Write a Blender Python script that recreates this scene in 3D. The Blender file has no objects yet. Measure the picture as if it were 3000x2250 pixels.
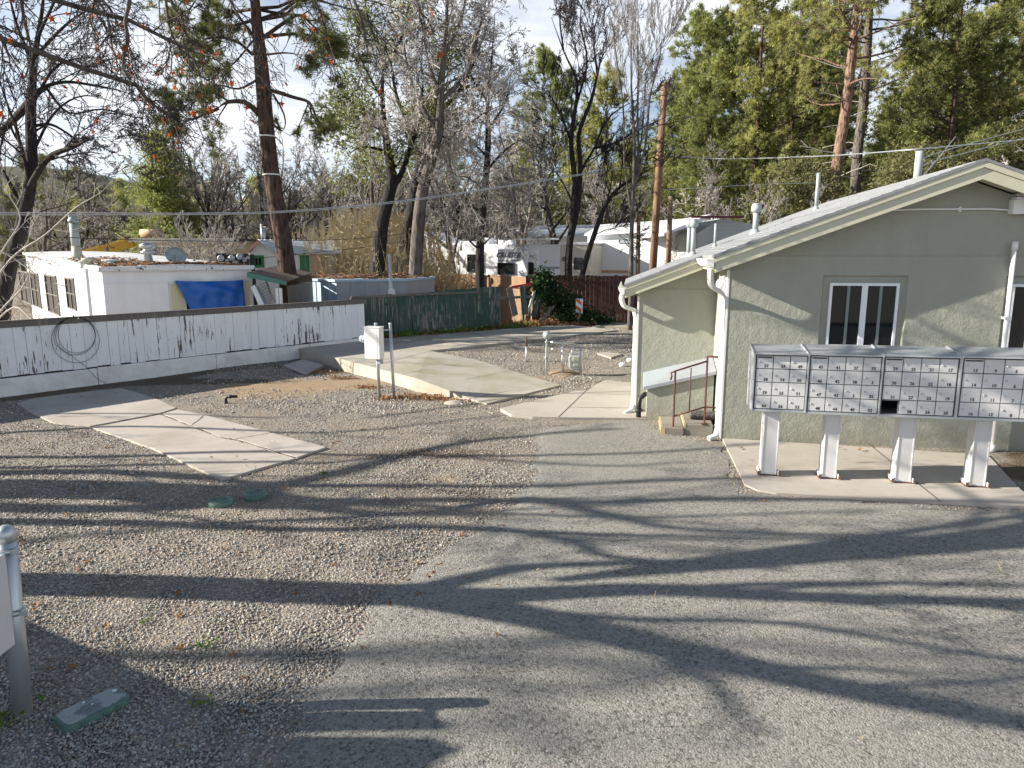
import bpy, bmesh, math, random
import numpy as np
from mathutils import Vector, Matrix, geometry
D = bpy.data; S = bpy.context.scene; COL = S.collection
rad = math.radians
random.seed(7); NR = np.random.default_rng(7)
# ------------------------------------------------------------------ camera model
H = 2.5; PT = rad(10.3); F = 2080.0
CAM = Vector((0, 0, H)); FW = Vector((0, math.cos(PT), -math.sin(PT))); UPV = Vector((0, math.sin(PT), math.cos(PT)))
def ray(px, py): return FW + Vector((1, 0, 0))*((px-1500)/F) + UPV*((1125-py)/F)
def P(px, py, z=0.0):
    d = ray(px, py); return CAM + d*((z-H)/d.z)
def PY(px, py, y):
    d = ray(px, py); return CAM + d*(y/d.y)
class Fr:
    def __init__(s, o, ang=0.0, elev=0.0):
        s.o = Vector(o); s.u = Vector((math.cos(ang), math.sin(ang), 0)); s.v = Vector((-math.sin(ang), math.cos(ang), 0)); s.w = Vector((0, 0, 1))
    def at(s, p): return s.o + s.u*p[0] + s.v*p[1] + s.w*p[2]
    def inv(s, p):
        q = Vector(p)-s.o; return Vector((q.dot(s.u), q.dot(s.v), q.dot(s.w)))
    def pix(s, px, py, v=0.0):
        d = ray(px, py); t = (s.o + s.v*v - CAM).dot(s.v)/d.dot(s.v); q = s.inv(CAM + d*t); return (q.x, q.z)
ID = Fr((0, 0, 0))
# ------------------------------------------------------------------ object helpers
WL = {}
def tag(o, label=None, cat=None, group=None, kind=None):
    if label: o['label'] = label
    if cat: o['category'] = cat
    if group: o['group'] = group
    if kind: o['kind'] = kind
    return o
def thing(name, label, cat, loc, group=None):
    o = D.objects.new(name, None); COL.objects.link(o); o.location = loc; o.empty_display_size = .1
    WL[o.name] = Vector(loc); return tag(o, label, cat, group)
def link_mesh(name, me, parent=None, loc=None):
    o = D.objects.new(name, me); COL.objects.link(o)
    if parent: o.parent = parent; WL[o.name] = WL[parent.name].copy()
    else:
        o.location = loc or (0, 0, 0); WL[o.name] = Vector(loc or (0, 0, 0))
    return o
class MB:
    def __init__(s, fr=ID): s.V = []; s.F = []; s.S = []; s.M = []; s.fr = fr; s.mi = 0
    def v(s, p): s.V.append(s.fr.at(p)); return len(s.V)-1
    def face(s, idx, sm=False): s.F.append(tuple(idx)); s.S.append(sm); s.M.append(s.mi)
    def poly(s, pts): s.face([s.v(p) for p in pts])
    def box(s, x0, x1, y0, y1, z0, z1):
        i = [s.v((x, y, z)) for z in (z0, z1) for y in (y0, y1) for x in (x0, x1)]
        for f in ((0, 2, 3, 1), (4, 5, 7, 6), (0, 1, 5, 4), (2, 6, 7, 3), (0, 4, 6, 2), (1, 3, 7, 5)): s.face([i[k] for k in f])
        return s
    def hexa(s, a, b):   # a, b: two matching loops (bottom/top or front/back)
        n = len(a); ia = [s.v(p) for p in a]; ib = [s.v(p) for p in b]
        s.face(ia[::-1]); s.face(ib)
        for k in range(n): s.face((ia[k], ia[(k+1) % n], ib[(k+1) % n], ib[k]))
        return s
    def prism(s, pts, v0, v1):   # pts in (u,w), extruded along v
        return s.hexa([(p[0], v0, p[1]) for p in pts], [(p[0], v1, p[1]) for p in pts])
    def tube(s, pts, r, n=8, cap=True, sm=True):
        pts = [Vector(p) for p in pts]; m = len(pts)
        rs = r if isinstance(r, (list, tuple)) else [r]*m
        rings = []; prev = None
        for k in range(m):
            t = (pts[min(k+1, m-1)]-pts[max(k-1, 0)])
            t = t.normalized() if t.length > 1e-9 else Vector((0, 0, 1))
            if prev is None:
                a = Vector((0, 0, 1)) if abs(t.z) < .9 else Vector((1, 0, 0)); x = t.cross(a).normalized()
            else:
                x = (prev - t*prev.dot(t)).normalized()
            prev = x; y = t.cross(x)
            rings.append([s.v(pts[k] + (x*math.cos(2*math.pi*j/n)+y*math.sin(2*math.pi*j/n))*rs[k]) for j in range(n)])
        for k in range(m-1):
            for j in range(n): s.face((rings[k][j], rings[k][(j+1) % n], rings[k+1][(j+1) % n], rings[k+1][j]), sm)
        if cap: s.face(rings[0][::-1]); s.face(rings[-1])
        return s
    def lathe(s, c, prof, n=16, ax='z', sm=True):   # prof: (r, h)
        c = Vector(c); rings = []
        for r, h in prof:
            ring = []
            for j in range(n):
                a = 2*math.pi*j/n; ca, sa = math.cos(a)*max(r, 1e-4), math.sin(a)*max(r, 1e-4)
                q = {'z': (ca, sa, h), 'y': (ca, h, sa), 'x': (h, ca, sa)}[ax]; ring.append(s.v(c+Vector(q)))
            rings.append(ring)
        for k in range(len(rings)-1):
            for j in range(n): s.face((rings[k][j], rings[k][(j+1) % n], rings[k+1][(j+1) % n], rings[k+1][j]), sm)
        s.face(rings[0][::-1]); s.face(rings[-1])
        return s
    def build(s, name, mats, parent=None, bevel=0, loc=None, label=None, fix=True):
        if not isinstance(mats, (list, tuple)): mats = [mats]
        off = WL[parent.name] if parent else None
        if off is None:
            if loc is None:
                xs = [p.x for p in s.V]; ys = [p.y for p in s.V]; zs = [p.z for p in s.V]
                loc = Vector(((min(xs)+max(xs))/2, (min(ys)+max(ys))/2, min(zs)))
            off = Vector(loc)
        me = D.meshes.new(name); me.from_pydata([tuple(p-off) for p in s.V], [], s.F)
        for m in mats: me.materials.append(m)
        me.polygons.foreach_set('use_smooth', s.S); me.polygons.foreach_set('material_index', s.M)
        if fix:
            bm = bmesh.new(); bm.from_mesh(me); bmesh.ops.recalc_face_normals(bm, faces=bm.faces); bm.to_mesh(me); bm.free()
        me.update()
        o = link_mesh(name, me, parent, None if parent else off)
        if bevel:
            b = o.modifiers.new('bevel', 'BEVEL'); b.width = bevel; b.segments = 2; b.limit_method = 'ANGLE'; b.angle_limit = rad(40)
        if label: o['label'] = label
        return o
def lerp(a, b, t): return a+(b-a)*t
# ------------------------------------------------------------------ materials
def nd(nt, typ, ins=None, **kw):
    n = nt.nodes.new(typ)
    for k, v in kw.items(): setattr(n, k, v)
    for k, v in (ins or {}).items():
        if isinstance(v, bpy.types.NodeSocket): nt.links.new(v, n.inputs[k])
        else: n.inputs[k].default_value = v
    return n
def c4(c): return (c[0], c[1], c[2], 1)
def mixc(nt, f, a, b, mode='MIX'):
    n = nt.nodes.new('ShaderNodeMix'); n.data_type = 'RGBA'; n.blend_type = mode
    for i, v in ((0, f), (6, a), (7, b)):
        if isinstance(v, bpy.types.NodeSocket): nt.links.new(v, n.inputs[i])
        else: n.inputs[i].default_value = v if i == 0 else c4(v)
    return n.outputs[2]
def ramp(nt, f, a, b):   # smooth 0..1 between a and b
    n = nd(nt, 'ShaderNodeMapRange', {0: f, 1: a, 2: b, 3: 0.0, 4: 1.0}); return n.outputs[0]
def posn(nt, scale=(1, 1, 1), obj=False):
    g = nd(nt, 'ShaderNodeTexCoord').outputs['Object'] if obj else nd(nt, 'ShaderNodeNewGeometry').outputs['Position']
    return nd(nt, 'ShaderNodeMapping', {0: g, 'Scale': scale}).outputs[0]
def noise(nt, vec, scale, det=4, rough=.6): return nd(nt, 'ShaderNodeTexNoise', {'Vector': vec, 'Scale': scale, 'Detail': det, 'Roughness': rough}).outputs[0]
def newmat(name):
    m = D.materials.new(name); m.use_nodes = True; nt = m.node_tree; return m, nt, nt.nodes['Principled BSDF']
def bump(nt, b, h, st, dist=.01):
    n = nd(nt, 'ShaderNodeBump', {'Strength': st, 'Distance': dist, 'Height': h}); nt.links.new(n.outputs[0], b.inputs['Normal'])
def mat(name, col, rough=.7, var=.15, scale=2.5, bmp=0, bscale=60, metal=0, dirt=None, dfac=.35, dscale=1.2, stretch=(1, 1, 1), spec=.4, coat=0):
    m, nt, b = newmat(name); p = posn(nt, stretch)
    n = noise(nt, p, scale, 5)
    c = mixc(nt, n, [x*(1-var) for x in col], [min(1, x*(1+var)) for x in col])
    if dirt: c = mixc(nt, nd(nt, 'ShaderNodeMath', {0: ramp(nt, noise(nt, p, dscale, 8, .7), .45, .7), 1: dfac}, operation='MULTIPLY').outputs[0], c, dirt)
    nt.links.new(c, b.inputs['Base Color']); b.inputs['Roughness'].default_value = rough; b.inputs['Metallic'].default_value = metal
    b.inputs['Specular IOR Level'].default_value = spec; b.inputs['Coat Weight'].default_value = coat
    if bmp: bump(nt, b, noise(nt, posn(nt), bscale, 4), bmp)
    return m
def peel(name, paint, under, thr=.6, soft=.02, fine=14, vs=.12, rough=.65, mud=(.2, .17, .13), mudf=.2):
    """paint flaking off boards: flakes run down the grain"""
    m, nt, b = newmat(name); p = posn(nt, (1, 1, vs))
    a = noise(nt, p, fine, 6, .7); big = noise(nt, posn(nt), .9, 3, .5)
    s = nd(nt, 'ShaderNodeMath', {0: a, 1: nd(nt, 'ShaderNodeMath', {0: big, 1: .45}, operation='MULTIPLY').outputs[0]}, operation='ADD').outputs[0]
    f = ramp(nt, s, thr+.225, thr+.225+soft)
    grain = noise(nt, p, 40, 4)
    un = mixc(nt, grain, [x*.6 for x in under], [min(1, x*1.35) for x in under])
    pc = mixc(nt, noise(nt, p, 6, 4), [x*.86 for x in paint], [min(1, x*1.08) for x in paint])
    pc = mixc(nt, nd(nt, 'ShaderNodeMath', {0: ramp(nt, noise(nt, posn(nt, (1, 1, .5)), 2.2, 8, .75), .5, .75), 1: mudf}, operation='MULTIPLY').outputs[0], pc, mud)
    nt.links.new(mixc(nt, f, pc, un), b.inputs['Base Color']); b.inputs['Roughness'].default_value = rough
    bump(nt, b, grain, .25, .004); return m
def foliage(name, col, var=.45, trans=.35, scale=.9):
    m, nt, b = newmat(name); b.inputs['Roughness'].default_value = .65; b.inputs['Specular IOR Level'].default_value = .25
    n = noise(nt, posn(nt), scale, 3)
    c = mixc(nt, ramp(nt, n, .35, .65), [x*(1-var) for x in col], [x*(1+var) for x in col])
    rnd = nd(nt, 'ShaderNodeNewGeometry').outputs['Random Per Island']
    c = mixc(nt, nd(nt, 'ShaderNodeMath', {0: rnd, 1: .5}, operation='MULTIPLY').outputs[0], c, (col[0]*1.5, col[1]*1.3, col[2]*.8))
    nt.links.new(c, b.inputs['Base Color'])
    t = nd(nt, 'ShaderNodeBsdfTranslucent', {'Color': c}); mx = nd(nt, 'ShaderNodeMixShader', {0: trans, 1: b.outputs[0], 2: t.outputs[0]})
    nt.links.new(mx.outputs[0], nt.nodes['Material Output'].inputs[0]); return m
def glass(name, col=(.015, .018, .02), rough=.03):
    m, nt, b = newmat(name); b.inputs['Base Color'].default_value = c4(col); b.inputs['Roughness'].default_value = rough; b.inputs['Specular IOR Level'].default_value = .55; return m
def barkmat(name, a, bcol, sc=7, st=.9, vs=.25):
    m, nt, b = newmat(name); p = posn(nt, (1, 1, vs)); v = nd(nt, 'ShaderNodeTexVoronoi', {'Vector': p, 'Scale': sc*1.6}, feature='F1').outputs['Distance']
    n = noise(nt, p, sc*2.2, 6, .7); h = nd(nt, 'ShaderNodeMath', {0: v, 1: n}, operation='ADD').outputs[0]
    nt.links.new(mixc(nt, ramp(nt, h, .55, 1.1), bcol, a), b.inputs['Base Color']); b.inputs['Roughness'].default_value = .9; b.inputs['Specular IOR Level'].default_value = .15
    bump(nt, b, h, st, .03); return m
def stucco(name, col):
    m, nt, b = newmat(name); p = posn(nt); n = noise(nt, p, 1.3, 5)
    c = mixc(nt, n, [x*.88 for x in col], [x*1.1 for x in col]); c = mixc(nt, nd(nt, 'ShaderNodeMath', {0: ramp(nt, noise(nt, posn(nt, (1, 1, .6)), 2.6, 8, .7), .5, .72), 1: .16}, operation='MULTIPLY').outputs[0], c, (.5, .5, .42)); c = mixc(nt, nd(nt, 'ShaderNodeMath', {0: ramp(nt, noise(nt, posn(nt, (1, 1, .22)), 3.4, 9, .75), .5, .74), 1: .22}, operation='MULTIPLY').outputs[0], c, (.2, .205, .165)); zz = nd(nt, 'ShaderNodeSeparateXYZ', {0: p}).outputs[2]; c = mixc(nt, nd(nt, 'ShaderNodeMath', {0: ramp(nt, nd(nt, 'ShaderNodeMath', {0: zz, 1: nd(nt, 'ShaderNodeMath', {0: noise(nt, p, 5, 7, .75), 1: .5}, operation='MULTIPLY').outputs[0]}, operation='SUBTRACT').outputs[0], .05, -.2), 1: .45}, operation='MULTIPLY').outputs[0], c, (.24, .215, .165))
    nt.links.new(c, b.inputs['Base Color']); b.inputs['Roughness'].default_value = .92; b.inputs['Specular IOR Level'].default_value = .2
    h = nd(nt, 'ShaderNodeMath', {0: noise(nt, p, 45, 5, .65), 1: nd(nt, 'ShaderNodeMath', {0: noise(nt, p, 9, 3), 1: 1.6}, operation='MULTIPLY').outputs[0]}, operation='ADD').outputs[0]
    bump(nt, b, h, .55, .012); return m
def concrete(name, col, st=(.3, .27, .17), sf=.5, joint=None):
    m, nt, b = newmat(name); p = posn(nt)
    c = mixc(nt, noise(nt, p, 14, 8, .75), [x*.85 for x in col], [x*1.12 for x in col])
    c = mixc(nt, nd(nt, 'ShaderNodeMath', {0: ramp(nt, noise(nt, p, .9, 7, .65), .45, .68), 1: sf}, operation='MULTIPLY').outputs[0], c, st)
    c = mixc(nt, nd(nt, 'ShaderNodeMath', {0: ramp(nt, noise(nt, posn(nt, (1, 2.2, 1)), 5, 9, .82), .57, .68), 1: .55}, operation='MULTIPLY').outputs[0], c, [x*.45 for x in col])
    nt.links.new(c, b.inputs['Base Color']); b.inputs['Roughness'].default_value = .88; bump(nt, b, noise(nt, p, 90, 5, .7), .3, .004); return m
def metalm(name, col, rough=.4, metal=.85, sc=8): return mat(name, col, rough, .12, sc, metal=metal, bmp=.05, bscale=25)

K = {}
K['white'] = mat('white_paint', (.78, .78, .76), .5, .06, 3, dirt=(.5, .47, .4), dfac=.2)
K['vinyl'] = mat('white_vinyl', (.8, .82, .84), .35, .03)
K['cream'] = mat('cream_trim_paint', (.54, .53, .40), .6, .07, 2, dirt=(.42, .38, .28), dfac=.3)
K['stucco'] = stucco('sage_stucco', (.345, .352, .297))
K['shingle'] = None
K['galv'] = metalm('galvanised_steel', (.55, .57, .58), .42, .7)
K['alu'] = mat('brushed_aluminium', (.55, .57, .59), .38, .08, 6, metal=.55, bmp=.04, bscale=20, stretch=(1, 1, 4))
K['boxpaint'] = mat('silver_grey_door_paint', (.66, .65, .64), .5, .04, 3, metal=.1, dirt=(.4, .39, .37), dfac=.2)
K['black'] = mat('black_plastic', (.02, .02, .022), .5, .2)
K['ink'] = mat('black_ink', (.02, .02, .02), .6, .05)
K['dark'] = mat('dark_interior', (.012, .012, .013), .9, .2)
K['rust'] = mat('rusty_iron_paint', (.085, .028, .022), .75, .35, 14, bmp=.2, dirt=(.08, .03, .02), dfac=.6, dscale=9)
K['orust'] = mat('orange_rust', (.13, .065, .045), .85, .35, 25, bmp=.3)
K['greenplastic'] = mat('green_plastic', (.075, .16, .12), .5, .18, 5, dirt=(.2, .24, .22), dfac=.6, dscale=3)
K['pipegrey'] = mat('grey_painted_metal', (.34, .385, .385), .5, .08, 4)
K['woodg'] = peel('weathered_grey_timber', (.13, .115, .1), (.2, .18, .155), .55, .1)
K['fencew'] = peel('flaking_white_fence_paint', (.84, .85, .87), (.12, .085, .07), .615, .012, 14, .1)
K['stemw'] = mat('white_painted_concrete', (.80, .80, .78), .8, .08, 3, bmp=.4, bscale=25, dirt=(.3, .27, .19), dfac=.5, dscale=1.6)
K['fenceg'] = peel('flaking_green_fence_paint', (.018, .06, .042), (.22, .18, .16), .565, .04, 22, .05)
K['fencer'] = mat('red_brown_fence_stain', (.055, .02, .013), .8, .3, 4, stretch=(3, 3, .25), dirt=(.09, .035, .02), dfac=.6)  # red brown stain, darkened to carry the shade of the trees
K['fencet'] = mat('tan_cedar_boards', (.30, .185, .105), .8, .3, 5, stretch=(3, 3, .3), dirt=(.2, .13, .08), dfac=.5)
K['glass'] = glass('window_glass')
K['orange'] = mat('orange_reflective', (.75, .14, .03), .4, .05)
K['tarp'] = mat('blue_tarpaulin', (.008, .10, .42), .45, .15, 3, bmp=.3, bscale=12, spec=.5)
K['mhome'] = mat('white_trailer_siding', (.72, .74, .78), .5, .06, 1.5, dirt=(.45, .42, .36), dfac=.3, dscale=2, stretch=(1, 1, .3))
K['mroof'] = mat('white_roof_coating', (.62, .63, .64), .7, .1, 2, dirt=(.25, .22, .18), dfac=.7, dscale=1.5)
K['shutter'] = mat('cream_shutter', (.62, .6, .42), .5, .06)
K['rvwhite'] = mat('glossy_white_shell', (.82, .83, .85), .3, .04, 2)
K['yellow'] = mat('pale_yellow_siding', (.62, .53, .33), .7, .08)
K['sheet'] = mat('blue_grey_metal_sheet', (.40, .44, .48), .45, .15, 2, metal=.3, stretch=(1, 1, .3), dirt=(.25, .22, .2), dfac=.4)
K['shed'] = mat('blue_white_shed_panel', (.42, .52, .62), .6, .12, 3, stretch=(1, 1, .25), dirt=(.1, .22, .42), dfac=.6)
K['shedg'] = mat('grey_shed_panel', (.33, .34, .36), .6, .15, 3, stretch=(1, 1, .25), dirt=(.2, .2, .2), dfac=.5)
K['greenpaint'] = mat('green_house_paint', (.03, .16, .05), .6, .1)
K['peach'] = mat('peach_board', (.5, .33, .2), .7, .1)
K['pinkw'] = mat('off_white_board', (.72, .68, .62), .7, .06)
K['maroon'] = mat('maroon_fascia', (.13, .02, .03), .6, .15)
K['brownroof'] = mat('brown_shingle', (.1, .07, .06), .9, .3, 8)
K['conc'] = concrete('pale_concrete', (.44, .395, .345), (.27, .235, .18), .55)
K['conc2'] = concrete('mossy_concrete', (.41, .375, .32), (.27, .235, .14), .85)
K['conc3'] = concrete('sidewalk_concrete', (.42, .382, .335), (.30, .26, .20), .6)
K['crack'] = mat('crack_dirt', (.05, .042, .035), .95, .3, 20)
K['pole'] = barkmat('utility_pole_wood', (.24, .15, .1), (.12, .07, .05), 5, .3, .1)
K['barkd'] = barkmat('dark_bark', (.038, .034, .034), (.02, .017, .015))
K['barkp'] = barkmat('ponderosa_bark', (.095, .062, .048), (.022, .016, .014), 7, 1.2)
K['barkp2'] = barkmat('pale_ponderosa_bark', (.25, .16, .115), (.045, .027, .02), 7, 1.2)
K['barkg'] = barkmat('grey_bark', (.14, .12, .105), (.045, .038, .033))
K['twigg'] = mat('pale_grey_twigs', (.27, .245, .225), .85, .3, 3)
K['twigw'] = mat('silver_twigs', (.42, .385, .35), .85, .25, 3)
K['twigd'] = mat('dark_twigs', (.045, .038, .038), .85, .3, 3)
K['fol_pine'] = foliage('pine_needles', (.33, .345, .14), .35, .5)
K['fol_bright'] = foliage('bright_conifer_needles', (.23, .27, .10), .35, .45)
K['fol_dark'] = foliage('dark_conifer_needles', (.165, .19, .07), .4, .4)
K['fol_jun'] = foliage('juniper_foliage', (.165, .17, .085), .4, .4)
K['fol_ivy'] = foliage('ivy_leaves', (.025, .055, .018), .4, .25)
K['fol_weed'] = foliage('weed_leaves', (.10, .19, .03), .4, .4)
K['fol_reed'] = foliage('dry_reed', (.46, .385, .26), .25, .3)
K['fol_orange'] = foliage('orange_sycamore_leaf', (.34, .085, .02), .4, .4)
K['fol_tan'] = foliage('dry_fallen_leaf', (.29, .165, .085), .35, .3)
K['fol_straw'] = foliage('dry_needle_straw', (.34, .27, .18), .3, .3)
K['litter'] = mat('dry_leaf_litter', (.17, .085, .045), .95, .5, 18, bmp=.8, bscale=30, dirt=(.06, .035, .025), dfac=.7, dscale=14)

def shingle():
    m, nt, b = newmat('pale_grey_shingles'); p = posn(nt)
    br = nd(nt, 'ShaderNodeTexBrick', {'Vector': nd(nt, 'ShaderNodeMapping', {0: p, 'Rotation': (0, 0, rad(-80.5))}).outputs[0], 'Scale': 3.0, 'Color1': (.17, .178, .19, 1), 'Color2': (.25, .26, .275, 1), 'Mortar': (.10, .105, .11, 1), 'Mortar Size': .012, 'Row Height': .42, 'Brick Width': .9})
    c = mixc(nt, .2, br.outputs[0], (.28, .29, .3)); c = mixc(nt, nd(nt, 'ShaderNodeMath', {0: noise(nt, p, 60, 4, .7), 1: .5}, operation='MULTIPLY').outputs[0], c, (.27, .275, .285))
    nt.links.new(c, b.inputs['Base Color']); b.inputs['Roughness'].default_value = .85; bump(nt, b, br.outputs[1], .5, .01); return m
K['shingle'] = shingle()
def groundmat():
    m, nt, b = newmat('gravel_ground'); p = posn(nt)
    vo = nd(nt, 'ShaderNodeTexVoronoi', {'Vector': p, 'Scale': 46.0, 'Randomness': 1.0}); dist = vo.outputs['Distance']; cc = vo.outputs['Color']
    sep = nd(nt, 'ShaderNodeSeparateColor', {0: cc})
    c = mixc(nt, sep.outputs[0], (.19, .182, .163), (.55, .51, .435)); c = mixc(nt, ramp(nt, sep.outputs[1], .65, 1.), c, (.33, .24, .17)); c = mixc(nt, ramp(nt, sep.outputs[2], .75, 1.), c, (.10, .13, .15))
    c = mixc(nt, ramp(nt, dist, .35, .75), c, (.13, .11, .09))
    big = noise(nt, p, .55, 7, .65)
    c = mixc(nt, nd(nt, 'ShaderNodeMath', {0: ramp(nt, big, .42, .62), 1: .7}, operation='MULTIPLY').outputs[0], c, (.30, .25, .195))
    fine = noise(nt, p, 150, 4, .7)
    dirtc = mixc(nt, noise(nt, p, 5, 7, .7), (.25, .17, .10), (.46, .35, .235)); dirtc = mixc(nt, ramp(nt, fine, .5, .75), dirtc, (.17, .12, .08))
    at = nd(nt, 'ShaderNodeAttribute', attribute_name='dirt').outputs['Fac']
    f = ramp(nt, nd(nt, 'ShaderNodeMath', {0: at, 1: nd(nt, 'ShaderNodeMath', {0: noise(nt, p, 3.2, 8, .7), 1: .5}, operation='SUBTRACT').outputs[0]}, operation='ADD').outputs[0], .35, .65)
    c = mixc(nt, f, c, dirtc)
    at2 = nd(nt, 'ShaderNodeAttribute', attribute_name='litter').outputs['Fac']
    lc = mixc(nt, noise(nt, p, 26, 6, .8), (.05, .038, .03), (.20, .145, .098))
    f2 = ramp(nt, nd(nt, 'ShaderNodeMath', {0: at2, 1: nd(nt, 'ShaderNodeMath', {0: noise(nt, p, 4.5, 8, .75), 1: .5}, operation='SUBTRACT').outputs[0]}, operation='ADD').outputs[0], .38, .62)
    c = mixc(nt, f2, c, lc)
    sy = nd(nt, 'ShaderNodeSeparateXYZ', {0: p}).outputs[1]; c = mixc(nt, ramp(nt, sy, 55, 95), c, mixc(nt, noise(nt, p, .35, 6, .8), (.05, .06, .035), (.16, .16, .10)))
    nt.links.new(c, b.inputs['Base Color']); b.inputs['Roughness'].default_value = .9; b.inputs['Specular IOR Level'].default_value = .25
    hh = nd(nt, 'ShaderNodeMath', {0: nd(nt, 'ShaderNodeMath', {0: 1.0, 1: dist}, operation='SUBTRACT').outputs[0], 1: nd(nt, 'ShaderNodeMath', {0: fine, 1: .5}, operation='MULTIPLY').outputs[0]}, operation='ADD').outputs[0]
    bump(nt, b, hh, .9, .016); return m
def asphaltmat():
    m, nt, b = newmat('worn_asphalt'); p = posn(nt)
    vo = nd(nt, 'ShaderNodeTexVoronoi', {'Vector': p, 'Scale': 80.0}); sep = nd(nt, 'ShaderNodeSeparateColor', {0: vo.outputs['Color']})
    c = mixc(nt, sep.outputs[0], (.185, .176, .155), (.38, .362, .32)); c = mixc(nt, ramp(nt, sep.outputs[1], .9, 1.), c, (.5, .48, .45)); v2 = nd(nt, 'ShaderNodeTexVoronoi', {'Vector': p, 'Scale': 190.0}); s2 = nd(nt, 'ShaderNodeSeparateColor', {0: v2.outputs['Color']}); c = mixc(nt, .45, c, mixc(nt, s2.outputs[0], (.13, .124, .108), (.45, .43, .375))); c = mixc(nt, nd(nt, 'ShaderNodeMath', {0: ramp(nt, noise(nt, p, 38, 5, .75), .5, .62), 1: .9}, operation='MULTIPLY').outputs[0], c, (.06, .058, .055)); c = mixc(nt, nd(nt, 'ShaderNodeMath', {0: ramp(nt, noise(nt, p, 11, 6, .8), .55, .68), 1: .35}, operation='MULTIPLY').outputs[0], c, (.10, .096, .09))
    c = mixc(nt, nd(nt, 'ShaderNodeMath', {0: ramp(nt, noise(nt, p, .7, 8, .65), .42, .7), 1: .5}, operation='MULTIPLY').outputs[0], c, (.33, .31, .275))
    c = mixc(nt, nd(nt, 'ShaderNodeMath', {0: ramp(nt, noise(nt, p, 2.2, 8, .8), .6, .72), 1: .45}, operation='MULTIPLY').outputs[0], c, (.09, .086, .08))
    nt.links.new(c, b.inputs['Base Color']); b.inputs['Roughness'].default_value = .85; b.inputs['Specular IOR Level'].default_value = .3
    hh = nd(nt, 'ShaderNodeMath', {0: nd(nt, 'ShaderNodeMath', {0: vo.outputs['Distance'], 1: .5}, operation='MULTIPLY').outputs[0], 1: noise(nt, p, 42, 6, .8)}, operation='SUBTRACT').outputs[0]
    bump(nt, b, hh, .8, -.014); return m
K['ground'] = groundmat(); K['asphalt'] = asphaltmat()
def pebblemat():
    m, nt, b = newmat('river_pebbles'); r = nd(nt, 'ShaderNodeNewGeometry').outputs['Random Per Island']
    cr = nt.nodes.new('ShaderNodeValToRGB'); nt.links.new(r, cr.inputs[0]); e = cr.color_ramp; e.interpolation = 'CONSTANT'
    cs = [(.30, .285, .255), (.42, .385, .33), (.17, .17, .165), (.32, .25, .185), (.5, .465, .40), (.24, .238, .225), (.36, .30, .235), (.35, .335, .30)]
    e.elements[0].color = c4(cs[0]); e.elements[1].position = 1/8; e.elements[1].color = c4(cs[1])
    for k in range(2, 8): e.elements.new(k/8).color = c4(cs[k])
    nt.links.new(cr.outputs[0], b.inputs['Base Color']); b.inputs['Roughness'].default_value = .8; return m
K['pebble'] = pebblemat(); K['soil'] = mat('loose_brown_soil', (.24, .17, .115), .95, .35, 20, bmp=.8, bscale=40); K['stepc'] = concrete('grimy_step_concrete', (.27, .245, .205), (.12, .105, .085), .7)
# ------------------------------------------------------------------ light, sky, camera
EL = rad(23); GA = rad(-1.5)
TR = Vector((math.cos(GA)*math.cos(EL), -math.sin(GA)*math.cos(EL), -math.sin(EL)))   # sunlight travels this way
TE = math.tan(EL)
def lightup():
    w = D.worlds.new('World'); S.world = w; w.use_nodes = True; nt = w.node_tree; bg = nt.nodes['Background']
    sky = nd(nt, 'ShaderNodeTexSky', sky_type='NISHITA', sun_disc=False, sun_elevation=EL, sun_rotation=rad(-92), altitude=1600, air_density=1.0, dust_density=1.2, ozone_density=1.0)
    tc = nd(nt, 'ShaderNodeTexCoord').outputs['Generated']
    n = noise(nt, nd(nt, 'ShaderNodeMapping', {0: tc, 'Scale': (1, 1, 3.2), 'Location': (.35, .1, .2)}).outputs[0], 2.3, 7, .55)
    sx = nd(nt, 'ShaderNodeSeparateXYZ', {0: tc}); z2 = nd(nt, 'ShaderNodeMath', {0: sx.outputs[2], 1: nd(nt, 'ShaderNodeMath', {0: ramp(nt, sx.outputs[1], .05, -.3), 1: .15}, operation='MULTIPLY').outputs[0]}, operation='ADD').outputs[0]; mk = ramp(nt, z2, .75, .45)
    c = mixc(nt, nd(nt, 'ShaderNodeMath', {0: ramp(nt, n, .38, .60), 1: mk}, operation='MULTIPLY').outputs[0], sky.outputs[0], mixc(nt, ramp(nt, sx.outputs[1], .1, -.15), (6.8, 7.05, 7.5), (8.8, 9.1, 9.7)))  # brighter low clouds behind the camera, added to lift the shaded walls
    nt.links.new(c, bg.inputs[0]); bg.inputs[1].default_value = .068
    l = D.lights.new('sun', 'SUN'); l.energy = 5.0; l.angle = rad(.42); l.color = (1, .935, .82)
    o = D.objects.new('sun', l); COL.objects.link(o); o.rotation_euler = TR.to_track_quat('-Z', 'Y').to_euler(); o.location = (-30, 0, 20)
    c = D.cameras.new('camera'); c.lens = 36*F/3000; c.sensor_width = 36; c.clip_end = 3000; c.clip_start = .05
    o = D.objects.new('camera', c); COL.objects.link(o); o.location = CAM; o.rotation_euler = (rad(90)-PT, 0, 0); S.camera = o
    S.view_settings.view_transform = 'Standard'; S.view_settings.look = 'None'; S.view_settings.gamma = 1; S.view_settings.exposure = 1.2
lightup()
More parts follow.
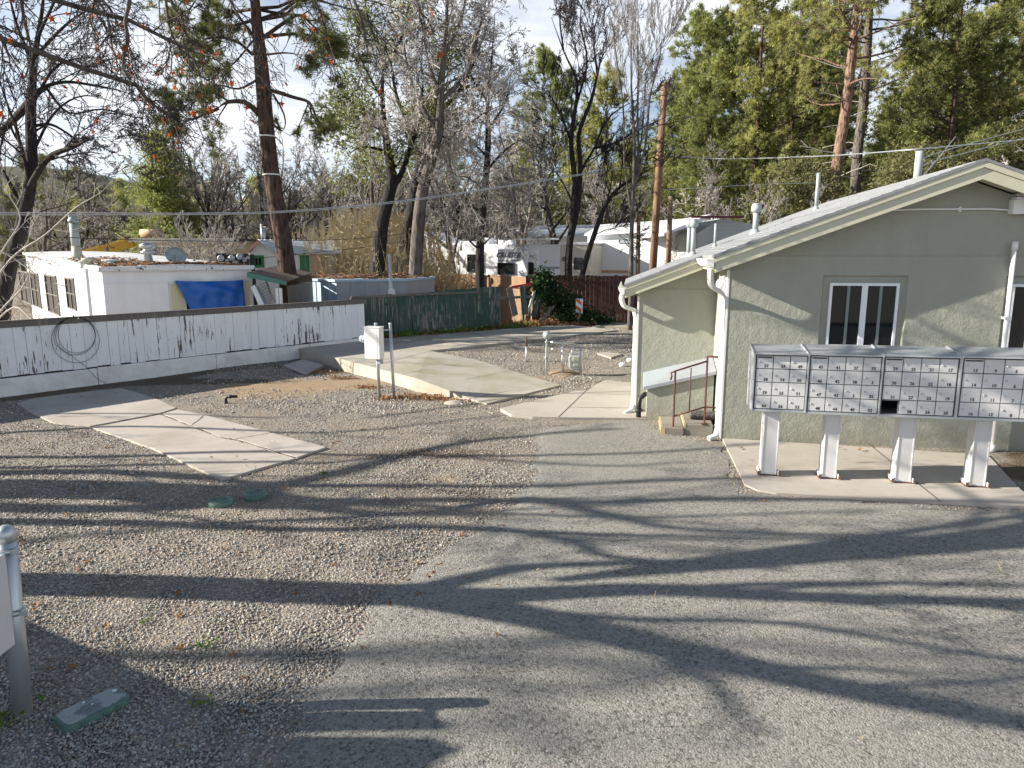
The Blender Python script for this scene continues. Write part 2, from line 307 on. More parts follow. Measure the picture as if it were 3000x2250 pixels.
# ------------------------------------------------------------------ ground
CP = [(0, 1165, 0), (400, 1110, 0), (870, 1052, 0), (60, 1183, 0), (956, 1310, 0), (1100, 1168, 0), (1240, 1155, 0), (1000, 1100, 0), (1400, 1195, .02), (1640, 1145, .04), (1660, 1230, .03), (1860, 1226, .04),
      (1870, 1070, .12), (1400, 1075, .12), (1270, 1035, .19), (1500, 1015, .2), (1600, 1040, .15), (1800, 975, .21), (1860, 962, .2), (1650, 1090, .09), (1200, 990, .2), (1040, 1000, .2), (1560, 955, .2), (1300, 975, .2), (1780, 945, .2),
      (1900, 1290, 0), (2110, 1290, 0), (3000, 1500, 0), (1500, 2200, 0), (0, 2200, 0), (900, 1500, 0), (1500, 1500, 0), (400, 1800, 0), (2500, 1800, 0), (0, 1400, 0), (3000, 2200, 0), (2200, 1200, 0)]
CPW = np.array([tuple(P(a, b, z)) for a, b, z in CP] + [(-14, 6, 0), (-14, 0, 0), (10, 0, 0), (10, 5, 0), (0, -5, 0), (5, 14, .05), (8, 14, .1), (8, 24, .2), (4, 24, .2)])
FA = P(0, 1165, 0); FB = P(870, 1052, 0); FCo = P(1033, 997, .22); FD = P(1560, 955, .2)
fdir = (FB-FA).normalized()
FENCE = [FA - fdir*14, FA, FB, FCo, FD, Vector((FD.x+.3, 24.6, .2)), Vector((7, 24.0, .2)), Vector((40, 22, .2))]
def fdist(x, y):   # signed distance past the fence line (positive = outside the yard)
    best = 1e9; sg = -1
    for a, b in zip(FENCE[:-1], FENCE[1:]):
        ex, ey = b.x-a.x, b.y-a.y; L2 = ex*ex+ey*ey
        t = np.clip(((x-a.x)*ex+(y-a.y)*ey)/L2, 0, 1); dx, dy = x-(a.x+ex*t), y-(a.y+ey*t)
        d = dx*dx+dy*dy; s = np.sign(ex*dy-ey*dx)
        if isinstance(best, float): best = d; sg = s
        else: sg = np.where(d < best, s, sg); best = np.minimum(d, best)
    return np.sqrt(best)*sg
def hyard(x, y):
    num = 0; den = 0
    for a, b, z in CPW:
        w = 1/((x-a)**2+(y-b)**2+.02)**1.5; num = num+w*z; den = den+w
    return num/den
def hgt(x, y):
    x = np.asarray(x, float); y = np.asarray(y, float)
    hy = hyard(x, y); f = fdist(x, y); far = np.clip((y-24)/20, 0, 1)
    lft = np.clip((-x+2)/8, 0, 1)
    ho = -.95*lft*(1-far) - .25*(1-lft)*(1-far) + np.clip(y-60, 0, 1e9)*.055*np.clip(1-(y-60)/900, .4, 1)
    ho = ho + 30*np.exp(-(((x+210)/80)**2+((y-330)/120)**2)) + 16*np.exp(-(((x-120)/120)**2+((y-260)/120)**2))
    ho = ho + .12*np.sin(x*.35+1)*np.sin(y*.27)*np.clip((y-26)/10, 0, 1)
    t = np.clip((f-.05)/1.2, 0, 1); t = t*t*(3-2*t)
    return hy*(1-t)+ho*t
def hz(x, y): return float(hgt(x, y))
def npmesh(name, V, faces, mats, smooth=False, midx=None):
    """faces: list of (n,k) int arrays"""
    me = D.meshes.new(name); V = np.asarray(V, np.float32)
    me.vertices.add(len(V)); me.vertices.foreach_set('co', V.ravel())
    li = np.concatenate([f.ravel() for f in faces]).astype(np.int32); tot = np.concatenate([np.full(len(f), f.shape[1]) for f in faces]).astype(np.int32)
    st = np.concatenate([[0], np.cumsum(tot)[:-1]]).astype(np.int32)
    me.loops.add(len(li)); me.loops.foreach_set('vertex_index', li)
    me.polygons.add(len(tot)); me.polygons.foreach_set('loop_start', st); me.polygons.foreach_set('loop_total', tot)
    if smooth: me.polygons.foreach_set('use_smooth', np.ones(len(tot), bool))
    if midx is not None: me.polygons.foreach_set('material_index', midx)
    for m in (mats if isinstance(mats, (list, tuple)) else [mats]): me.materials.append(m)
    me.update(calc_edges=True); me.validate(); return me
def ground():
    xs = np.concatenate([np.array([-900, -500, -320]), np.arange(-260, -60, 8), np.arange(-60, -16, 1.0), np.arange(-16, 9, .16), np.arange(9, 60, 1.5), np.arange(60, 260, 10), np.array([320, 500, 900])])
    ys = np.concatenate([np.array([-300, -60, -20]), np.arange(-8, 2, 1.0), np.arange(2, 27, .16), np.arange(27, 70, 1.2), np.arange(70, 420, 8), np.array([520, 800, 1400])])
    X, Y = np.meshgrid(xs, ys); Z = hgt(X, Y); nx, ny = len(xs), len(ys)
    r = np.sin(X*7.1+Y*3.3)*np.sin(Y*5.7-X*2.1)*.006; Z = Z+r*(fdist(X, Y) < 0)
    i = np.arange(ny*nx).reshape(ny, nx); q = np.stack([i[:-1, :-1], i[:-1, 1:], i[1:, 1:], i[1:, :-1]], -1).reshape(-1, 4)
    me = npmesh('ground', np.stack([X, Y, Z], -1).reshape(-1, 3), [q], K['ground'], True)
    dirt = np.zeros_like(X); lit = np.zeros_like(X)
    for px, py, rx, ry, s in [(1000, 1330, 2.2, .5, .35), (850, 1135, 1.9, .7, 1.0), (1000, 1120, 1.2, .3, .6), (760, 1165, 1., .5, .5), (1250, 1400, .7, .5, .4), (1620, 1115, .35, .3, .9), (1400, 1500, .8, .25, .35), (830, 2200, .5, .3, .5), (1100, 1800, .3, .3, .4), (1000, 1960, .3, .3, .3), (600, 1230, .5, .2, .4)]:
        c = P(px, py, 0); dirt += s*np.exp(-(((X-c.x)/rx)**2+((Y-c.y)/ry)**2))
    f = fdist(X, Y); dirt += np.where(f > 0, .45, 0)
    lit += .75*np.exp(-((f+.25)/.45)**2)*(Y < 30)*(f < .3) + np.where(f > 0, .25, 0)
    for px, py, rx, ry, s in [(1180, 1170, .9, .25, .8), (1350, 1185, .7, .2, .7), (950, 1090, 1.2, .35, .7), (1700, 1130, .6, .6, .5), (450, 1480, .7, .2, .3), (820, 1340, .8, .25, .45), (1300, 1330, 1.2, .3, .3), (1500, 1235, .5, .15, .6), (1800, 1015, .8, .5, .3), (2980, 1390, .35, .4, 1.0), (3060, 1350, .5, .5, 1.0), (480, 1120, 1.8, .35, .6), (800, 1078, 1.5, .3, .6), (1250, 1330, 1.2, .35, .45), (1350, 1450, 1.2, .3, .4), (700, 1430, .8, .15, .4), (1150, 1400, 1.6, .6, .3), (700, 1120, 1.9, .4, .6), (1150, 1260, 1.3, .5, .35), (300, 1300, .6, .3, .3)]:
        c = P(px, py, 0); lit += s*np.exp(-(((X-c.x)/rx)**2+((Y-c.y)/ry)**2))
    for nme, a in (('dirt', dirt), ('litter', lit)):
        at = me.attributes.new(nme, 'FLOAT', 'POINT'); at.data.foreach_set('value', a.astype(np.float32).ravel())
    o = link_mesh('ground', me); tag(o, 'grey gravel yard with brown dirt patches, running on under the trees', kind='structure')
ground()
def sdf(poly, x, y):
    n = len(poly); best = None; ins = np.zeros(np.shape(x), bool); gx = gy = 0
    for k in range(n):
        ax, ay = poly[k]; bx, by = poly[(k+1) % n]; ex, ey = bx-ax, by-ay
        t = np.clip(((x-ax)*ex+(y-ay)*ey)/(ex*ex+ey*ey+1e-12), 0, 1); dx, dy = x-(ax+ex*t), y-(ay+ey*t); d = dx*dx+dy*dy
        if best is None: best, gx, gy = d, dx, dy
        else:
            m = d < best; gx = np.where(m, dx, gx); gy = np.where(m, dy, gy); best = np.minimum(d, best)
        c = ((ay > y) != (by > y)) & (x < (bx-ax)*(y-ay)/((by-ay) if by != ay else 1e-9)+ax); ins ^= c
    d = np.sqrt(best); return np.where(ins, d, -d), gx, gy
ASPH = [P(*q)[:2] for q in [(780, 2250), (880, 2130), (985, 1960), (1070, 1820), (1130, 1740), (1250, 1650), (1390, 1560), (1500, 1480), (1560, 1400), (1575, 1330), (1560, 1290), (1600, 1262), (1750, 1245), (1895, 1236), (1925, 1262), (2000, 1285), (2118, 1300), (2160, 1448), (2400, 1462), (3100, 1508)]] + [(9, 6), (9, -3), (-1.6, -3)]
SLAB_PX = [(50, 1180), (90, 1168), (203, 1153), (355, 1137), (392, 1146), (470, 1172), (600, 1213), (956, 1309), (868, 1343), (648, 1404), (447, 1313), (264, 1250), (160, 1240), (84, 1204)]
SLABW = [P(*q) for q in SLAB_PX]
PLT = [(877, 1021, .26), (1217, 1108, .25), (1387, 1171, .05), (1425, 1182, .05), (1640, 1128, .08), (1400, 1055, .17), (1257, 1027, .245), (1400, 1012, .25), (1600, 990, .25), (1809, 967, .25), (1664, 950, .25), (1400, 970, .25), (1250, 980, .25), (1062, 995, .255), (985, 1003, .26)]
PLTW = [P(*q) for q in PLT]
SIDE = [(1465, 1200), (1478, 1207), (1498, 1218), (1560, 1224), (1637, 1226), (1892, 1229), (1892, 1150), (1858, 1062), (1834, 1075), (1790, 1103), (1738, 1135), (1714, 1149), (1690, 1147)]
SIDEW = [P(a, b, .05) for a, b in SIDE]
HA = rad(-9.5); HO = P(2112, 1290, 0); HF = Fr(HO, HA)
APR = [HF.at((u, v, 0)) for u, v in ((0.02, .02), (0.02, -2.0), (.12, -2.18), (.3, -2.25), (4.9, -2.3))]+[P(3040, 1475, 0), P(2990, 1442, 0), P(2893, 1338, 0)]
def asphalt():
    st = .11; xs = np.arange(-3.4, 9.2, st); ys = np.arange(-3, 13, st); X, Y = np.meshgrid(xs, ys); nx = len(xs); ny = len(ys)
    d, gx, gy = sdf(ASPH, X, Y); h = hgt(X, Y)
    nse = .05*np.sin(X*9+Y*4)+.045*np.sin(Y*13-X*6)+.03*np.sin(X*29)*np.sin(Y*31+1)
    cell = (d[:-1, :-1]+d[1:, :-1]+d[:-1, 1:]+d[1:, 1:])/4 > 0
    i = np.arange(ny*nx).reshape(ny, nx); q = np.stack([i[:-1, :-1], i[:-1, 1:], i[1:, 1:], i[1:, :-1]], -1)[cell]
    cnt = np.zeros(nx*ny); np.add.at(cnt, q.ravel(), 1); cnt = cnt.reshape(ny, nx); edge = (cnt > 0) & (cnt < 4)
    L = np.sqrt(gx*gx+gy*gy)+1e-9; sg = np.sign(d); k = np.where(edge, 1.0, 0)
    X2 = X-gx*k+sg*gx/L*nse*k*.0+nse*k; Y2 = Y-gy*k+nse*k*.6
    Z = hgt(X2, Y2)+np.where(edge, .004, .013)+.0015*np.sin(X*11)*np.sin(Y*9)
    used, inv = np.unique(q, return_inverse=True)
    V = np.stack([X2, Y2, Z], -1).reshape(-1, 3)[used]
    o = link_mesh('asphalt_drive', npmesh('asphalt_drive', V, [inv.reshape(-1, 4)], K['asphalt'], True)); tag(o, 'worn grey asphalt drive with a ragged edge against the gravel', kind='structure')
asphalt()
def sheet(name, pts, th, m, label, mats=None, lines=(), lw=.012, jit=0):
    """slab with the given top outline; lines: joints laid as thin dark strips 3 mm proud"""
    b = MB(); tri = geometry.tessellate_polygon([[Vector((p.x, p.y, 0)) for p in pts]])
    it = [b.v(p) for p in pts]; ib = [b.v(Vector(p)-Vector((0, 0, th))) for p in pts]
    for t in tri: b.face([it[k] for k in t])
    n = len(pts)
    for k in range(n): b.face((it[k], it[(k+1) % n], ib[(k+1) % n], ib[k]))
    b.mi = 1
    for ln in lines:
        for p, q in zip(ln[:-1], ln[1:]):
            p, q = Vector(p)+Vector((0, 0, .003)), Vector(q)+Vector((0, 0, .003)); t = (q-p).normalized(); s = Vector((-t.y, t.x, 0))*lw*.5
            b.poly([p-s, q-s, q+s, p+s])
    o = b.build(name, [m, K['crack']], bevel=0); tag(o, label, kind='structure'); return o
def rough_edge(pts, step=.18, amp=.02):
    out = []
    n = len(pts)
    for k in range(n):
        a, b = pts[k], pts[(k+1) % n]; m = max(1, int((b-a).length/step)); t = (b-a).normalized(); s = Vector((-t.y, t.x, 0))
        for j in range(m):
            out.append(a.lerp(b, j/m)+s*random.uniform(-amp, amp)*(j > 0))
    return out
# left pad cut in three along its cracks
def pad():
    z = .028; g = lambda px, py: P(px, py, z)
    A = [(50, 1180), (90, 1168), (203, 1153), (355, 1137), (392, 1146), (470, 1172), (517, 1195), (468, 1210), (264, 1248), (160, 1240), (84, 1204)]
    Bq = [(268, 1252), (470, 1214), (640, 1281), (690, 1290), (866, 1342), (648, 1404), (447, 1313)]
    Cq = [(474, 1212), (520, 1199), (600, 1215), (956, 1309), (871, 1340), (694, 1286), (645, 1278)]
    b = MB()
    for q in (A, Bq, Cq):
        pts = rough_edge([g(*c) for c in q], .07, .006); it = [b.v(p) for p in pts]; ib = [b.v(p-Vector((0, 0, .12))) for p in pts]
        for t in geometry.tessellate_polygon([[Vector((p.x, p.y, 0)) for p in pts]]): b.face([it[k] for k in t])
        n = len(pts)
        for k in range(n): b.face((it[k], it[(k+1) % n], ib[(k+1) % n], ib[k]))
    b.mi = 1
    for ln in ([(264, 1250), (468, 1212), (520, 1197)], [(471, 1213), (560, 1247), (643, 1280), (692, 1288), (868, 1341)], [(805, 1266), (690, 1286)], [(600, 1215), (560, 1247)]):
        for a_, b_ in zip(ln[:-1], ln[1:]):
            k = 6; pr = None
            for j in range(k+1):
                c = g(lerp(a_[0], b_[0], j/k), lerp(a_[1], b_[1], j/k)); c.z += .0025; c.x += random.uniform(-.012, .012)*(0 < j < k); c.y += random.uniform(-.012, .012)*(0 < j < k)
                if pr is not None: t_ = (c-pr).normalized(); s = Vector((-t_.y, t_.x, 0))*random.uniform(.003, .009); b.poly([pr-s, c-s, c+s, pr+s])
                pr = c
    tag(b.build('concrete_pad', [K['conc'], K['crack']], bevel=.008), 'long pale concrete pad cracked across, lying in the gravel by the white fence', kind='structure')
pad()
g2 = lambda u, v, z: P(700+.3617*u, 900+.3617*v, z)
g3 = lambda u, v, z: P(1400+.3617*u, 900+.3617*v, z)
JL = [[g2(1325, 540, .253), g2(1920, 432, .235)], [g2(1830, 585, .2), g3(270, 512, .14)], [g2(1900, 735, .062), g3(600, 610, .1)], [g2(1070, 480, .255), g2(1560, 352, .25)], [g2(700, 380, .262), g2(1400, 270, .256)], [g3(200, 290, .255), g3(-60, 200, .255)], [g3(560, 245, .255), g3(360, 163, .255)]]
sheet('concrete_platform', PLTW, .34, K['conc2'], 'raised mossy concrete platform with a long strip running beside the green fence', lines=[[Vector(a), Vector(b)] for a, b in JL])
def seams():   # form seams down the front face of the platform belong to its mesh: thin recess strips
    pass
sheet('sidewalk', rough_edge(SIDEW, .5, .004), .12, K['conc3'], 'pale concrete walk along the side of the green stucco house', lines=[[g3(655, 900, .05), g3(870, 690, .05), g3(1160, 490, .05)], [g3(725, 820, .05), g3(1290, 828, .05)], [g3(975, 600, .05), g3(1270, 585, .05)]])
sheet('concrete_apron', APR, .15, K['conc3'], 'concrete apron under the mailboxes at the foot of the stucco wall', lines=[[HF.at((1.9, 0, 0)), HF.at((1.9, -2.26, 0))]])
for o in D.objects:
    if o.name == 'concrete_apron': o.location.z += .028
    if o.name == 'sidewalk': o.location.z += .02
sheet('stepping_slab', [P(1345+400, 1034, .16), P(1772, 1032, .16), P(1824, 1036, .16), P(1790, 1047, .16)], .08, K['conc'], 'small concrete slab lying in the gravel beside the gas meter')
sheet('far_walk', [P(1735, 955, .24), P(1790, 945, .24), P(1880, 945, .24), P(1880, 965, .24), P(1850, 958, .24)], .1, K['conc2'], 'concrete strip at the foot of the red brown fence')
b = MB(); b.hexa([P(830, 1075, 0), P(895, 1101, 0), P(948, 1080, 0), P(885, 1052, 0)], [P(828, 1071, .04), P(893, 1097, .05), P(948, 1068, .13), P(893, 1053, .12)])
tag(b.build('stone_slab', K['conc'], bevel=.01), 'grey broken slab tilted against the end of the raised platform', 'slab')
b = MB(); c = P(1330, 1183, 0); b.lathe(c-Vector((0, 0, .05)), [(.2, 0), (.19, .06), (.13, .09), (.03, .1)], 14)
o = b.build('buried_stone', K['conc3']); tag(o, 'pale rounded stone half buried at the tip of the platform', 'stone')
# gravel stones
def in_poly(poly, x, y): return sdf([(p[0], p[1]) for p in poly], x, y)[0] > 0
def pebbles():
    ico = bmesh.new(); bmesh.ops.create_icosphere(ico, subdivisions=1, radius=1); bv = np.array([v.co[:] for v in ico.verts]); bf = np.array([[v.index for v in f.verts] for f in ico.faces]); ico.free()
    N = 330000; Yr = 2.6+NR.random(N)**1.7*9.5; far = NR.random(N) < .22; Yr[far] = 11.5+NR.random(far.sum())*11; X = (NR.random(N)*2-1)*(.76*Yr+.3); X[far] = NR.uniform(-6.5, 4.3, far.sum()); X[X > 0] *= .9
    d = sdf(ASPH, X, Yr)[0]; nse = .12*np.sin(X*5+1)*np.sin(Yr*6)
    keep = (d < .0+nse*.5) | ((d < .7) & (NR.random(N) < .45*np.exp(-np.maximum(d, 0)/.14))) | (NR.random(N) < .006)
    for pl in (SLABW, PLTW, SIDEW, [HF.at((-.02, .1, 0)), HF.at((-.02, -2.35, 0)), HF.at((6, -2.4, 0)), HF.at((6, .1, 0))]): keep &= ~in_poly(pl, X, Yr)
    keep &= fdist(X, Yr) < -.1
    dd = np.zeros(N)
    for px, py, rx, ry in [(850, 1135, 1.4, .5), (1000, 1120, 1, .25)]:
        c = P(px, py, 0); dd += np.exp(-(((X-c.x)/rx)**2+((Yr-c.y)/ry)**2))
    keep &= NR.random(N) > dd*1.3
    ns = .5+.28*np.sin(X*1.3+Yr*.9+1)+.22*np.sin(X*2.9-Yr*2.3)*np.sin(Yr*1.7+X*.6)+.18*np.sin(X*5.3+Yr*4.1); keep &= NR.random(N) < np.clip(ns*1.4+.45*(Yr < 6.5), .12, 1)
    keep &= NR.random(N) < np.where(Yr > 5.5, .6, 1.0)
    X, Yr, d = X[keep], Yr[keep], d[keep]; n = len(X)
    s = (.0042+.0062*NR.random(n)**2.2)*np.where(Yr > 5.5, 1.25, 1.0)*np.where(Yr > 11, 1.5, 1)*np.where(d > 0, .6, 1); s3 = np.stack([s*NR.uniform(.8, 1.5, n), s*NR.uniform(.7, 1.1, n), s*NR.uniform(.5, .85, n)], -1)
    a = NR.random(n)*6.283; ti = NR.normal(0, .35, (n, 2)); V = bv[None]*s3[:, None, :]*(1+NR.normal(0, .09, (n, len(bv), 1)))
    ca, sa = np.cos(a)[:, None], np.sin(a)[:, None]; x = V[..., 0]*ca-V[..., 1]*sa; y = V[..., 0]*sa+V[..., 1]*ca; z = V[..., 2]+x*ti[:, :1]+y*ti[:, 1:]
    Z = hgt(X, Yr)+s3[:, 2]*.5+np.where(d > .03, .01, 0)
    V = np.stack([x+X[:, None], y+Yr[:, None], z+Z[:, None]], -1).reshape(-1, 3)
    Fc = (bf[None]+(np.arange(n)*len(bv))[:, None, None]).reshape(-1, 3)
    o = link_mesh('gravel_stones', npmesh('gravel_stones', V, [Fc], K['pebble'])); tag(o, 'loose grey and brown gravel stones strewn over the yard', 'gravel', kind='stuff')
    print('pebbles', n)
pebbles()
# ------------------------------------------------------------------ house
K['sashm'] = mat('shaded_inner_sash', (.2, .23, .22), .5, .05)
def house():
    fr = HF; RO = -.36
    rz = lambda u: 2.41+ .372*(u+.23)          # top of rake along the front gable, left side
    UR = 2.76; ZR = 3.575; UL, ZL = -.23, 2.475; sl = (ZR-ZL)/(UR-UL)
    root = thing('stucco_house', 'sage green stucco house with a cream trimmed gable behind the mailboxes', 'house', HO)
    zt = lambda u: ZL+sl*(u-UL) if u < UR else ZR-sl*(u-UR)
    DEP = 6.2; WR = 6.6
    # main wall with two window openings
    W = [(1.26, 2.10, 1.31, 2.145), (3.40, 4.6, 1.31, 2.145)]
    b = MB(fr); T = .2
    us = [0, 1.16, 2.19, UR, 3.31, 4.7, WR-.4]
    top = lambda u: zt(u)-.17
    rec = [(1.16, 2.19, 1.22, 2.245), (3.31, 4.7, 1.22, 2.245)]
    def wallq(u0, u1, z0, z1a, z1b): b.poly([(u0, 0, z0), (u1, 0, z0), (u1, 0, z1b), (u0, 0, z1a)])
    for u0, u1 in zip(us[:-1], us[1:]):
        r = [q for q in rec if abs(q[0]-u0) < .01 and abs(q[1]-u1) < .01 or (q[0] <= u0+.001 and q[1] >= u1-.001)]
        if r:
            q = r[0]; wallq(u0, u1, -.1, q[2], q[2]); wallq(u0, u1, q[3], top(u0), top(u1))
        else: wallq(u0, u1, -.1, top(u0), top(u1))
    for q, w in zip(rec, W):   # splayed stucco reveals around the windows
        o4 = [(q[0], 0, q[2]), (q[1], 0, q[2]), (q[1], 0, q[3]), (q[0], 0, q[3])]; m4 = [(q[0]+.02, .045, q[2]+.02), (q[1]-.02, .045, q[2]+.02), (q[1]-.02, .045, q[3]-.02), (q[0]+.02, .045, q[3]-.02)]
        i4 = [(w[0], .05, w[2]), (w[1], .05, w[2]), (w[1], .05, w[3]), (w[0], .05, w[3])]; j4 = [(x, .14, z) for x, _, z in i4]
        for A, B in ((o4, m4), (m4, i4), (i4, j4)):
            for k in range(4): b.poly([A[k], A[(k+1) % 4], B[(k+1) % 4], B[k]])
    # control line across the gable: slight proud lip below
    b.poly([(0, -.012, 2.478), (WR-.4, -.012, 2.478), (WR-.4, 0, 2.497), (0, 0, 2.497)]); b.poly([(0, -.012, 2.478), (WR-.4, -.012, 2.478), (WR-.4, -.0, 2.40), (0, -.0, 2.40)])
    b.poly([(0, 0, -.1), (0, 0, top(0)), (0, DEP, top(0)), (0, DEP, -.1)])      # left return wall
    b.poly([(0, DEP, -.1), (WR-.4, DEP, -.1), (WR-.4, DEP, top(WR-.4)), (UR, DEP, top(UR)), (0, DEP, top(0))])
    b.poly([(WR-.4, 0, -.1), (WR-.4, DEP, -.1), (WR-.4, DEP, top(WR-.4)), (WR-.4, 0, top(WR-.4))])
    b.build('wall', K['stucco'], root)
    # low rear wing on the left, its roof carrying on the main slope
    AU, AV = -1.145, 1.38; AL = -1.36; zt2 = lambda u: ZL+.385*(u-UL)
    b = MB(fr); b.poly([(AU, AV, -.1), (0, AV, -.1), (0, AV, zt2(0)-.14), (AU, AV, zt2(AU)-.14)]); b.poly([(AU, AV, -.1), (AU, AV, zt2(AU)-.14), (AU, 3.5, zt2(AU)-.14), (AU, 3.5, -.1)]); b.poly([(AU, 3.5, -.1), (AU, 3.5, zt2(AU)-.14), (0, 3.5, zt2(0)-.14), (0, 3.5, -.1)])
    b.poly([(AU, AV-.008, 1.985), (0, AV-.008, 1.985), (0, AV, 2.0), (AU, AV, 2.0)])
    b.build('side_wing_wall', K['stucco'], root)
    # roof deck
    b = MB(fr); th = .035
    def slab(u0, z0, u1, z1, v0, v1):
        b.hexa([(u0, v0, z0), (u1, v0, z1), (u1, v1, z1), (u0, v1, z0)], [(u0, v0, z0+th), (u1, v0, z1+th), (u1, v1, z1+th), (u0, v1, z0+th)])
    slab(UL-.03, zt(UL-.03), UR, ZR, RO-.03, DEP+.3); slab(UR+.001, ZR, WR, zt(WR), RO-.03, DEP+.3)
    slab(AL-.02, zt2(AL-.02), UL-.032, zt2(UL-.032), AV-.31, 3.6)
    for k in range(1, 24):   # shingle courses
        u = UL+k*.125; b.hexa([(u, RO-.03, zt(u)+th), (u+.12, RO-.03, zt(u+.12)+th), (u+.12, DEP, zt(u+.12)+th), (u, DEP, zt(u)+th)], [(u, RO-.03, zt(u)+th+.008), (u+.12, RO-.03, zt(u+.12)+th+.002), (u+.12, DEP, zt(u+.12)+th+.002), (u, DEP, zt(u)+th+.008)])
    rf = b.build('roof', K['shingle'], root)
    # rake boards: narrow upper board proud of a deeper lower board
    b = MB(fr)
    def rake(u0, u1, f, v, d0, d1, t):
        b.hexa([(u0, v, f(u0)-d0), (u1, v, f(u1)-d0), (u1, v+t, f(u1)-d0), (u0, v+t, f(u0)-d0)], [(u0, v, f(u0)-d1), (u1, v, f(u1)-d1), (u1, v+t, f(u1)-d1), (u0, v+t, f(u0)-d1)])
    for a, c in ((UL, UR), (UR, WR)):
        rake(a, c, zt, RO-.022, .002, .066, .04); rake(a, c, zt, RO, .067, .20, .03)
    rake(AL, UL-.02, zt2, AV-.30, .002, .06, .04); rake(AL, UL-.02, zt2, AV-.28, .061, .18, .03)
    b.build('rake_board', K['cream'], root, bevel=.003)
    b = MB(fr)   # soffits and eave fascia
    for a, c in ((UL, UR), (UR, WR)): b.poly([(a, RO+.03, zt(a)-.15), (c, RO+.03, zt(c)-.15), (c, -.001, zt(c)-.15), (a, -.001, zt(a)-.15)])
    b.poly([(AL, AV-.25, zt2(AL)-.13), (UL, AV-.25, zt2(UL)-.13), (UL, AV-.001, zt2(UL)-.13), (AL, AV-.001, zt2(AL)-.13)])
    b.box(UL-.02, UL+.01, RO+.03, AV-.32, zt(UL)-.17, zt(UL)-.005); b.poly([(UL, RO+.03, zt(UL)-.16), (0, RO+.03, zt(UL)-.16), (0, AV, zt(UL)-.16), (UL, AV, zt(UL)-.16)])
    b.box(AL-.01, AL+.02, AV-.26, 3.6, zt2(AL)-.16, zt2(AL)-.005); b.poly([(AL, AV-.25, zt2(AL)-.15), (AU, AV-.25, zt2(AL)-.15), (AU, DEP, zt2(AL)-.15), (AL, DEP, zt2(AL)-.15)])
    b.build('soffit', K['cream'], root)
    # gutters
    def gutter(u, z, v0, v1):
        g = MB(fr); pr = [(u, z), (u-.035, z+.0), (u-.075, z+.035), (u-.095, z+.09), (u-.095, z+.105), (u-.085, z+.105), (u-.08, z+.09), (u-.066, z+.045), (u-.03, z+.012), (u, z+.012)]
        g.prism(pr, v0, v1); g.prism([(u, z), (u-.035, z), (u-.075, z+.035), (u-.095, z+.105), (u, z+.105)], v0-.012, v0-.001); return g.build('gutter', K['white'], root)
    gutter(UL-.021, zt(UL)-.13, RO-.01, AV-.34); gutter(AL-.012, zt2(AL)-.125, AV-.3, 3.6)
    def spout(pts, name='downspout'):
        g = MB(fr); g.tube(pts, .036, 4, sm=False)
        for k in range(2, len(pts)-3):
            if (Vector(pts[k])-Vector(pts[k+1])).length < .09:
                g.tube([Vector(pts[k])-Vector((0, 0, .004)), Vector(pts[k])+Vector((0, 0, .004))], .043, 4, sm=False)
        return g.build(name, K['white'], root)
    def spl(ctrl, n=22):
        out = []; c = [Vector(q) for q in ctrl]
        c = [c[0]*2-c[1]]+c+[c[-1]*2-c[-2]]
        for i in range(1, len(c)-2):
            for j in range(n):
                t = j/n; a, bq, d, e = c[i-1:i+3]
                out.append(.5*((2*bq)+(d-a)*t+(2*a-5*bq+4*d-e)*t*t+(3*bq-3*d+e-a)*t*t*t))
        out.append(c[-2]); return out
    sp = spl([(-.28, RO+.06, 2.33), (-.275, RO+.08, 2.2), (-.24, RO+.14, 2.1), (-.12, -.1, 2.02), (-.06, -.03, 1.93), (-.05, .03, 1.8)], 6)+[Vector((-.045, .06, 1.2)), Vector((-.045, .06, .2))]+spl([(-.045, .06, .14), (-.07, .03, .06), (-.17, -.05, .03)], 5)
    spout(sp)
    sp = spl([(AL-.05, AV-.2, 1.92), (AL-.05, AV-.18, 1.82), (AL-.0, AV-.13, 1.72), (AU-.08, AV-.0, 1.66), (AU-.045, AV+.05, 1.55)], 6)+[Vector((AU-.045, AV+.05, 1.0)), Vector((AU-.045, AV+.05, .24))]+spl([(AU-.045, AV+.05, .17), (AU-.08, AV-.1, .1), (AU-.18, AV-.2, .07)], 5)
    spout(sp)
    b = MB(fr); b.box(-.03, -.001, -.006, .06, 0, top(0)-.03); b.build('corner_trim', K['white'], root); b = MB(fr); b.box(AU-.03, AU-.001, AV-.012, AV+.05, 0, zt2(AU)-.17); b.build('corner_trim', K['white'], root)
    # windows
    for n, w in enumerate(W):
        g = MB(fr); u0, u1, z0, z1 = w; e = .035; v0, v1 = .02, .075
        g.box(u0, u1, v0, v1, z1-e, z1); g.box(u0, u1, v0, v1, z0, z0+e); g.box(u0, u0+e, v0, v1, z0+e, z1-e); g.box(u1-e, u1, v0, v1, z0+e, z1-e)
        wn = g.build('window', K['vinyl'], root, bevel=.003); m = (u0+u1)/2+.01
        g = MB(fr); g.box(m-.035, m+.035, v0+.006, v1-.004, z0+e, z1-e); g.build('mullion', K['vinyl'], wn, bevel=.002)
        g = MB(fr); g.box(u0+e, m-.035, .05, .054, z0+e, z1-e); g.box(m+.035, u1-e, .04, .044, z0+e, z1-e); g.build('pane', K['glass'], wn)
        g = MB(fr)
        for cx in (u0+e+.2, m+.035+.16): g.box(cx-.018, cx+.018, .032, .039, z0+e+.001, z1-e-.001)
        g.build('inner_sash', K['sashm'], wn)
    # conduit and metal box, riser pipe
    g = MB(fr); pu = [(fr.pix(x, y, -.03)) for x, y in ((2545, 621), (2600, 616), (2700, 613), (2900, 612), (2930, 614), (2968, 616))]; g.tube([(u, -.03, z) for u, z in pu], .012, 8)
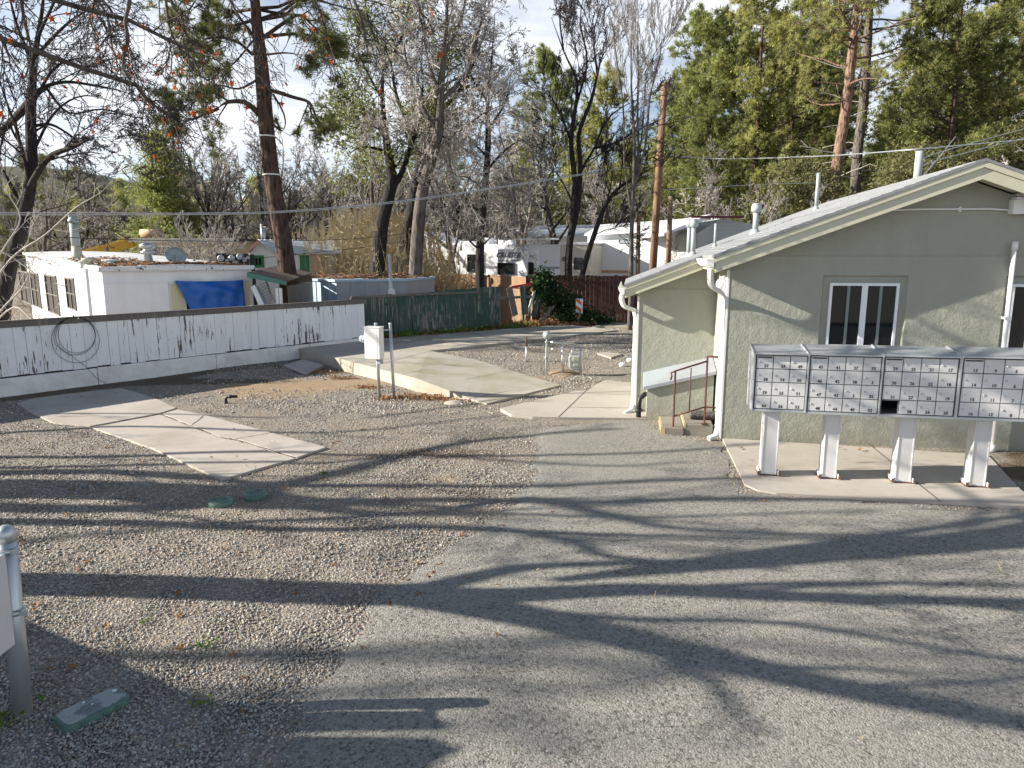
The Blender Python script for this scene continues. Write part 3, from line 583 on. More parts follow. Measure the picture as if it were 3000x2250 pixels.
    for x in (2585, 2810): u, z = fr.pix(x, 616 if x < 2700 else 613, -.02); g.box(u-.012, u+.012, -.05, -.001, z-.03, z+.03)
    g.build('conduit', K['white'], root)
    g = MB(fr); u0, z0 = fr.pix(2963, 627, -.1); g.box(u0, u0+.5, -.13, -.002, z0, z0+.17); g.box(u0+.02, u0+.5, -.15, -.0, z0+.172, z0+.2); g.build('junction_box', K['white'], root, bevel=.006)
    g = MB(fr); g.box(u0-.0, u0+.52, -.17, -.002, z0+.205, z0+.235); g.build('box_hood', K['galv'], root)
    g = MB(fr); a = fr.pix(2975, 708, -.07); c = fr.pix(2905, 1336, -.07); g.tube([(a[0], -.07, a[1]), (a[0], -.07, a[1]-.1)], .034, 12); g.tube([(a[0], -.07, a[1]-.1), (c[0], -.07, .03)], .027, 12)
    for t in (.35, .62): g.box(lerp(a[0], c[0], t)-.035, lerp(a[0], c[0], t)+.035, -.11, -.001, lerp(a[1], 0, t)-.015, lerp(a[1], 0, t)+.015)
    g.tube([(c[0]-.01, -.07, .1), (c[0]-.01, -.07, .02)], .04, 12); g.build('riser_pipe', K['white'], root)
    g = MB(fr); g.lathe((-.09, .1, 2.12), [(.01, -.075), (.05, -.06), (.07, -.02), (.07, .02), (.05, .055), (.03, .07)], 16); gl = g.build('globe_lamp', K['vinyl'], root)
    g = MB(fr); g.tube([(-.09, .1, 2.18), (-.06, .1, 2.22), (0, .1, 2.22)], .018, 8); g.build('lamp_arm', K['white'], gl)
    # vents
    def vent(px, py_base, py_top, v, r, cap, nm='roof_vent'):
        uu, zz = fr.pix(px, py_base, v); zs = zt(uu) if uu > UL else zt2(uu); zs += th
        _, z1 = fr.pix(px, py_top, v); g = MB(fr); g.lathe((uu, v, zs-.04), [(r*2.3, 0), (r*1.7, .05), (r*1.05, .1)], 14); g.tube([(uu, v, zs), (uu, v, z1-(.1 if cap else 0))], r, 12); o = g.build(nm, K['pipegrey'], root)
        if cap:
            g = MB(fr); c = (uu, v, z1); g.lathe(c, [(r*1.05, -.14), (r*1.8, -.13), (r*1.8, -.045), (r*1.65, -.04), (r*1.65, -.02), (r*1.7, -.015), (r*1.2, .0)], 16); g.build('vent_cap', K['pipegrey'], o)
    vent(2017, 738, 642, 3.3, .036, True); vent(2030, 733, 641, 2.9, .04, True); vent(2095, 700, 655, 3.1, .022, False); vent(2213, 671, 596, 2.6, .046, True); vent(2391, 605, 507, 3.6, .03, False); vent(2687, 522, 443, 3.0, .06, False, 'service_mast')
    # bulkhead
    b = MB(fr); bv = .88; l = fr.pix(1893, 1231, bv)[0]; zl = fr.pix(1893.7, 1137, bv)[1]; ur, zr = fr.pix(2095, 1097, bv)
    b.hexa([(l, bv, -.1), (-.03, bv, -.1), (-.03, bv, zr), (l, bv, zl)], [(l, AV, -.1), (-.03, AV, -.1), (-.03, AV, zr+.04), (l, AV, zl+.04)]); b.build('bulkhead', K['stucco'], root)
    b = MB(fr); b.hexa([(l-.06, bv-.05, zl-.03), (-.01, bv-.05, zr+.005), (-.01, AV-.002, zr+.14), (l-.06, AV-.002, zl+.10)], [(l-.06, bv-.05, zl+.03), (-.01, bv-.05, zr+.06), (-.01, AV-.002, zr+.2), (l-.06, AV-.002, zl+.16)]); b.build('bulkhead_cover', K['sheet'], root, bevel=.006)
    b = MB(fr); p = fr.inv(P(1875, 1228, .03)); b.tube([(l+.02, p.y+.05, .42), (l-.03, p.y+.0, .42), (l-.1, p.y-.03, .36), (l-.115, p.y-.04, .28), (l-.115, p.y-.04, 0)], .038, 12); b.tube([(l-.115, p.y-.04, .2), (l-.115, p.y-.04, .16)], .05, 12); b.build('drain_pipe', K['black'], root)
    # steps
    s0 = fr.inv(P(1935, 1275, 0)); s1 = fr.inv(P(1998, 1275, 0)); print('step', s0, s1)
    b = MB(fr); b.box(s0.x, s1.x+.02, s0.y+.0, bv-.01, -.05, .115); b.box(s1.x+.021, -.09, s0.y+.02, bv-.01, -.05, .17); b.build('step', K['stepc'], root, bevel=.012)
    b = MB(fr); b.box(s1.x+.019, s1.x+.045, s0.y+.017, bv-.02, .12, .172); b.box(s0.x-.002, s0.x+.06, s0.y-.002, s0.y+.02, .0, .11); b.box(s0.x-.002, s0.x+.03, s0.y+.021, bv-.02, .04, .117); b.build('step_marking', mat('worn_yellow_paint', (.46, .37, .19), .8, .3, 20, dirt=(.33, .29, .22), dfac=1, dscale=12), root)
    return bv, s0, s1, l
BV, ST0, ST1, BL = house()
def house_bits():
    fr = HF
    # rusty handrail on the steps
    p0 = fr.inv(P(1971, 1275, 0)); v = p0.y+.02; Q = lambda x, y: (lambda a: (a[0], v, a[1]))(fr.pix(x, y, v))
    A, B = Q(1971, 1274), Q(1981, 1089); C, Dd = Q(2060, 1250), Q(2073, 1044)
    root = thing('handrail', 'rust red iron handrail climbing beside the concrete steps', 'railing', fr.at((A[0], v, 0)))
    g = MB(fr); r = .014
    g.tube([(A[0], v, 0), (A[0], v, B[2])], r, 4, sm=False); g.build('post', K['rust'], root)
    g = MB(fr); g.tube([(Dd[0], v, .17), (Dd[0], v, Dd[2])], r, 4, sm=False); g.box(Dd[0]-.04, Dd[0]+.04, v-.04, v+.04, .171, .18); g.build('post', K['rust'], root)
    g = MB(fr); g.tube([(A[0]-.06, v, B[2]-.12), (A[0]-.045, v, B[2]-.06), (A[0]-.06, v, B[2]-.02), (A[0], v, B[2]+.01), (Dd[0], v, Q(2073, 1058)[2])], .013, 6); g.tube([(Dd[0], v, Dd[2]), (-.02, v, Dd[2]-.01)], .014, 6); g.build('top_rail', K['rust'], root)
    a = Q(1977, 1220); c = Q(2062, 1192); g = MB(fr); g.tube([(A[0], v, a[2]), (Dd[0], v, c[2])], .011, 4); g.tube([(Dd[0], v, c[2]), (-.03, v, c[2]-.01)], .011, 4); g.build('bottom_rail', K['rust'], root)
    m = Q(2025, 1078); m2 = Q(2019, 1203); g = MB(fr); g.tube([(m[0], v, m2[2]), (m[0], v, m[2])], .008, 4); g.build('baluster', K['rust'], root)
    # rolled mesh mat
    g = MB(fr); u0, z0 = fr.pix(2022, 1234, v+.25); u1, _ = fr.pix(2098, 1234, v+.25); prof = []
    n = 26
    for k in range(n+1): prof.append((.062+(.004 if k % 2 else 0), lerp(u0, u1, k/n)))
    g.lathe((0, v+.3, .17+.068), [(.01, u0)]+prof+[(.01, u1)], 18, 'x'); 
    m, nt, bs = newmat('mesh_mat'); ch = nd(nt, 'ShaderNodeTexChecker', {'Vector': nd(nt, 'ShaderNodeMapping', {0: nd(nt, 'ShaderNodeNewGeometry').outputs['Position'], 'Rotation': (.6, .3, .8)}).outputs[0], 'Scale': 55.0, 'Color1': (.012, .012, .012, 1), 'Color2': (.16, .15, .13, 1)}); nt.links.new(ch.outputs[0], bs.inputs[0]); bs.inputs['Roughness'].default_value = .8
    tag(g.build('rolled_mat', m), 'rolled black mesh mat lying on the upper step behind the handrail', 'mat')
house_bits()
# ------------------------------------------------------------------ lettering
_TC = {}
def text_geo(s, size, bold=0):
    k = (s, size, bold)
    if k not in _TC:
        c = D.curves.new('t', 'FONT'); c.body = s; c.size = size; c.align_x = 'CENTER'; c.align_y = 'CENTER'; c.offset = bold; c.resolution_u = 2
        o = D.objects.new('t', c); COL.objects.link(o); bpy.context.view_layer.update(); me = o.to_mesh()
        _TC[k] = ([v.co.copy() for v in me.vertices], [tuple(p.vertices) for p in me.polygons]); o.to_mesh_clear(); D.objects.remove(o); D.curves.remove(c)
    return _TC[k]
def put_text(b, s, size, org, ax, ay, mi=1, bold=0):
    V, Fs = text_geo(s, size, bold); o = b.mi; b.mi = mi; ax, ay, org = Vector(ax), Vector(ay), Vector(org)
    idx = [b.v(org+ax*v.x+ay*v.y) for v in V]
    for f in Fs: b.face([idx[k] for k in f])
    b.mi = o
# ------------------------------------------------------------------ mailboxes
K['gridm'] = mat('dull_grey_frame', (.16, .165, .17), .5, .1)
def mailboxes():
    o = P(2223, 1391, .028); e = P(2830, 1425, .028); fr = Fr(o, math.atan2(e.y-o.y, e.x-o.x))
    vf = -.13   # door plane
    px = [(2213, 2361), (2371, 2577), (2588, 2802), (2818, 3060)]
    nums = [['57 53 49', '58 54 50', '59 55 51', '60 56 52'], ['45 41 37 33', '46 42 38 3', '47 43 3 35', '48 44 40 32'], ['29 25 21 17', '30 26 22 18', '31 27 23 19', '- 28 24 20'], ['13 9 5 1', '14 10 6 2', '15 11 7 3', '16 12 8 4']]
    posts = [(2226, 2275, 1393), (2404, 2450, 1404), (2617, 2668, 1416), (2834, 2886, 1430)]
    look = ['narrowest mailbox unit, three doors wide, at the left end of the row', 'silver mailbox unit with doors 33 to 48, second from the left end', 'silver mailbox unit with one door missing at its lower left corner', 'silver mailbox unit with doors 1 to 16, cut by the right edge']
    zt = fr.pix(2290, 1039, vf)[1]; zb = fr.pix(2290, 1199, vf)[1]; print('mail z', zt, zb)
    tops = [1040, 1043, 1047, 1051]; bots = [1200, 1209, 1217, 1226]
    for k in range(4):
        u0 = fr.pix(px[k][0], 1120, vf)[0]; u1 = fr.pix(px[k][1], 1120, vf)[0]; nc = 3 if k == 0 else 4
        um = (px[k][0]+px[k][1])/2; z1 = fr.pix(um, tops[k], vf)[1]; z0 = fr.pix(um, bots[k], vf)[1]
        pu0 = fr.pix(posts[k][0], posts[k][2], 0)[0]; pu1 = fr.pix(posts[k][1], posts[k][2], 0)[0]
        root = thing('mailbox_unit', look[k], 'mailbox', fr.at(((pu0+pu1)/2, .08, 0)), 'cluster mailbox units on pedestals')
        d = .40; s = .018
        b = MB(fr); x0, x1 = u0-.012, u1+.012; ys, ye = vf+.012, vf+d
        b.box(x0-s, x0, vf-.01, ye, z0-.02, z1+.01); b.box(x1, x1+s*.6, vf-.005, ye, z0-.02, z1+.01); b.box(x0, x1, ye-.01, ye, z0, z1); b.box(x0, x1, ys, ye-.01, z0-.02, z0-.002); b.box(x0, x1, ys, ye-.01, z1, z1+.01); b.box(x0, x1, vf-.004, vf+.012, z0-.03, z0-.004)
        b.mi = 1; b.box(x0+.001, x1-.001, ye-.05, ye-.012, z0, z1-.001); b.mi = 0
        b.build('cabinet', [K['alu'], K['dark']], root, bevel=.003)
        b = MB(fr); hb = .045   # sloping hood, overhanging the doors
        b.hexa([(x0-s-.006, vf-.045, z1+.005), (x1+s*.5, vf-.045, z1+.005), (x1+s*.5, ye+.01, z1+.055), (x0-s-.006, ye+.01, z1+.055)], [(x0-s-.006, vf-.045, z1+.02), (x1+s*.5, vf-.045, z1+.02), (x1+s*.5, ye+.01, z1+.07), (x0-s-.006, ye+.01, z1+.07)])
        hd = b.build('hood', K['alu'], root, bevel=.003)
        b = MB(fr); b.hexa([(x0-s-.008, vf-.05, z1-.005), (x0-s+.006, vf-.05, z1-.005), (x0-s+.006, ye+.01, z1+.06), (x0-s-.008, ye+.01, z1+.06)], [(x0-s-.008, vf-.05, z1+.026), (x0-s+.006, vf-.05, z1+.026), (x0-s+.006, ye+.01, z1+.082), (x0-s-.008, ye+.01, z1+.082)]); b.build('hood_seam', K['galv'], hd)
        cw = (u1-u0)/nc; rh = (z1-z0-.012)/4
        b = MB(fr)
        for r in range(5): zz = z0+r*rh; b.box(u0, u1, vf+.002, vf+.06, zz-.004, zz+.004)
        for c in range(nc+1): uu = u0+c*cw; b.box(uu-.003, uu+.003, vf+.006, vf+.06, z0+.005, z1-.008)
        b.build('door_grid', K['gridm'], root)
        for r in range(4):
            row = nums[k][r].split()
            for c in range(nc):
                t = row[c]
                if t == '-': continue
                a0, a1 = u0+c*cw+.005, u0+(c+1)*cw-.005; zt_, zb_ = z1-.012-r*rh, z1-.012-(r+1)*rh+.010
                b = MB(fr); n = .006*random.uniform(.3, 1)
                b.box(a0, a1, vf-n*.5, vf+.008, zb_, zt_)
                put_text(b, t, .046, (a0+(a1-a0)*.60, vf-n*.5-.0009, zb_+.024), (1, 0, 0), (0, 0, 1), 1, .0016)
                if r == 0 and c == 0:
                    b.mi = 1; b.box(a0+.008, a1-.008, vf-n*.5-.004, vf-n*.5+.001, zt_-.024, zt_-.010); b.mi = 0
                dr = b.build('door', [K['boxpaint'], K['ink']], root)
                b = MB(fr); cx, cz = a0+.028, (zb_+zt_)/2+.004; b.lathe((cx, vf-n*.5, cz), [(.0115, 0), (.0115, -.004), (.009, -.006)], 12, 'y'); b.box(cx-.0012, cx+.0012, vf-n*.5-.0075, vf-n*.5-.005, cz-.006, cz+.006); b.build('lock', K['galv'], dr)
        # pedestal
        zp = z0-.021; b = MB(fr); a0, a1 = pu0+.01, pu1-.006; w = (a1-a0)
        b.box(a0, a1, 0, .16, .012, zp); b.box(a0-.004, a0+.012, -.006, .166, .012, zp); b.box(a1-.012, a1+.004, -.006, .166, .012, zp); b.build('pedestal', K['boxpaint'], root, bevel=.004)
        b = MB(fr); b.box(a0-.03, a1+.03, -.012, .172, .0, .012); b.build('base_plate', K['orust'], root)
        for q in (a0-.02, a1+.02): b = MB(fr); b.prism([(q-.006, .012), (q+.006, .012), (q+.006, .06), (q-.006, .06)], -.03, .17); b.build('base_flange', K['boxpaint'], root, bevel=.004)
        b = MB(fr)
        for q in (a0-.03, a1+.03):
            b.lathe((q, -.018, .012), [(.012, 0), (.012, .012), (.006, .012), (.006, .03)], 8)
            b.box(q-.012, q+.012, -.036, -.03, .01, .055)
        b.build('anchor_bolt', K['orust'], root)
mailboxes()
# ------------------------------------------------------------------ yard services
def services():
    # electric meter post pair
    a = P(1112, 1168, 0); c = P(1155, 1168, 0)
    root = thing('electric_meter_post', 'white electric meter box with a round glass meter, on two steel posts', 'meter post', a)
    zt = lambda px, py, q: PY(px, py, q.y).z
    g = MB(); g.tube([a-Vector((0, 0, .1)), (a.x-.02, a.y, zt(1105, 950, a))], .03, 10); g.lathe((a.x-.02, a.y, zt(1105, 950, a)), [(.03, 0), (.034, .012), (.02, .03)], 10); g.build('post', K['galv'], root)
    g = MB(); z2 = zt(1150, 950, c); g.tube([c-Vector((0, 0, .1)), (c.x-.03, c.y, z2)], .027, 10); g.lathe((c.x-.03, c.y, z2), [(.027, 0), (.03, .012), (.015, .03)], 10); g.build('post', K['galv'], root)
    z1 = PY(1110, 957, a.y).z; z0 = PY(1115, 1048, a.y).z; x0 = PY(1088, 1000, a.y-.06).x; x1 = PY(1136, 1000, a.y-.06).x; xm = lerp(x0, x1, .35)
    fr = Fr((a.x, a.y-.03, 0), rad(-18)); w = (x1-x0)
    g = MB(fr); g.box(-w*.56, w*.48, -.17, -.01, z0, z1); bx = g.build('meter_box', K['white'], root, bevel=.01)
    g = MB(fr); g.box(-w*.58, w*.5, -.18, .0, z1+.001, z1+.014); g.box(w*.30, w*.305, -.173, -.169, z0+.03, z1-.02); g.build('box_lid', K['white'], bx, bevel=.004)
    g = MB(fr); c0 = (-w*.56, -.09, lerp(z0, z1, .62)); g.lathe(c0, [(.075, 0), (.075, -.035), (.066, -.04), (.066, -.05)], 20, 'x'); mt = g.build('meter_socket', K['galv'], root)
    g = MB(fr); g.lathe(c0, [(.062, -.05), (.060, -.10), (.05, -.115), (.02, -.12)], 20, 'x'); g.build('meter_dome', mat('meter_glass', (.62, .64, .66), .12, .2, 30), mt)
    g = MB(fr); g.box(w*.18, w*.42, -.13, -.03, z0-.09, z0-.001); g.build('conduit_fitting', K['pipegrey'], root, bevel=.005)
    g = MB(); zz = zt(1140, 965, a); g.box(a.x-.05, c.x-.0, a.y-.01, a.y+.015, zz-.02, zz); zz = zt(1140, 1028, a); g.box(a.x-.05, c.x, a.y-.01, a.y+.015, zz-.02, zz); g.build('bracket', K['galv'], root)
    # rusty stub pipe
    q = P(1542, 1057, .15); g = MB(); root = thing('marker_pipe', 'thin upright pipe with a rusty upper half standing in the gravel', 'pipe', q); zm = PY(1543, 1015, q.y).z; z1 = PY(1544, 984, q.y).z
    g.tube([q-Vector((0, 0, .1)), (q.x, q.y, zm)], .022, 8); g.build('pipe', K['galv'], root)
    g = MB(); g.tube([(q.x, q.y, zm), (q.x, q.y, z1-.08), (q.x, q.y, z1)], [.021, .021, .014], 8); g.tube([(q.x, q.y, z1-.13), (q.x, q.y, z1-.11)], .028, 6); g.build('rusty_sleeve', K['orust'], root)
    # gas regulator + meter assembly
    q = P(1602, 1097, .1); root = thing('gas_meter', 'grey gas meter hung from galvanised pipes with a round regulator disc', 'gas meter', q)
    X = lambda px, py, dy=0: PY(px, py, q.y+dy)
    g = MB(); g.tube([X(1602, 1100), X(1600, 1050), X(1602, 1000), X(1603, 985)], .02, 8); g.tube([X(1600, 1052), X(1600, 1044)], .032, 8); g.tube([X(1601, 1005), X(1601, 1000)], .03, 8); g.build('riser', K['pipegrey'], root)
    c = X(1603, 982, -.04); g = MB(); g.lathe(c, [(.02, -.06), (.035, -.055), (.045, -.03), (.078, -.018), (.09, -.01), (.09, .01), (.078, .018), (.045, .03), (.04, .07)], 24, 'y'); g.build('regulator', K['pipegrey'], root)
    g = MB(); g.tube([X(1612, 1002), X(1640, 1004), X(1681, 1006)], .026, 8); g.tube([X(1679, 1008), X(1676, 1030, -.02), X(1674, 1040, -.02)], .022, 8); g.tube([X(1619, 1019), X(1619, 1028)], .03, 8); g.tube([X(1630, 1030), X(1640, 1018), X(1648, 1014)], .018, 8); g.tube([X(1700, 1020), X(1693, 1030)], .02, 8)
    g.tube([X(1655, 1006), X(1655, 1001)], .032, 6); g.build('cross_pipe', K['galv'], root)
    g = MB(); g.tube([X(1648, 1092), X(1648, 1012)], .026, 8); g.lathe(X(1648, 1012), [(.03, 0), (.03, .02), (.01, .035)], 8); g.build('stand_pipe', K['galv'], root)
    g = MB(); g.tube([X(1701, 1107), X(1702, 1016)], .026, 8); g.lathe(X(1702, 1017), [(.03, 0), (.03, .02), (.01, .035)], 8); g.build('stand_pipe', K['galv'], root)
    c = X(1684, 1060, -.03); g = MB(Fr(c, 0)); pr = [(-.13, .10), (-.10, .14), (.1, .14), (.12, .10), (.12, -.1), (.08, -.16), (-.06, -.17), (-.12, -.1)]
    g.prism(pr, -.08, .08); mb = g.build('meter_body', K['pipegrey'], root, bevel=.02)
    g = MB(Fr(c, 0)); g.box(-.05, .075, -.12, -.081, .03, .12); g.box(-.03, .06, -.1, -.081, -.08, -.03); g.build('index_window', K['cream'], mb, bevel=.006)
    g = MB(); g.lathe(P(1650, 1098, .06), [(.42, -.02), (.3, .05), (.16, .1), (.03, .12)], 18); o = g.build('soil_mound', K['soil']); tag(o, 'low mound of soil at the foot of the gas meter', 'mound')
    for k, (x, y) in enumerate(((1823, 1076), (1845, 1062))):
        q = P(x, y, .1); g = MB(); root = thing('drain_stub', ['white plastic drain cap, the nearer of two beside the walk', 'white plastic drain cap, the farther of two beside the walk'][k], 'pipe cap', q, 'white drain caps')
        g.lathe(q-Vector((0, 0, .05)), [(.062, 0), (.062, .08), (.072, .085), (.072, .13), (.06, .135)], 14); g.build('pipe', K['vinyl'], root)
        g = MB(); g.lathe(q-Vector((0, 0, .05)), [(.055, .136), (.05, .15), (.03, .152)], 8); g.build('plug', K['vinyl'], root)
    # elbow in the dirt
    q = P(662, 1184, 0); g = MB(); y = q.y; z = .13; g.tube([q-Vector((0, 0, .05)), (q.x, y, .07), (q.x+.005, y, .105), (q.x+.04, y, z), (q.x+.1, y, z+.0), (q.x+.2, y, z+.005)], .024, 10); g.tube([(q.x, y, .0), (q.x, y, .05)], .032, 10); g.tube([(q.x+.06, y, z), (q.x+.1, y, z)], .031, 10)
    tag(g.build('pipe_elbow', K['black']), 'black pipe elbow sticking out of the brown dirt', 'pipe')
    # round green lids
    for k, (x, y) in enumerate(((645, 1462), (746, 1441))):
        q = P(x, y, .06); root = thing('valve_box', ['round green irrigation lid, nearer to the camera of two', 'round green irrigation lid, farther and nearer the concrete pad'][k], 'lid', Vector((q.x, q.y, 0)), 'round green valve lids')
        fr = Fr((q.x, q.y, 0), k*1.2); g = MB(fr); g.lathe((0, 0, -.04), [(.128, 0), (.124, .085), (.119, .092)], 28); g.build('rim', K['greenplastic'], root)
        g = MB(fr); g.lathe((0, 0, .052), [(.112, -.01), (.112, .003), (.108, .006)], 28)
        for i in range(-3, 4):
            for j in range(-3, 4):
                if i*i+j*j < 12: g.box(i*.026-.007, i*.026+.007, j*.026-.007, j*.026+.007, .0575, .0605)
        li = g.build('cover', K['greenplastic'], root)
        g = MB(fr); g.lathe((.05, 0, .059), [(.01, 0), (.01, .003)], 8); g.lathe((-.05, 0, .059), [(.01, 0), (.01, .003)], 8); g.build('bolt', K['black'], li)
    # rectangular valve box with raised lettering bars
    a, bq, c, d = [P(*q, .045) for q in ((149, 2092), (334, 2004), (393, 2038), (194, 2133))]
    ce = (a+bq+c+d)/4; u = ((bq-a)+(c-d)).normalized(); ang = math.atan2(u.y, u.x); fr = Fr((ce.x, ce.y, 0), ang); L = ((bq-a).length+(c-d).length)/4; Wd = ((d-a).length+(c-bq).length)/4*.93
    root = thing('valve_box', 'green rectangular valve box with a scuffed lid in the shaded gravel', 'valve box', fr.o)
    def rr(L, W, r, z, n=5):
        out = []
        for cx, cy, a0 in ((L-r, W-r, 0), (-L+r, W-r, 90), (-L+r, -W+r, 180), (L-r, -W+r, 270)):
            for k in range(n+1): t = rad(a0+90*k/n); out.append((cx+r*math.cos(t), cy+r*math.sin(t), z))
        return out
    g = MB(fr); g.hexa(rr(L*1.03, Wd*1.06, .05, -.05), rr(L, Wd, .045, .04))
    for k in (-.55, -.5, .1, .5, .55): g.box(L*k-.004, L*k+.004, -Wd*1.06-.004, -Wd+.004, 0, .036)
    g.build('rim', K['greenplastic'], root, bevel=.003)
    ml, nt, bs = newmat('scuffed_lid'); nt.links.new(mixc(nt, ramp(nt, noise(nt, posn(nt), 7, 4), .48, .52), (.12, .165, .16), (.27, .31, .31)), bs.inputs[0]); bs.inputs['Roughness'].default_value = .5; bump(nt, bs, noise(nt, posn(nt), 160, 2), .3, .003)
    g = MB(fr); g.hexa(rr(L*.94, Wd*.88, .04, .0405), rr(L*.93, Wd*.87, .038, .046)); ld = g.build('cover', ml, root)
    g = MB(fr); g.box(-L*.28, L*.25, .018, .03, .0462, .049)
    for k in range(15):
        x = -L*.26+k*L*.033
        if k != 7: g.box(x, x+L*.02, -.03, -.03+.016*random.uniform(.8, 1.2), .0462, .0485)
    for k in range(5): x = -L*.5+k*L*.032; g.box(x, x+L*.018, -.008, .006, .0462, .0485)
    g.build('raised_marks', mat('pale_scuff', (.22, .25, .26), .6), ld)
    g = MB(fr); g.lathe((L*.78, Wd*.35, .0462), [(.014, 0), (.014, .004)], 10); g.lathe((-L*.12, Wd*.62, .0462), [(.01, 0), (.01, .003)], 8); g.lathe((0, 0, .0462), [(.007, 0), (.007, .004)], 8); g.build('bolt', K['galv'], ld)
    # pedestal post at the left edge
    q = P(66, 2092, 0); root = thing('utility_pedestal', 'galvanised pipe with a white meter panel strapped on, at the lower left edge', 'utility post', q)
    t = PY(17, 1565, q.y+.02); g = MB(); g.tube([q-Vector((0, 0, .1)), t], .048, 18); g.lathe(t, [(.0495, -.04), (.0495, .005), (.042, .03), (.022, .046), (.004, .05)], 18); g.build('post', K['galv'], root)
    c0 = PY(5, 1610, q.y-.03); c1 = PY(36, 1890, q.y-.03); g = MB(); d_ = c1-c0
    zt_, zb_ = PY(12, 1622, q.y-.05).z, PY(40, 1888, q.y-.05).z; xr0 = PY(14, 1625, q.y-.06).x; xr1 = PY(42, 1885, q.y-.06).x
    g.hexa([(xr1-.5, q.y-.17, zb_-.03), (xr1, q.y-.17, zb_+.0), (xr1, q.y-.05, zb_+.0), (xr1-.5, q.y-.05, zb_-.03)], [(xr0-.5, q.y-.17, zt_-.02), (xr0, q.y-.17, zt_), (xr0, q.y-.05, zt_), (xr0-.5, q.y-.05, zt_-.02)]); pn = g.build('panel', K['boxpaint'], root, bevel=.008)
    g = MB()
    for k in range(5):
        for r in range(2):
            x = lerp(xr0, xr1, .95)-.012-.018*(k+1); g.box(x, x+.014, q.y-.1725, q.y-.1702, zb_+.03+r*.022, zb_+.04+r*.022)
    g.build('warning_print', mat('red_print', (.6, .05, .08), .6), pn)
    for (x, y) in ((26, 1612), (52, 1790)):
        c = PY(x-8, y, q.y); g = MB(); g.tube([c-Vector((0, 0, .012)), c+Vector((0, 0, .012))], .0515, 16); g.box(c.x-.08, c.x+.085, c.y-.03, c.y-.02, c.z-.012, c.z+.012); g.build('strap', K['galv'], root)
    # delineator panel
    q = P(1695, 949, .25); z = lambda py: PY(1695, py, q.y).z; fr = Fr((q.x, q.y, 0), rad(-12)); root = thing('barricade_panel', 'orange and white striped vertical barricade panel at the platform end', 'barricade', q)
    g = MB(fr); g.box(-.03, .03, -.01, .02, .2, z(930)); g.build('post', K['vinyl'], root)
    x0, x1 = -.095, .095; zb, zt_ = z(930), z(876); g = MB(fr); g.box(x0, x1, -.035, -.012, zb, zt_); g.box(x0-.01, x1+.035, -.01, .01, zb-.01, zt_+.01); g.build('panel', K['vinyl'], root, bevel=.004)
    g = MB(fr); hh = (zt_-zb)
    def clipb(zc, t):   # diagonal band clipped to the panel
        pts = [(x0, zc+.12), (x1, zc-.02), (x1, zc-.02+t), (x0, zc+.12+t)]; out = []
        poly = pts
        for sgn, lim in ((1, zb+.002), (-1, zt_-.002)):
            new = []
            for i in range(len(poly)):
                p, r = poly[i], poly[(i+1) % len(poly)]; ip = (p[1]-lim)*sgn >= 0; ir = (r[1]-lim)*sgn >= 0
                if ip: new.append(p)
                if ip != ir: tt = (lim-p[1])/(r[1]-p[1]); new.append((lerp(p[0], r[0], tt), lim))
            poly = new
            if not poly: return
        g.prism(poly, -.0385, -.0352)
    for k in range(-1, 4): clipb(zb+k*hh/2.6-.05, hh/5.6)
    g.build('stripes', K['orange'], root)
services()
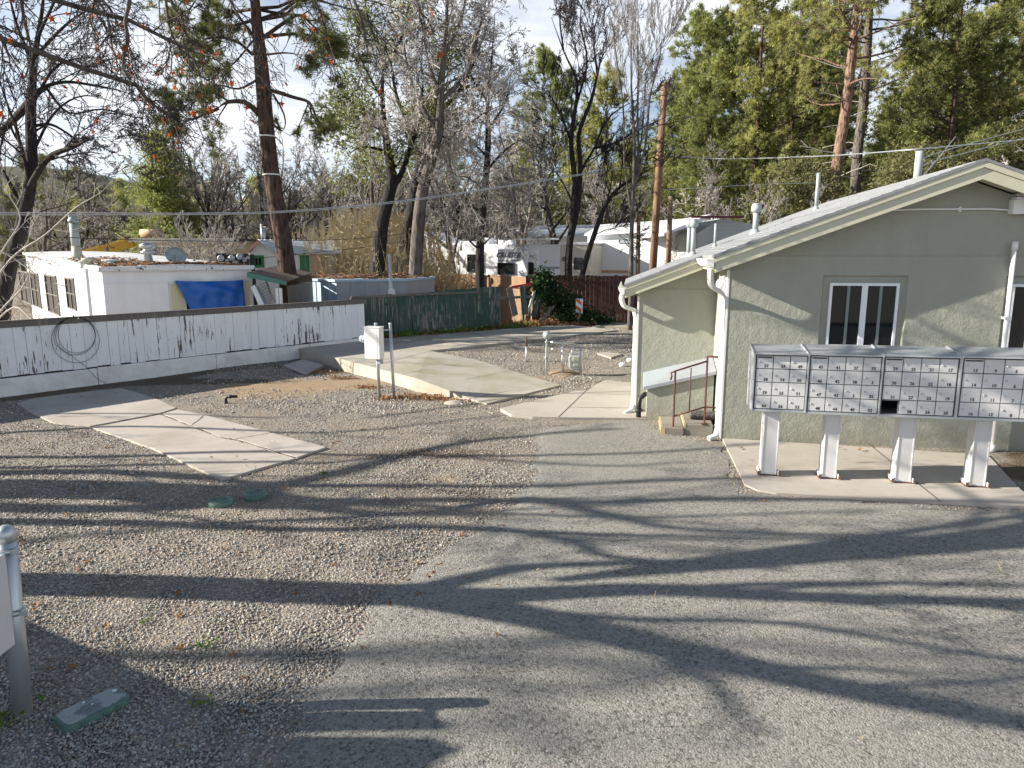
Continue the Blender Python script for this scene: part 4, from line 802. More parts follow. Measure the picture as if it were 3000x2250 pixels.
# ------------------------------------------------------------------ fences
K['gapback'] = mat('dark_gap_backing', (.05, .042, .036), .9, .3)  # added sheet behind the boards; its dark colour stands for gap shade
def stem_and_boards():
    fr = Fr(FA, math.atan2(fdir.y, fdir.x)); e = fr.inv(FCo); uE = e.x; fr2 = fr
    L0 = -13.0
    root = thing('white_fence', 'long white board fence with flaking paint and a dark timber cap', 'fence', FA)
    zs = .33; ztop = 1.30
    b = MB(fr); u = L0
    while u < uE:
        u2 = min(u+2.44, uE); b.box(u+.006, u2-.006, .0, .16, -1.0, zs+random.uniform(-.01, .01)); u = u2
    b.build('concrete_footing', K['stemw'], root, bevel=.012)
    b = MB(fr); u = L0
    while u < uE-.01:
        w = random.choice((.19, .24, .29, .29)); u2 = min(u+w, uE); j = random.uniform(-.004, .006); lo = zs+.014+random.uniform(0, .03)
        b.box(u+.003, u2-.003, .012+j, .034+j, lo, ztop); u = u2
    b.mi = 1; b.box(L0, uE-.01, .037, .045, zs-.02, ztop-.02); b.mi = 0
    b.build('boards', [K['fencew'], K['gapback']], root, bevel=.002)
    b = MB(fr); u = L0
    while u < uE:
        u2 = min(u+3.6, uE+.05); s = random.uniform(-.006, .006); b.box(u+.003, u2-.003, -.01, .008, ztop-.07+s, ztop+.03+s); b.box(u+.003, u2-.003, -.02, .09, ztop+.031+s, ztop+.055+s); u = u2
    b.build('cap_rail', K['woodg'], root, bevel=.005)
    b = MB(fr)
    u = L0
    while u < uE: b.box(u, u+.09, .06, .15, -.9, ztop); u += 2.44
    b.box(L0, uE, .046, .08, .5, .6); b.build('post', K['woodg'], root)
    b = MB(fr); uu, zz = fr.pix(582, 932, 0)
    # cable coil
    c = fr.pix(223, 990, -.03); r1 = .42
    g = MB(fr); pts = []
    for k in range(150):
        t = k/150; a = math.pi/2 + t*2*math.pi*3.3; loop = t*3.3; r = r1*(1-.13*(loop % 1)*((int(loop) % 2)*2-1)*.6-.10*(int(loop) == 1)-.22*(int(loop) == 2)); topz = c[1]+.40
        pts.append((c[0]+r*math.cos(a)*(.93+.04*math.sin(loop*5)), -.03-.012*loop/3, topz - r + r*math.sin(a)))
    pts += [(c[0]+.1, -.05, c[1]-.55), (c[0]+.26, -.06, c[1]-.8), (c[0]+.42, -.1, .02)]
    g.tube(pts, .0045, 6); g.tube([(c[0], -.04, c[1]+.41), (c[0], .02, c[1]+.43)], .012, 6)
    tag(g.build('cable_coil', K['black']), 'coil of thin black cable hung from the cap of the white fence', 'cable')
    # green fence, leaning and broken
    a = math.atan2((FD-FCo).y, (FD-FCo).x); fg = Fr((FCo.x, FCo.y, 0), a); Lg = (FD-FCo).length
    root = thing('green_fence', 'derelict green board fence with peeling paint and leaning panels', 'fence', FCo)
    ub = fg.pix(1465, 950, 0)[0]; b = MB(fg); u = .02
    top = lambda u: 1.40+.17*u/Lg
    while u < ub:
        w = random.uniform(.17, .24); sag = .0 if u < 1.1 or u > 2.9 else .06; ln = 0 if u < 1.1 else .12*math.sin((u-1.1)/3.2*math.pi)
        z0 = .30+random.uniform(-.02, .03)+(.03 if u > 1.1 else -.05); z1 = top(u)-sag*.5+random.uniform(-.008, .008); g0 = .012 if u < 1.1 else .003; d = random.uniform(-.01, .01); tw = .03*random.uniform(-1, 1)*(u > ub-1)
        b.hexa([(u+g0, d-ln*1.2, z0), (u+w-g0, d-ln*1.2, z0), (u+w-g0, d-ln*1.2+.02, z0), (u+g0, d-ln*1.2+.02, z0)], [(u+g0+tw, d+ln*.3, z1), (u+w-g0+tw, d+ln*.3, z1), (u+w-g0+tw, d+ln*.3+.02, z1), (u+g0+tw, d+ln*.3+.02, z1)]); u += w
    b.build('boards', K['fenceg'], root, bevel=.002)
    b = MB(fg); b.box(0, fg.pix(1400, 860, 0)[0], -.03, .06, top(0)-.05, top(0)+.01+.0); b.box(0.0, ub-.4, -.16, -.09, .22, .33); b.box(1., ub+1.6, .05, .09, 1.12, 1.2); b.build('rail', K['woodg'], root, bevel=.004)
    b = MB(fg)
    for u in (.05, 1.9, 3.7, ub, ub+1.0): b.box(u, u+.09, .08, .17, -.3, top(u)-.03)
    b.build('post', K['woodg'], root)
    # broken leaning boards near its end
    def slat(p0, p1, w, m, nm='loose_board', th=.02, v=0, v2=None):
        p0 = fg.pix(*p0, v); p1 = fg.pix(*p1, v); v2 = v if v2 is None else v2; d = Vector((p1[0]-p0[0], 0, p1[1]-p0[1])).normalized(); s = Vector((d.z, 0, -d.x))*w/2; A = Vector((p0[0], v, p0[1])); B = Vector((p1[0], v2, p1[1])); t = Vector((0, th, 0))
        b = MB(fg); b.hexa([A-s, A+s, A+s+t, A-s+t], [B-s, B+s, B+s+t, B-s+t]); return b.build(nm, m, root)
    slat((1510, 925), (1492, 842), .24, K['woodg'], v=.0); slat((1539, 922), (1532, 838), .26, K['fenceg'], v=-.05); slat((1562, 925), (1562, 842), .08, K['fencet'], v=.1); slat((1562, 928), (1590, 858), .22, K['fenceg'], v=-.12, v2=-.02); slat((1545, 925), (1567, 850), .09, K['pinkw'], v=.04)
    slat((1500, 842), (1560, 832), .09, mat('red_rail_paint', (.4, .05, .04), .7), 'red_rail', v=.06)
    slat((1580, 945), (1637, 897), .10, K['woodg'], v=-.5, v2=-.3)
    # red brown fence
    def board_fence(name, A, B, z0f, z1f, w, m, label, rail_m, rails, side, posts=2.4):
        A, B = Vector(A), Vector(B); L = (B-A).length; fr = Fr((A.x, A.y, 0), math.atan2(B.y-A.y, B.x-A.x)); root = thing(name, label, 'fence', A); b = MB(fr); u = 0
        while u < L:
            ww = w*random.uniform(.94, 1.04); z1 = z1f(u/L)+random.uniform(-.02, .02); z0 = z0f(u/L); d = random.uniform(-.004, .004); c = .02
            b.prism([(u+.003, z0), (u+ww-.003, z0), (u+ww-.003, z1-c), (u+ww-.003-c, z1), (u+.003+c, z1), (u+.003, z1-c)], d, d+.018); u += ww
        b.build('boards', m, root); b = MB(fr)
        for z in rails:
            n = max(1, int(L/2.4))
            for k in range(n): t0, t1 = k/n, (k+1)/n; b.hexa([(t0*L, side[0], z1f(t0)-z), (t1*L, side[0], z1f(t1)-z), (t1*L, side[1], z1f(t1)-z), (t0*L, side[1], z1f(t0)-z)], [(t0*L, side[0], z1f(t0)-z+.09), (t1*L, side[0], z1f(t1)-z+.09), (t1*L, side[1], z1f(t1)-z+.09), (t0*L, side[1], z1f(t0)-z+.09)])
        b.build('rail', rail_m, root); n = int(L/posts)+1
        for k in range(n):
            u = k*posts+.05; b = MB(fr); b.box(u, u+.09, side[1] if side[1] > 0 else side[0]-.09, side[1]+.09 if side[1] > 0 else side[0], z0f(u/L)-.3, z1f(u/L)-.08); b.build('post', rail_m, root)
    board_fence('red_brown_fence', PY(1540, 850, 24.9), PY(2060, 860, 24.3), lambda t: .12, lambda t: 1.80+.02*t, .14, K['fencer'], 'tall red brown stained board fence closing the far end of the yard', K['fencer'], (.3, 1.3), (.02, .06))
    A = PY(1225, 800, 30.5); B = PY(1562, 808, 25.0)
    board_fence('tan_fence', A, B, lambda t: -.35+.45*t, lambda t: lerp(PY(1225, 797, 30.5).z, PY(1562, 811, 25).z, t), .14, K['fencet'], 'tan cedar board fence with its rails showing, behind the broken green fence', K['fencet'], (.42,), (-.05, -.006))
stem_and_boards()
# ------------------------------------------------------------------ neighbours beyond the fence
def quad_on(b, fr, px, v, t):   # axis-aligned box on a frame plane from four pixels
    (u0, z1), (u1, z0) = fr.pix(px[0], px[1], v), fr.pix(px[2], px[3], v)
    if u0 > u1: u0, u1 = u1, u0
    b.box(u0, u1, v-t, v, min(z0, z1), max(z0, z1)); return u0, u1, min(z0, z1), max(z0, z1)
def window_on(root, fr, px, v=-.002, fm=None, shut=False, name='window', pane=None, e=.04, mull=True):
    (u0, z1), (u1, z0) = fr.pix(px[0], px[1], v), fr.pix(px[2], px[3], v)
    if u0 > u1: u0, u1 = u1, u0
    if z0 > z1: z0, z1 = z1, z0
    b = MB(fr); b.box(u0, u1, v-.05, v, z1-e, z1); b.box(u0, u1, v-.05, v, z0, z0+e); b.box(u0, u0+e, v-.05, v, z0+e, z1-e); b.box(u1-e, u1, v-.05, v, z0+e, z1-e)
    if mull: b.box((u0+u1)/2-.015, (u0+u1)/2+.015, v-.04, v, z0+e, z1-e)
    w = b.build(name, fm or K['alu'], root); b = MB(fr); b.box(u0+e, u1-e, v-.02, v-.001, z0+e, z1-e); b.build('pane', pane or K['glass'], w)
    if shut:
        b = MB(fr); n = int((z1-z0)/.05)
        for a, c in ((u0-.2, u0-.01), (u1+.01, u1+.2)):
            b.box(a, a+.02, v-.03, v, z0, z1); b.box(c-.02, c, v-.03, v, z0, z1)
            for k in range(n): zz = lerp(z0, z1, k/n); b.box(a+.02, c-.02, v-.025, v, zz, zz+.03)
        b.build('shutter', K['shutter'], w)
    return w
def mobile_home():
    C = PY(297, 785, 17.1); A = rad(40); fr = Fr((C.x, C.y, 0), A); fs = Fr((C.x, C.y, 0), A+rad(90)); Wd = fr.pix(736, 778, 0)[0]; L = 14.0; gz = -1.1
    root = thing('mobile_home', 'old white single-wide mobile home with leaf covered roof and a blue tarp on its end', 'mobile home', (C.x, C.y, gz))
    zt = lambda u, s: 2.18+.028*s+.05*math.sin(u/Wd*math.pi)
    b = MB(fr)
    b.poly([(0, 0, gz), (Wd, 0, gz), (Wd, 0, zt(0, 0)), (0, 0, zt(0, 0))]); b.poly([(0, 0, gz), (0, 0, zt(0, 0)), (0, L, zt(0, L)), (0, L, gz)]); b.poly([(Wd, 0, gz), (Wd, 0, zt(0, 0)), (Wd, L, zt(0, L)), (Wd, L, gz)]); b.poly([(0, L, gz), (Wd, L, gz), (Wd, L, zt(0, L)), (0, L, zt(0, L))])
    for x in (.2, .5, .8): b.box(Wd*x-.006, Wd*x+.006, -.006, -.0, gz, zt(0, 0)-.36)
    b.box(0, Wd, -.02, -.001, zt(0, 0)-.37, zt(0, 0)-.35)
    for s in np.arange(.9, L, .42): b.box(-.008, -.0, s-.008, s+.008, gz, zt(0, s)-.1)
    b.build('wall', K['mhome'], root, fix=True)
    b = MB(fr); n = 8
    for i in range(n):
        u0, u1 = lerp(-.06, Wd+.06, i/n), lerp(-.06, Wd+.06, (i+1)/n)
        b.hexa([(u0, -.1, zt(u0, 0)-.02), (u1, -.1, zt(u1, 0)-.02), (u1, L+.1, zt(u1, L)-.02), (u0, L+.1, zt(u0, L)-.02)], [(u0, -.1, zt(u0, 0)+.03), (u1, -.1, zt(u1, 0)+.03), (u1, L+.1, zt(u1, L)+.03), (u0, L+.1, zt(u0, L)+.03)])
    b.build('roof', K['mroof'], root)
    b = MB(fr); b.box(-.03, Wd+.03, -.12, -.102, zt(0, 0)-.06, zt(0, 0)+.05); b.box(-.08, -.062, -.1, .0, zt(0, 0)-.06, zt(0, 0)+.05); b.hexa([(-.085, 0, zt(0, 0)-.06), (-.062, 0, zt(0, 0)-.06), (-.062, L, zt(0, L)-.06), (-.085, L, zt(0, L)-.06)], [(-.085, 0, zt(0, 0)+.04), (-.062, 0, zt(0, 0)+.04), (-.062, L, zt(0, L)+.04), (-.085, L, zt(0, L)+.04)]); b.build('roof_edge', peel('flaking_roof_edge', (.68, .69, .7), (.06, .06, .06), .6, .02, 9, .6), root)
    b = MB(fr); u, z = fr.pix(531, 785, -.01); put_text(b, 'Marlette', .17, (u, -.013, z), (1, 0, .0), (.35, 0, 1), 0, .002); b.build('name_lettering', K['ink'], root)
    # big end window half hidden by the tarp
    (u0, z1), (u1, z0) = fr.pix(492, 828, 0), fr.pix(733, 910, 0); z0 -= .15
    b = MB(fr); b.box(u0, u1, -.03, -.002, z1-.03, z1); b.box(u0, u1, -.03, -.002, z0, z0+.03); 
    for a in (u0, u0+.36, u1-.36, u1-.03): b.box(a, a+.03, -.03, -.002, z0, z1)
    w = b.build('window', K['alu'], root); b = MB(fr); b.box(u0+.39, u1-.36, -.012, -.003, z0+.03, z1-.03); b.build('pane', K['glass'], w)
    for a in (u0+.03, u1-.33):
        b = MB(fr); n = 22
        for k in range(n): zz = lerp(z0+.03, z1-.03, k/n); b.prism([(a, zz), (a+.3, zz), (a+.3, zz+.022), (a, zz+.022)], -.03, -.008)
        b.box(a, a+.3, -.008, -.003, z0+.03, z1-.03); b.build('shutter', K['shutter'], w)
    # side windows
    for k, q in enumerate(((52, 789, 60, 836), (88, 793, 120, 880), (132, 804, 171, 874), (192, 812, 220, 858))):
        s0, zz1 = fs.pix(q[0]+0, q[1], 0); s1, zz0 = fs.pix(q[2], q[3]-14, 0)
        if s0 > s1: s0, s1 = s1, s0
        s1 = min(s1, L-.3); zz0 = .95 if k == 3 else .6; zz1 = 1.86
        b = MB(fs); b.box(s0, s1, .0, .04, zz1-.04, zz1); b.box(s0, s1, .0, .04, zz0, zz0+.04); b.box(s0, s0+.04, .0, .04, zz0, zz1); b.box(s1-.04, s1, .0, .04, zz0, zz1); b.box((s0+s1)/2-.02, (s0+s1)/2+.02, 0, .03, zz0, zz1); b.box(s0, s1, 0, .03, (zz0+zz1)/2-.015, (zz0+zz1)/2+.015)
        w = b.build('window', K['woodg'], root); b = MB(fs); b.box(s0+.04, s1-.04, .002, .012, zz0+.04, zz1-.04); b.build('pane', K['glass'], w)
    # roof fittings
    def on_roof(u, s): return Vector((u, s, zt(u, s)+.03))
    def roofpix(px, py):   # point on the roof plane
        d = ray(px, py); lo, hi = 5, 60
        for _ in range(40):
            m = (lo+hi)/2; q = fr.inv(CAM+d*m)
            if q.z > zt(q.x, q.y)+.03: lo = m
            else: hi = m
        return q
    def guess(px, s):      # column px at distance s along the roof
        best = None
        for k in range(60):
            u = Wd*k/59; p = fr.at((u, s, 2.2)); x = 1500+F*p.x/(p.y*math.cos(PT)-(p.z-H)*math.sin(PT))
            if best is None or abs(x-px) < best[0]: best = (abs(x-px), u)
        return best[1]
    s = 6.5; u = guess(228, s); c = on_roof(u, s); top = PY(222, 640, fr.at(c).y).z; b = MB(fr)
    b.lathe(c, [(.28, -.02), (.2, .05), (.15, .12), (.13, .35)], 14); ch = b.build('chimney_base', K['cream'], root)
    b = MB(fr); b.tube([(c.x, c.y, c.z+.3), (c.x, c.y, top-.1)], .125, 14); b.lathe((c.x, c.y, top-.12), [(.155, 0), (.155, .08), (.13, .1), (.13, .2), (.05, .22)], 14); b.build('chimney_pipe', K['pipegrey'], root)
    for (px, s, r, h, kk) in ((258, 1.6, .13, .18, 'cream'), (208, 2.3, .09, .08, 'white'), (327, 2.0, .2, .1, 'white'), (322, 1.2, .05, .06, 'white')):
        u = guess(px, s); c = on_roof(u, s); b = MB(fr); b.lathe(c, [(r*.8, -.02), (r*.8, h*.5), (r*1.15, h*.55), (r*1.1, h*.85), (r*.5, h)], 14); b.build('roof_cap', K[kk], root)
    s = 2.0; u = guess(440, s); c = on_roof(u, s); b = MB(fr); b.lathe(c, [(.12, -.02), (.1, .22), (.19, .24), (.19, .28), (.12, .3), (.12, .36), (.2, .38), (.2, .46), (.08, .52)], 16); b.build('turbine_vent', K['galv'], root)
    s = 1.8; u = guess(520, s); c = on_roof(u, s); b = MB(fr); b.tube([c, c+Vector((0, 0, .18))], .025, 8)
    R = Matrix.Rotation(rad(62), 3, 'X') @ Matrix.Rotation(rad(0), 3, 'Z'); i0 = len(b.V)
    b.lathe((0, 0, 0), [(.02, -.05), (.15, -.03), (.27, .02), (.27, .03), (.15, -.01), (.02, -.03)], 24)
    for k in range(i0, len(b.V)):
        q = fr.inv(b.V[k]); q = R @ q; b.V[k] = fr.at(q+c+Vector((.0, .05, .16)))
    b.build('satellite_dish', K['pipegrey'], root)
    # leaf litter on the roof
    V = []; Fc = []; n = 3400; rng = np.random.default_rng(3)
    for k in range(n):
        if rng.random() < .6: u = rng.uniform(.05, Wd*.98); s = abs(rng.normal(0, .35))+.02 if rng.random() < .6 else abs(rng.normal(.6, .6))
        else: u = rng.normal(.7, .45)*1.0; s = rng.normal(3.2, 1.4)
        if not (0 < u < Wd and 0 < s < L): continue
        c = np.array([u, s, zt(u, s)+.032+abs(rng.normal(0, .02))]); a = rng.normal(0, 1, (3, 3))*.038; i = len(V)
        for q in a: V.append(fr.at(c+q*[1, 1, .45]))
        Fc.append((i, i+1, i+2))
    me = D.meshes.new('leaf_litter'); off = WL[root.name]; me.from_pydata([tuple(p-off) for p in V], [], Fc); me.materials.append(K['fol_tan']); me.materials.append(K['litter']); me.polygons.foreach_set('material_index', [random.random() < .6 for _ in Fc]); link_mesh('leaf_litter', me, root)
    # tarp
    cs = [fr.pix(512, 822, -.12), fr.pix(712, 820, -.12), fr.pix(719, 902, -.12), fr.pix(560, 911, -.12)]; nu, nv = 28, 14; b = MB(fr); g = []
    for j in range(nv+1):
        for i in range(nu+1):
            s, t = i/nu, j/nv; top = Vector(cs[0]).lerp(Vector(cs[1]), s); bot = Vector(cs[3]).lerp(Vector(cs[2]), s); q = top.lerp(bot, t)
            sag = -.03*math.sin(s*math.pi)*(1-t)-.0; fold = .045*math.sin(t*9+math.sin(s*math.pi)*5)*(1-t*.5)*math.sin(s*math.pi)+.02*math.sin(s*23+t*4)+.015*math.sin(s*9-t*13)
            g.append(b.v((q.x, -.12-fold, q.y+sag)))
    for j in range(nv):
        for i in range(nu): k = j*(nu+1)+i; b.face((g[k], g[k+1], g[k+nu+2], g[k+nu+1]), True)
    o = b.build('tarp', K['tarp'], fix=False); m = o.modifiers.new('thick', 'SOLIDIFY'); m.thickness = .006; tag(o, 'crumpled blue tarpaulin hung over the end window of the white mobile home', 'tarp')
mobile_home()
def box_house(name, label, cat, px, py_top, Y, w, dep, ang, z0, m, roof=None, rm=None, rise=.5, over=.25):
    """corner at px on depth Y; u runs right for w, back for dep"""
    C = PY(px, py_top, Y); fr = Fr((C.x, C.y, 0), rad(ang)); root = thing(name, label, cat, (C.x, C.y, z0)); zt = C.z
    b = MB(fr); b.poly([(0, 0, z0), (w, 0, z0), (w, 0, zt), (0, 0, zt)]); b.poly([(0, 0, z0), (0, 0, zt), (0, dep, zt), (0, dep, z0)]); b.poly([(w, 0, z0), (w, 0, zt), (w, dep, zt), (w, dep, z0)]); b.poly([(0, dep, z0), (w, dep, z0), (w, dep, zt), (0, dep, zt)])
    if roof == 'u': b.poly([(0, 0, zt), (0, dep, zt), (0, dep/2, zt+rise)]); b.poly([(w, 0, zt), (w, dep, zt), (w, dep/2, zt+rise)])
    if roof == 'v': b.poly([(0, 0, zt), (w, 0, zt), (w/2, 0, zt+rise)]); b.poly([(0, dep, zt), (w, dep, zt), (w/2, dep, zt+rise)])
    b.build('wall', m, root)
    b = MB(fr); t = .08; o = over; e = rise*o/((dep if roof == 'u' else w)/2) if roof in 'uv' else 0
    def sl(a, c, d, f): b.hexa([a, c, d, f], [tuple(Vector(q)+Vector((0, 0, t))) for q in (a, c, d, f)])
    if roof == 'u': sl((-o, -o, zt-e), (w+o, -o, zt-e), (w+o, dep/2, zt+rise), (-o, dep/2, zt+rise)); sl((-o, dep/2+.001, zt+rise), (w+o, dep/2+.001, zt+rise), (w+o, dep+o, zt-e), (-o, dep+o, zt-e))
    elif roof == 'v': sl((-o, -o, zt-e), (w/2, -o, zt+rise), (w/2, dep+o, zt+rise), (-o, dep+o, zt-e)); sl((w/2+.001, -o, zt+rise), (w+o, -o, zt-e), (w+o, dep+o, zt-e), (w/2+.001, dep+o, zt+rise))
    else: sl((-o, -o, zt), (w+o, -o, zt), (w+o, dep+o, zt+.1), (-o, dep+o, zt+.1))
    b.build('roof', rm or K['sheet'], root); return root, fr, zt
def neighbours():
    # yellow house with a canopy
    r, fr, zt = box_house('yellow_house', 'pale yellow house with a brown edged flat roof behind the mobile home', 'house', 401, 704, 33, 4.1, 6, 4, -1, K['yellow'], 'f', K['brownroof'])
    window_on(r, fr, (439, 721, 503, 750), fm=K['vinyl']); b = MB(fr); a = fr.pix(246, 733, -.3); b.hexa([(a[0], -.5, a[1]-.1), (-.3, -.5, zt-.02), (-.3, 2.5, zt-.02), (a[0], 2.5, a[1]-.1)], [(a[0], -.5, a[1]), (-.3, -.5, zt+.08), (-.3, 2.5, zt+.08), (a[0], 2.5, a[1])]); b.build('canopy', mat('yellow_canopy', (.55, .36, .07), .6, .2), r)
    b = MB(fr)
    for u in (a[0]+.2, -1.2): b.box(u, u+.08, -.4, -.32, -1, lerp(a[1], zt, (u-a[0])/(-a[0]))-.08)
    b.build('canopy_post', K['woodg'], r)
    b = MB(fr); u0, z0 = fr.pix(405, 692, .6); u1, z1 = fr.pix(468, 676, .6); b.tube([(u0, .9, z0+.15), (u1, .9, z0+.15)], .18, 14); b.build('roof_tank', K['peach'], r); b = MB(fr); b.box(-.25, 4.4, -.28, -.25, zt-.1, zt+.1); b.build('fascia', K['cream'], r)
    u, z = fr.pix(418, 728, -.1); b = MB(fr); b.box(u-.1, u+.1, -.12, -.0, z-.25, z+.15); b.build('wall_ornament', K['orust'], r)
    # maroon roofed house
    r, fr, zt = box_house('maroon_roofed_house', 'low grey house with a maroon fascia behind the bare trees', 'house', 655, 726, 44, 5, 6, -3, -1, K['shedg'], 'f', K['maroon']); b = MB(fr); b.box(-.3, 5.3, -.34, -.25, zt-.02, zt+.35); b.build('fascia', K['maroon'], r)
    # brown roofed house
    r, fr, zt = box_house('brown_roofed_house', 'dark house with a brown pitched roof rising behind the dry reeds', 'house', 850, 692, 46, 6.5, 8, 20, -1, K['maroon'], 'v', K['brownroof'], 1.0, .5)
    # pink white green trimmed house: gable facing us, metal roof running right
    C = PY(733, 742, 26.5); fr = Fr((C.x, C.y, 0), rad(8)); r = thing('green_trimmed_house', 'small off-white house with green trimmed windows, pink gable edge and metal roof', 'house', (C.x, C.y, -1)); g = fr.pix
    w = g(806, 742)[0]; ze = C.z; zp = g(760, 706)[1]; up = g(760, 706)[0]; wr = g(985, 742)[0]; b = MB(fr)
    b.poly([(0, 0, -1), (w, 0, -1), (w, 0, ze), (up, 0, zp), (0, 0, ze)]); b.poly([(w, 0, -1), (wr, .01, -1), (wr, .01, ze-.05), (w, 0, ze-.05)]); b.poly([(0, 0, -1), (0, 0, ze), (0, 5, ze), (0, 5, -1)]); b.build('wall', K['pinkw'], r)
    b = MB(fr); b.hexa([(up-.05, -.2, zp), (w+.1, -.25, ze-.02), (wr+.2, -.25, ze-.02), (wr+.2, 2.4, zp+.02)], [(up-.05, -.2, zp+.05), (w+.1, -.25, ze+.03), (wr+.2, -.25, ze+.03), (wr+.2, 2.4, zp+.07)])
    b.hexa([(-.15, -.2, ze-.08), (up, -.2, zp), (up, 4, zp), (-.15, 4, ze-.08)], [(-.15, -.2, ze-.02), (up, -.2, zp+.06), (up, 4, zp+.06), (-.15, 4, ze-.02)])
    for k in range(16): t = k/16; a = Vector((up, -.2, zp+.06)).lerp(Vector((wr+.1, 2.3, zp+.075)), t); c = Vector((w+.15, -.25, ze+.035)).lerp(Vector((wr+.15, -.25, ze+.035)), t); b.tube([a, c], .012, 4)
    b.build('roof', K['sheet'], r)
    b = MB(fr); b.hexa([(-.22, -.24, ze-.16), (up, -.24, zp-.07), (up, -.2, zp-.07), (-.22, -.2, ze-.16)], [(-.22, -.24, ze-.05), (up, -.24, zp+.04), (up, -.2, zp+.04), (-.22, -.2, ze-.05)]); b.build('gable_board', mat('salmon_board', (.6, .27, .2), .6), r)
    wn = window_on(r, fr, (739, 748, 775, 784), fm=K['greenpaint'], e=.1)
    b = MB(fr); quad_on(b, fr, (878, 748, 908, 800), -.012, .04); b.build('green_door', K['greenpaint'], r); b = MB(fr); quad_on(b, fr, (909, 748, 962, 800), -.012, .03); b.build('peach_panel', K['peach'], r)
    b = MB(fr)
    u, z = g(761, 655); b.tube([(u, .3, zp-.1), (u, .3, z)], .05, 8); b.build('flue', K['galv'], r); b = MB(fr); u, z = g(768, 668); b.tube([(u, .3, zp-.1), (u, .3, z)], .05, 8)
    b.tube([(g(768, 0)[0], .3, g(0, 668)[1]), (g(768, 0)[0], .3, g(0, 664)[1])], .09, 8); b.build('flue', K['galv'], r)
    # hubcap fence
    A = PY(632, 744, 24); fr = Fr((A.x, A.y, 0), rad(3)); r = thing('hubcap_fence', 'dark board fence hung with shiny hubcaps behind the mobile home roof', 'fence', (A.x, A.y, -1)); w = fr.pix(731, 744)[0]; b = MB(fr); u = 0
    while u < w: b.box(u+.01, u+.17, 0, .02, -1, A.z+random.uniform(-.03, .03)); u += .18
    b.build('boards', mat('charred_boards', (.045, .04, .038), .9, .3), r)
    for x, y, q in ((647, 757, 9), (665, 764, 5), (679, 756, 8), (702, 752, 8), (717, 761, 6), (727, 756, 5), (690, 768, 6), (658, 774, 6)):
        u, z = fr.pix(x, y, -.02); rr_ = q/2080*24*1.1; b = MB(fr); b.lathe((u, -.005, z), [(rr_, 0), (rr_, -.03), (rr_*.8, -.05), (rr_*.7, -.02), (rr_*.35, -.02), (rr_*.25, -.05), (.01, -.05)], 14, 'y'); tag(b.build('hubcap', K['galv'], r), None)
    # carport with green fascia, junk under it
    fr = Fr(tuple(PY(735, 805, 18.8)[:2])+(0,), rad(4)); g = fr.pix; r = thing('lean_to', 'open timber lean-to with a green sloping fascia between mobile home and shed', 'lean-to', fr.at((0, 0, -1)))
    a, c = g(733, 797), g(846, 823); b = MB(fr); b.hexa([(a[0], -.3, a[1]-.13), (c[0], -.3, c[1]-.1), (c[0], -.22, c[1]-.1), (a[0], -.22, a[1]-.13)], [(a[0], -.3, a[1]), (c[0], -.3, c[1]), (c[0], -.22, c[1]), (a[0], -.22, a[1])]); b.build('fascia', mat('teal_green_paint', (.07, .2, .16), .6, .1), r)
    b = MB(fr); b.hexa([(a[0], -.22, a[1]-.04), (c[0], -.22, c[1]-.03), (c[0], 3, c[1]+.1), (a[0], 3, a[1]+.1)], [(a[0], -.22, a[1]), (c[0], -.22, c[1]), (c[0], 3, c[1]+.14), (a[0], 3, a[1]+.14)]); b.build('roof', K['brownroof'], r)
    b = MB(fr); b.box(a[0], c[0], 2.9, 3, -1, 1.9); b.box(c[0]-.05, c[0], 0, 3, -1, 1.7); b.build('back_wall', K['woodg'], r)
    b = MB(fr)
    for x in (817, 827): u = g(x, 850)[0]; b.box(u-.04, u+.03, -.2, -.12, -1, 1.65)
    b.build('post', K['white'], r)
    def prop(name, lab, cat, p0, p1, w, m, v0=-.5, v1=-.1, ladder=False):
        q0, q1 = g(*p0, v0), g(*p1, v1); A = Vector((q0[0], v0, q0[1])); B = Vector((q1[0], v1, q1[1])); A = A-(B-A)*.5; d = (B-A).normalized(); s = d.cross(Vector((0, 1, 0))).normalized()*w/2; t = Vector((0, .04, 0)); b = MB(fr)
        if ladder:
            for sg in (-1, 1): b.tube([A+s*sg, B+s*sg], .025, 4)
            for k in range(12): c = A.lerp(B, (k+.5)/12); b.tube([c-s, c+s], .015, 4)
        else: b.hexa([A-s, A+s, A+s+t, A-s+t], [B-s, B+s, B+s+t, B-s+t])
        tag(b.build(name, m), lab, cat)
    prop('plank', 'white plank leaning under the green lean-to, nearest to the tarp', 'plank', (768, 898), (740, 838), .13, K['white']); prop('plank', 'grey plank leaning beside the white one under the lean-to', 'plank', (780, 896), (752, 842), .1, K['sheet'], -.4, 0)
    prop('ladder', 'grey ladder leaning in the dark opening of the lean-to', 'ladder', (785, 898), (762, 830), .35, K['galv'], -.2, .2, True)
    # blue and grey shed
    C = PY(985, 824, 21.3); fl = PY(852, 817, 23.0); ang = math.atan2(C.y-fl.y, C.x-fl.x); r = thing('metal_shed', 'flat shed, blue-white on its left side and grey in front, with debris on top', 'shed', (C.x, C.y, -1)); fr = Fr((C.x, C.y, 0), 0.02); rr_ = PY(1188, 817, 22.0)
    zt = C.z; bk = Vector((.6, 2.6, 0)); p = [Vector((fl.x, fl.y, 0)), Vector((C.x, C.y, 0)), Vector((rr_.x, rr_.y, 0))]; q = [p[2]+bk, p[0]+bk]
    up = lambda v, z: Vector((v.x, v.y, z)); b = MB(); b.poly([up(p[0], -1), up(p[1], -1), up(p[1], zt), up(p[0], zt)])
    for k in range(1, 7): c = p[0].lerp(p[1], k/7); b.box(c.x-.012, c.x+.012, c.y-.02, c.y+.01, -1, zt-.05)
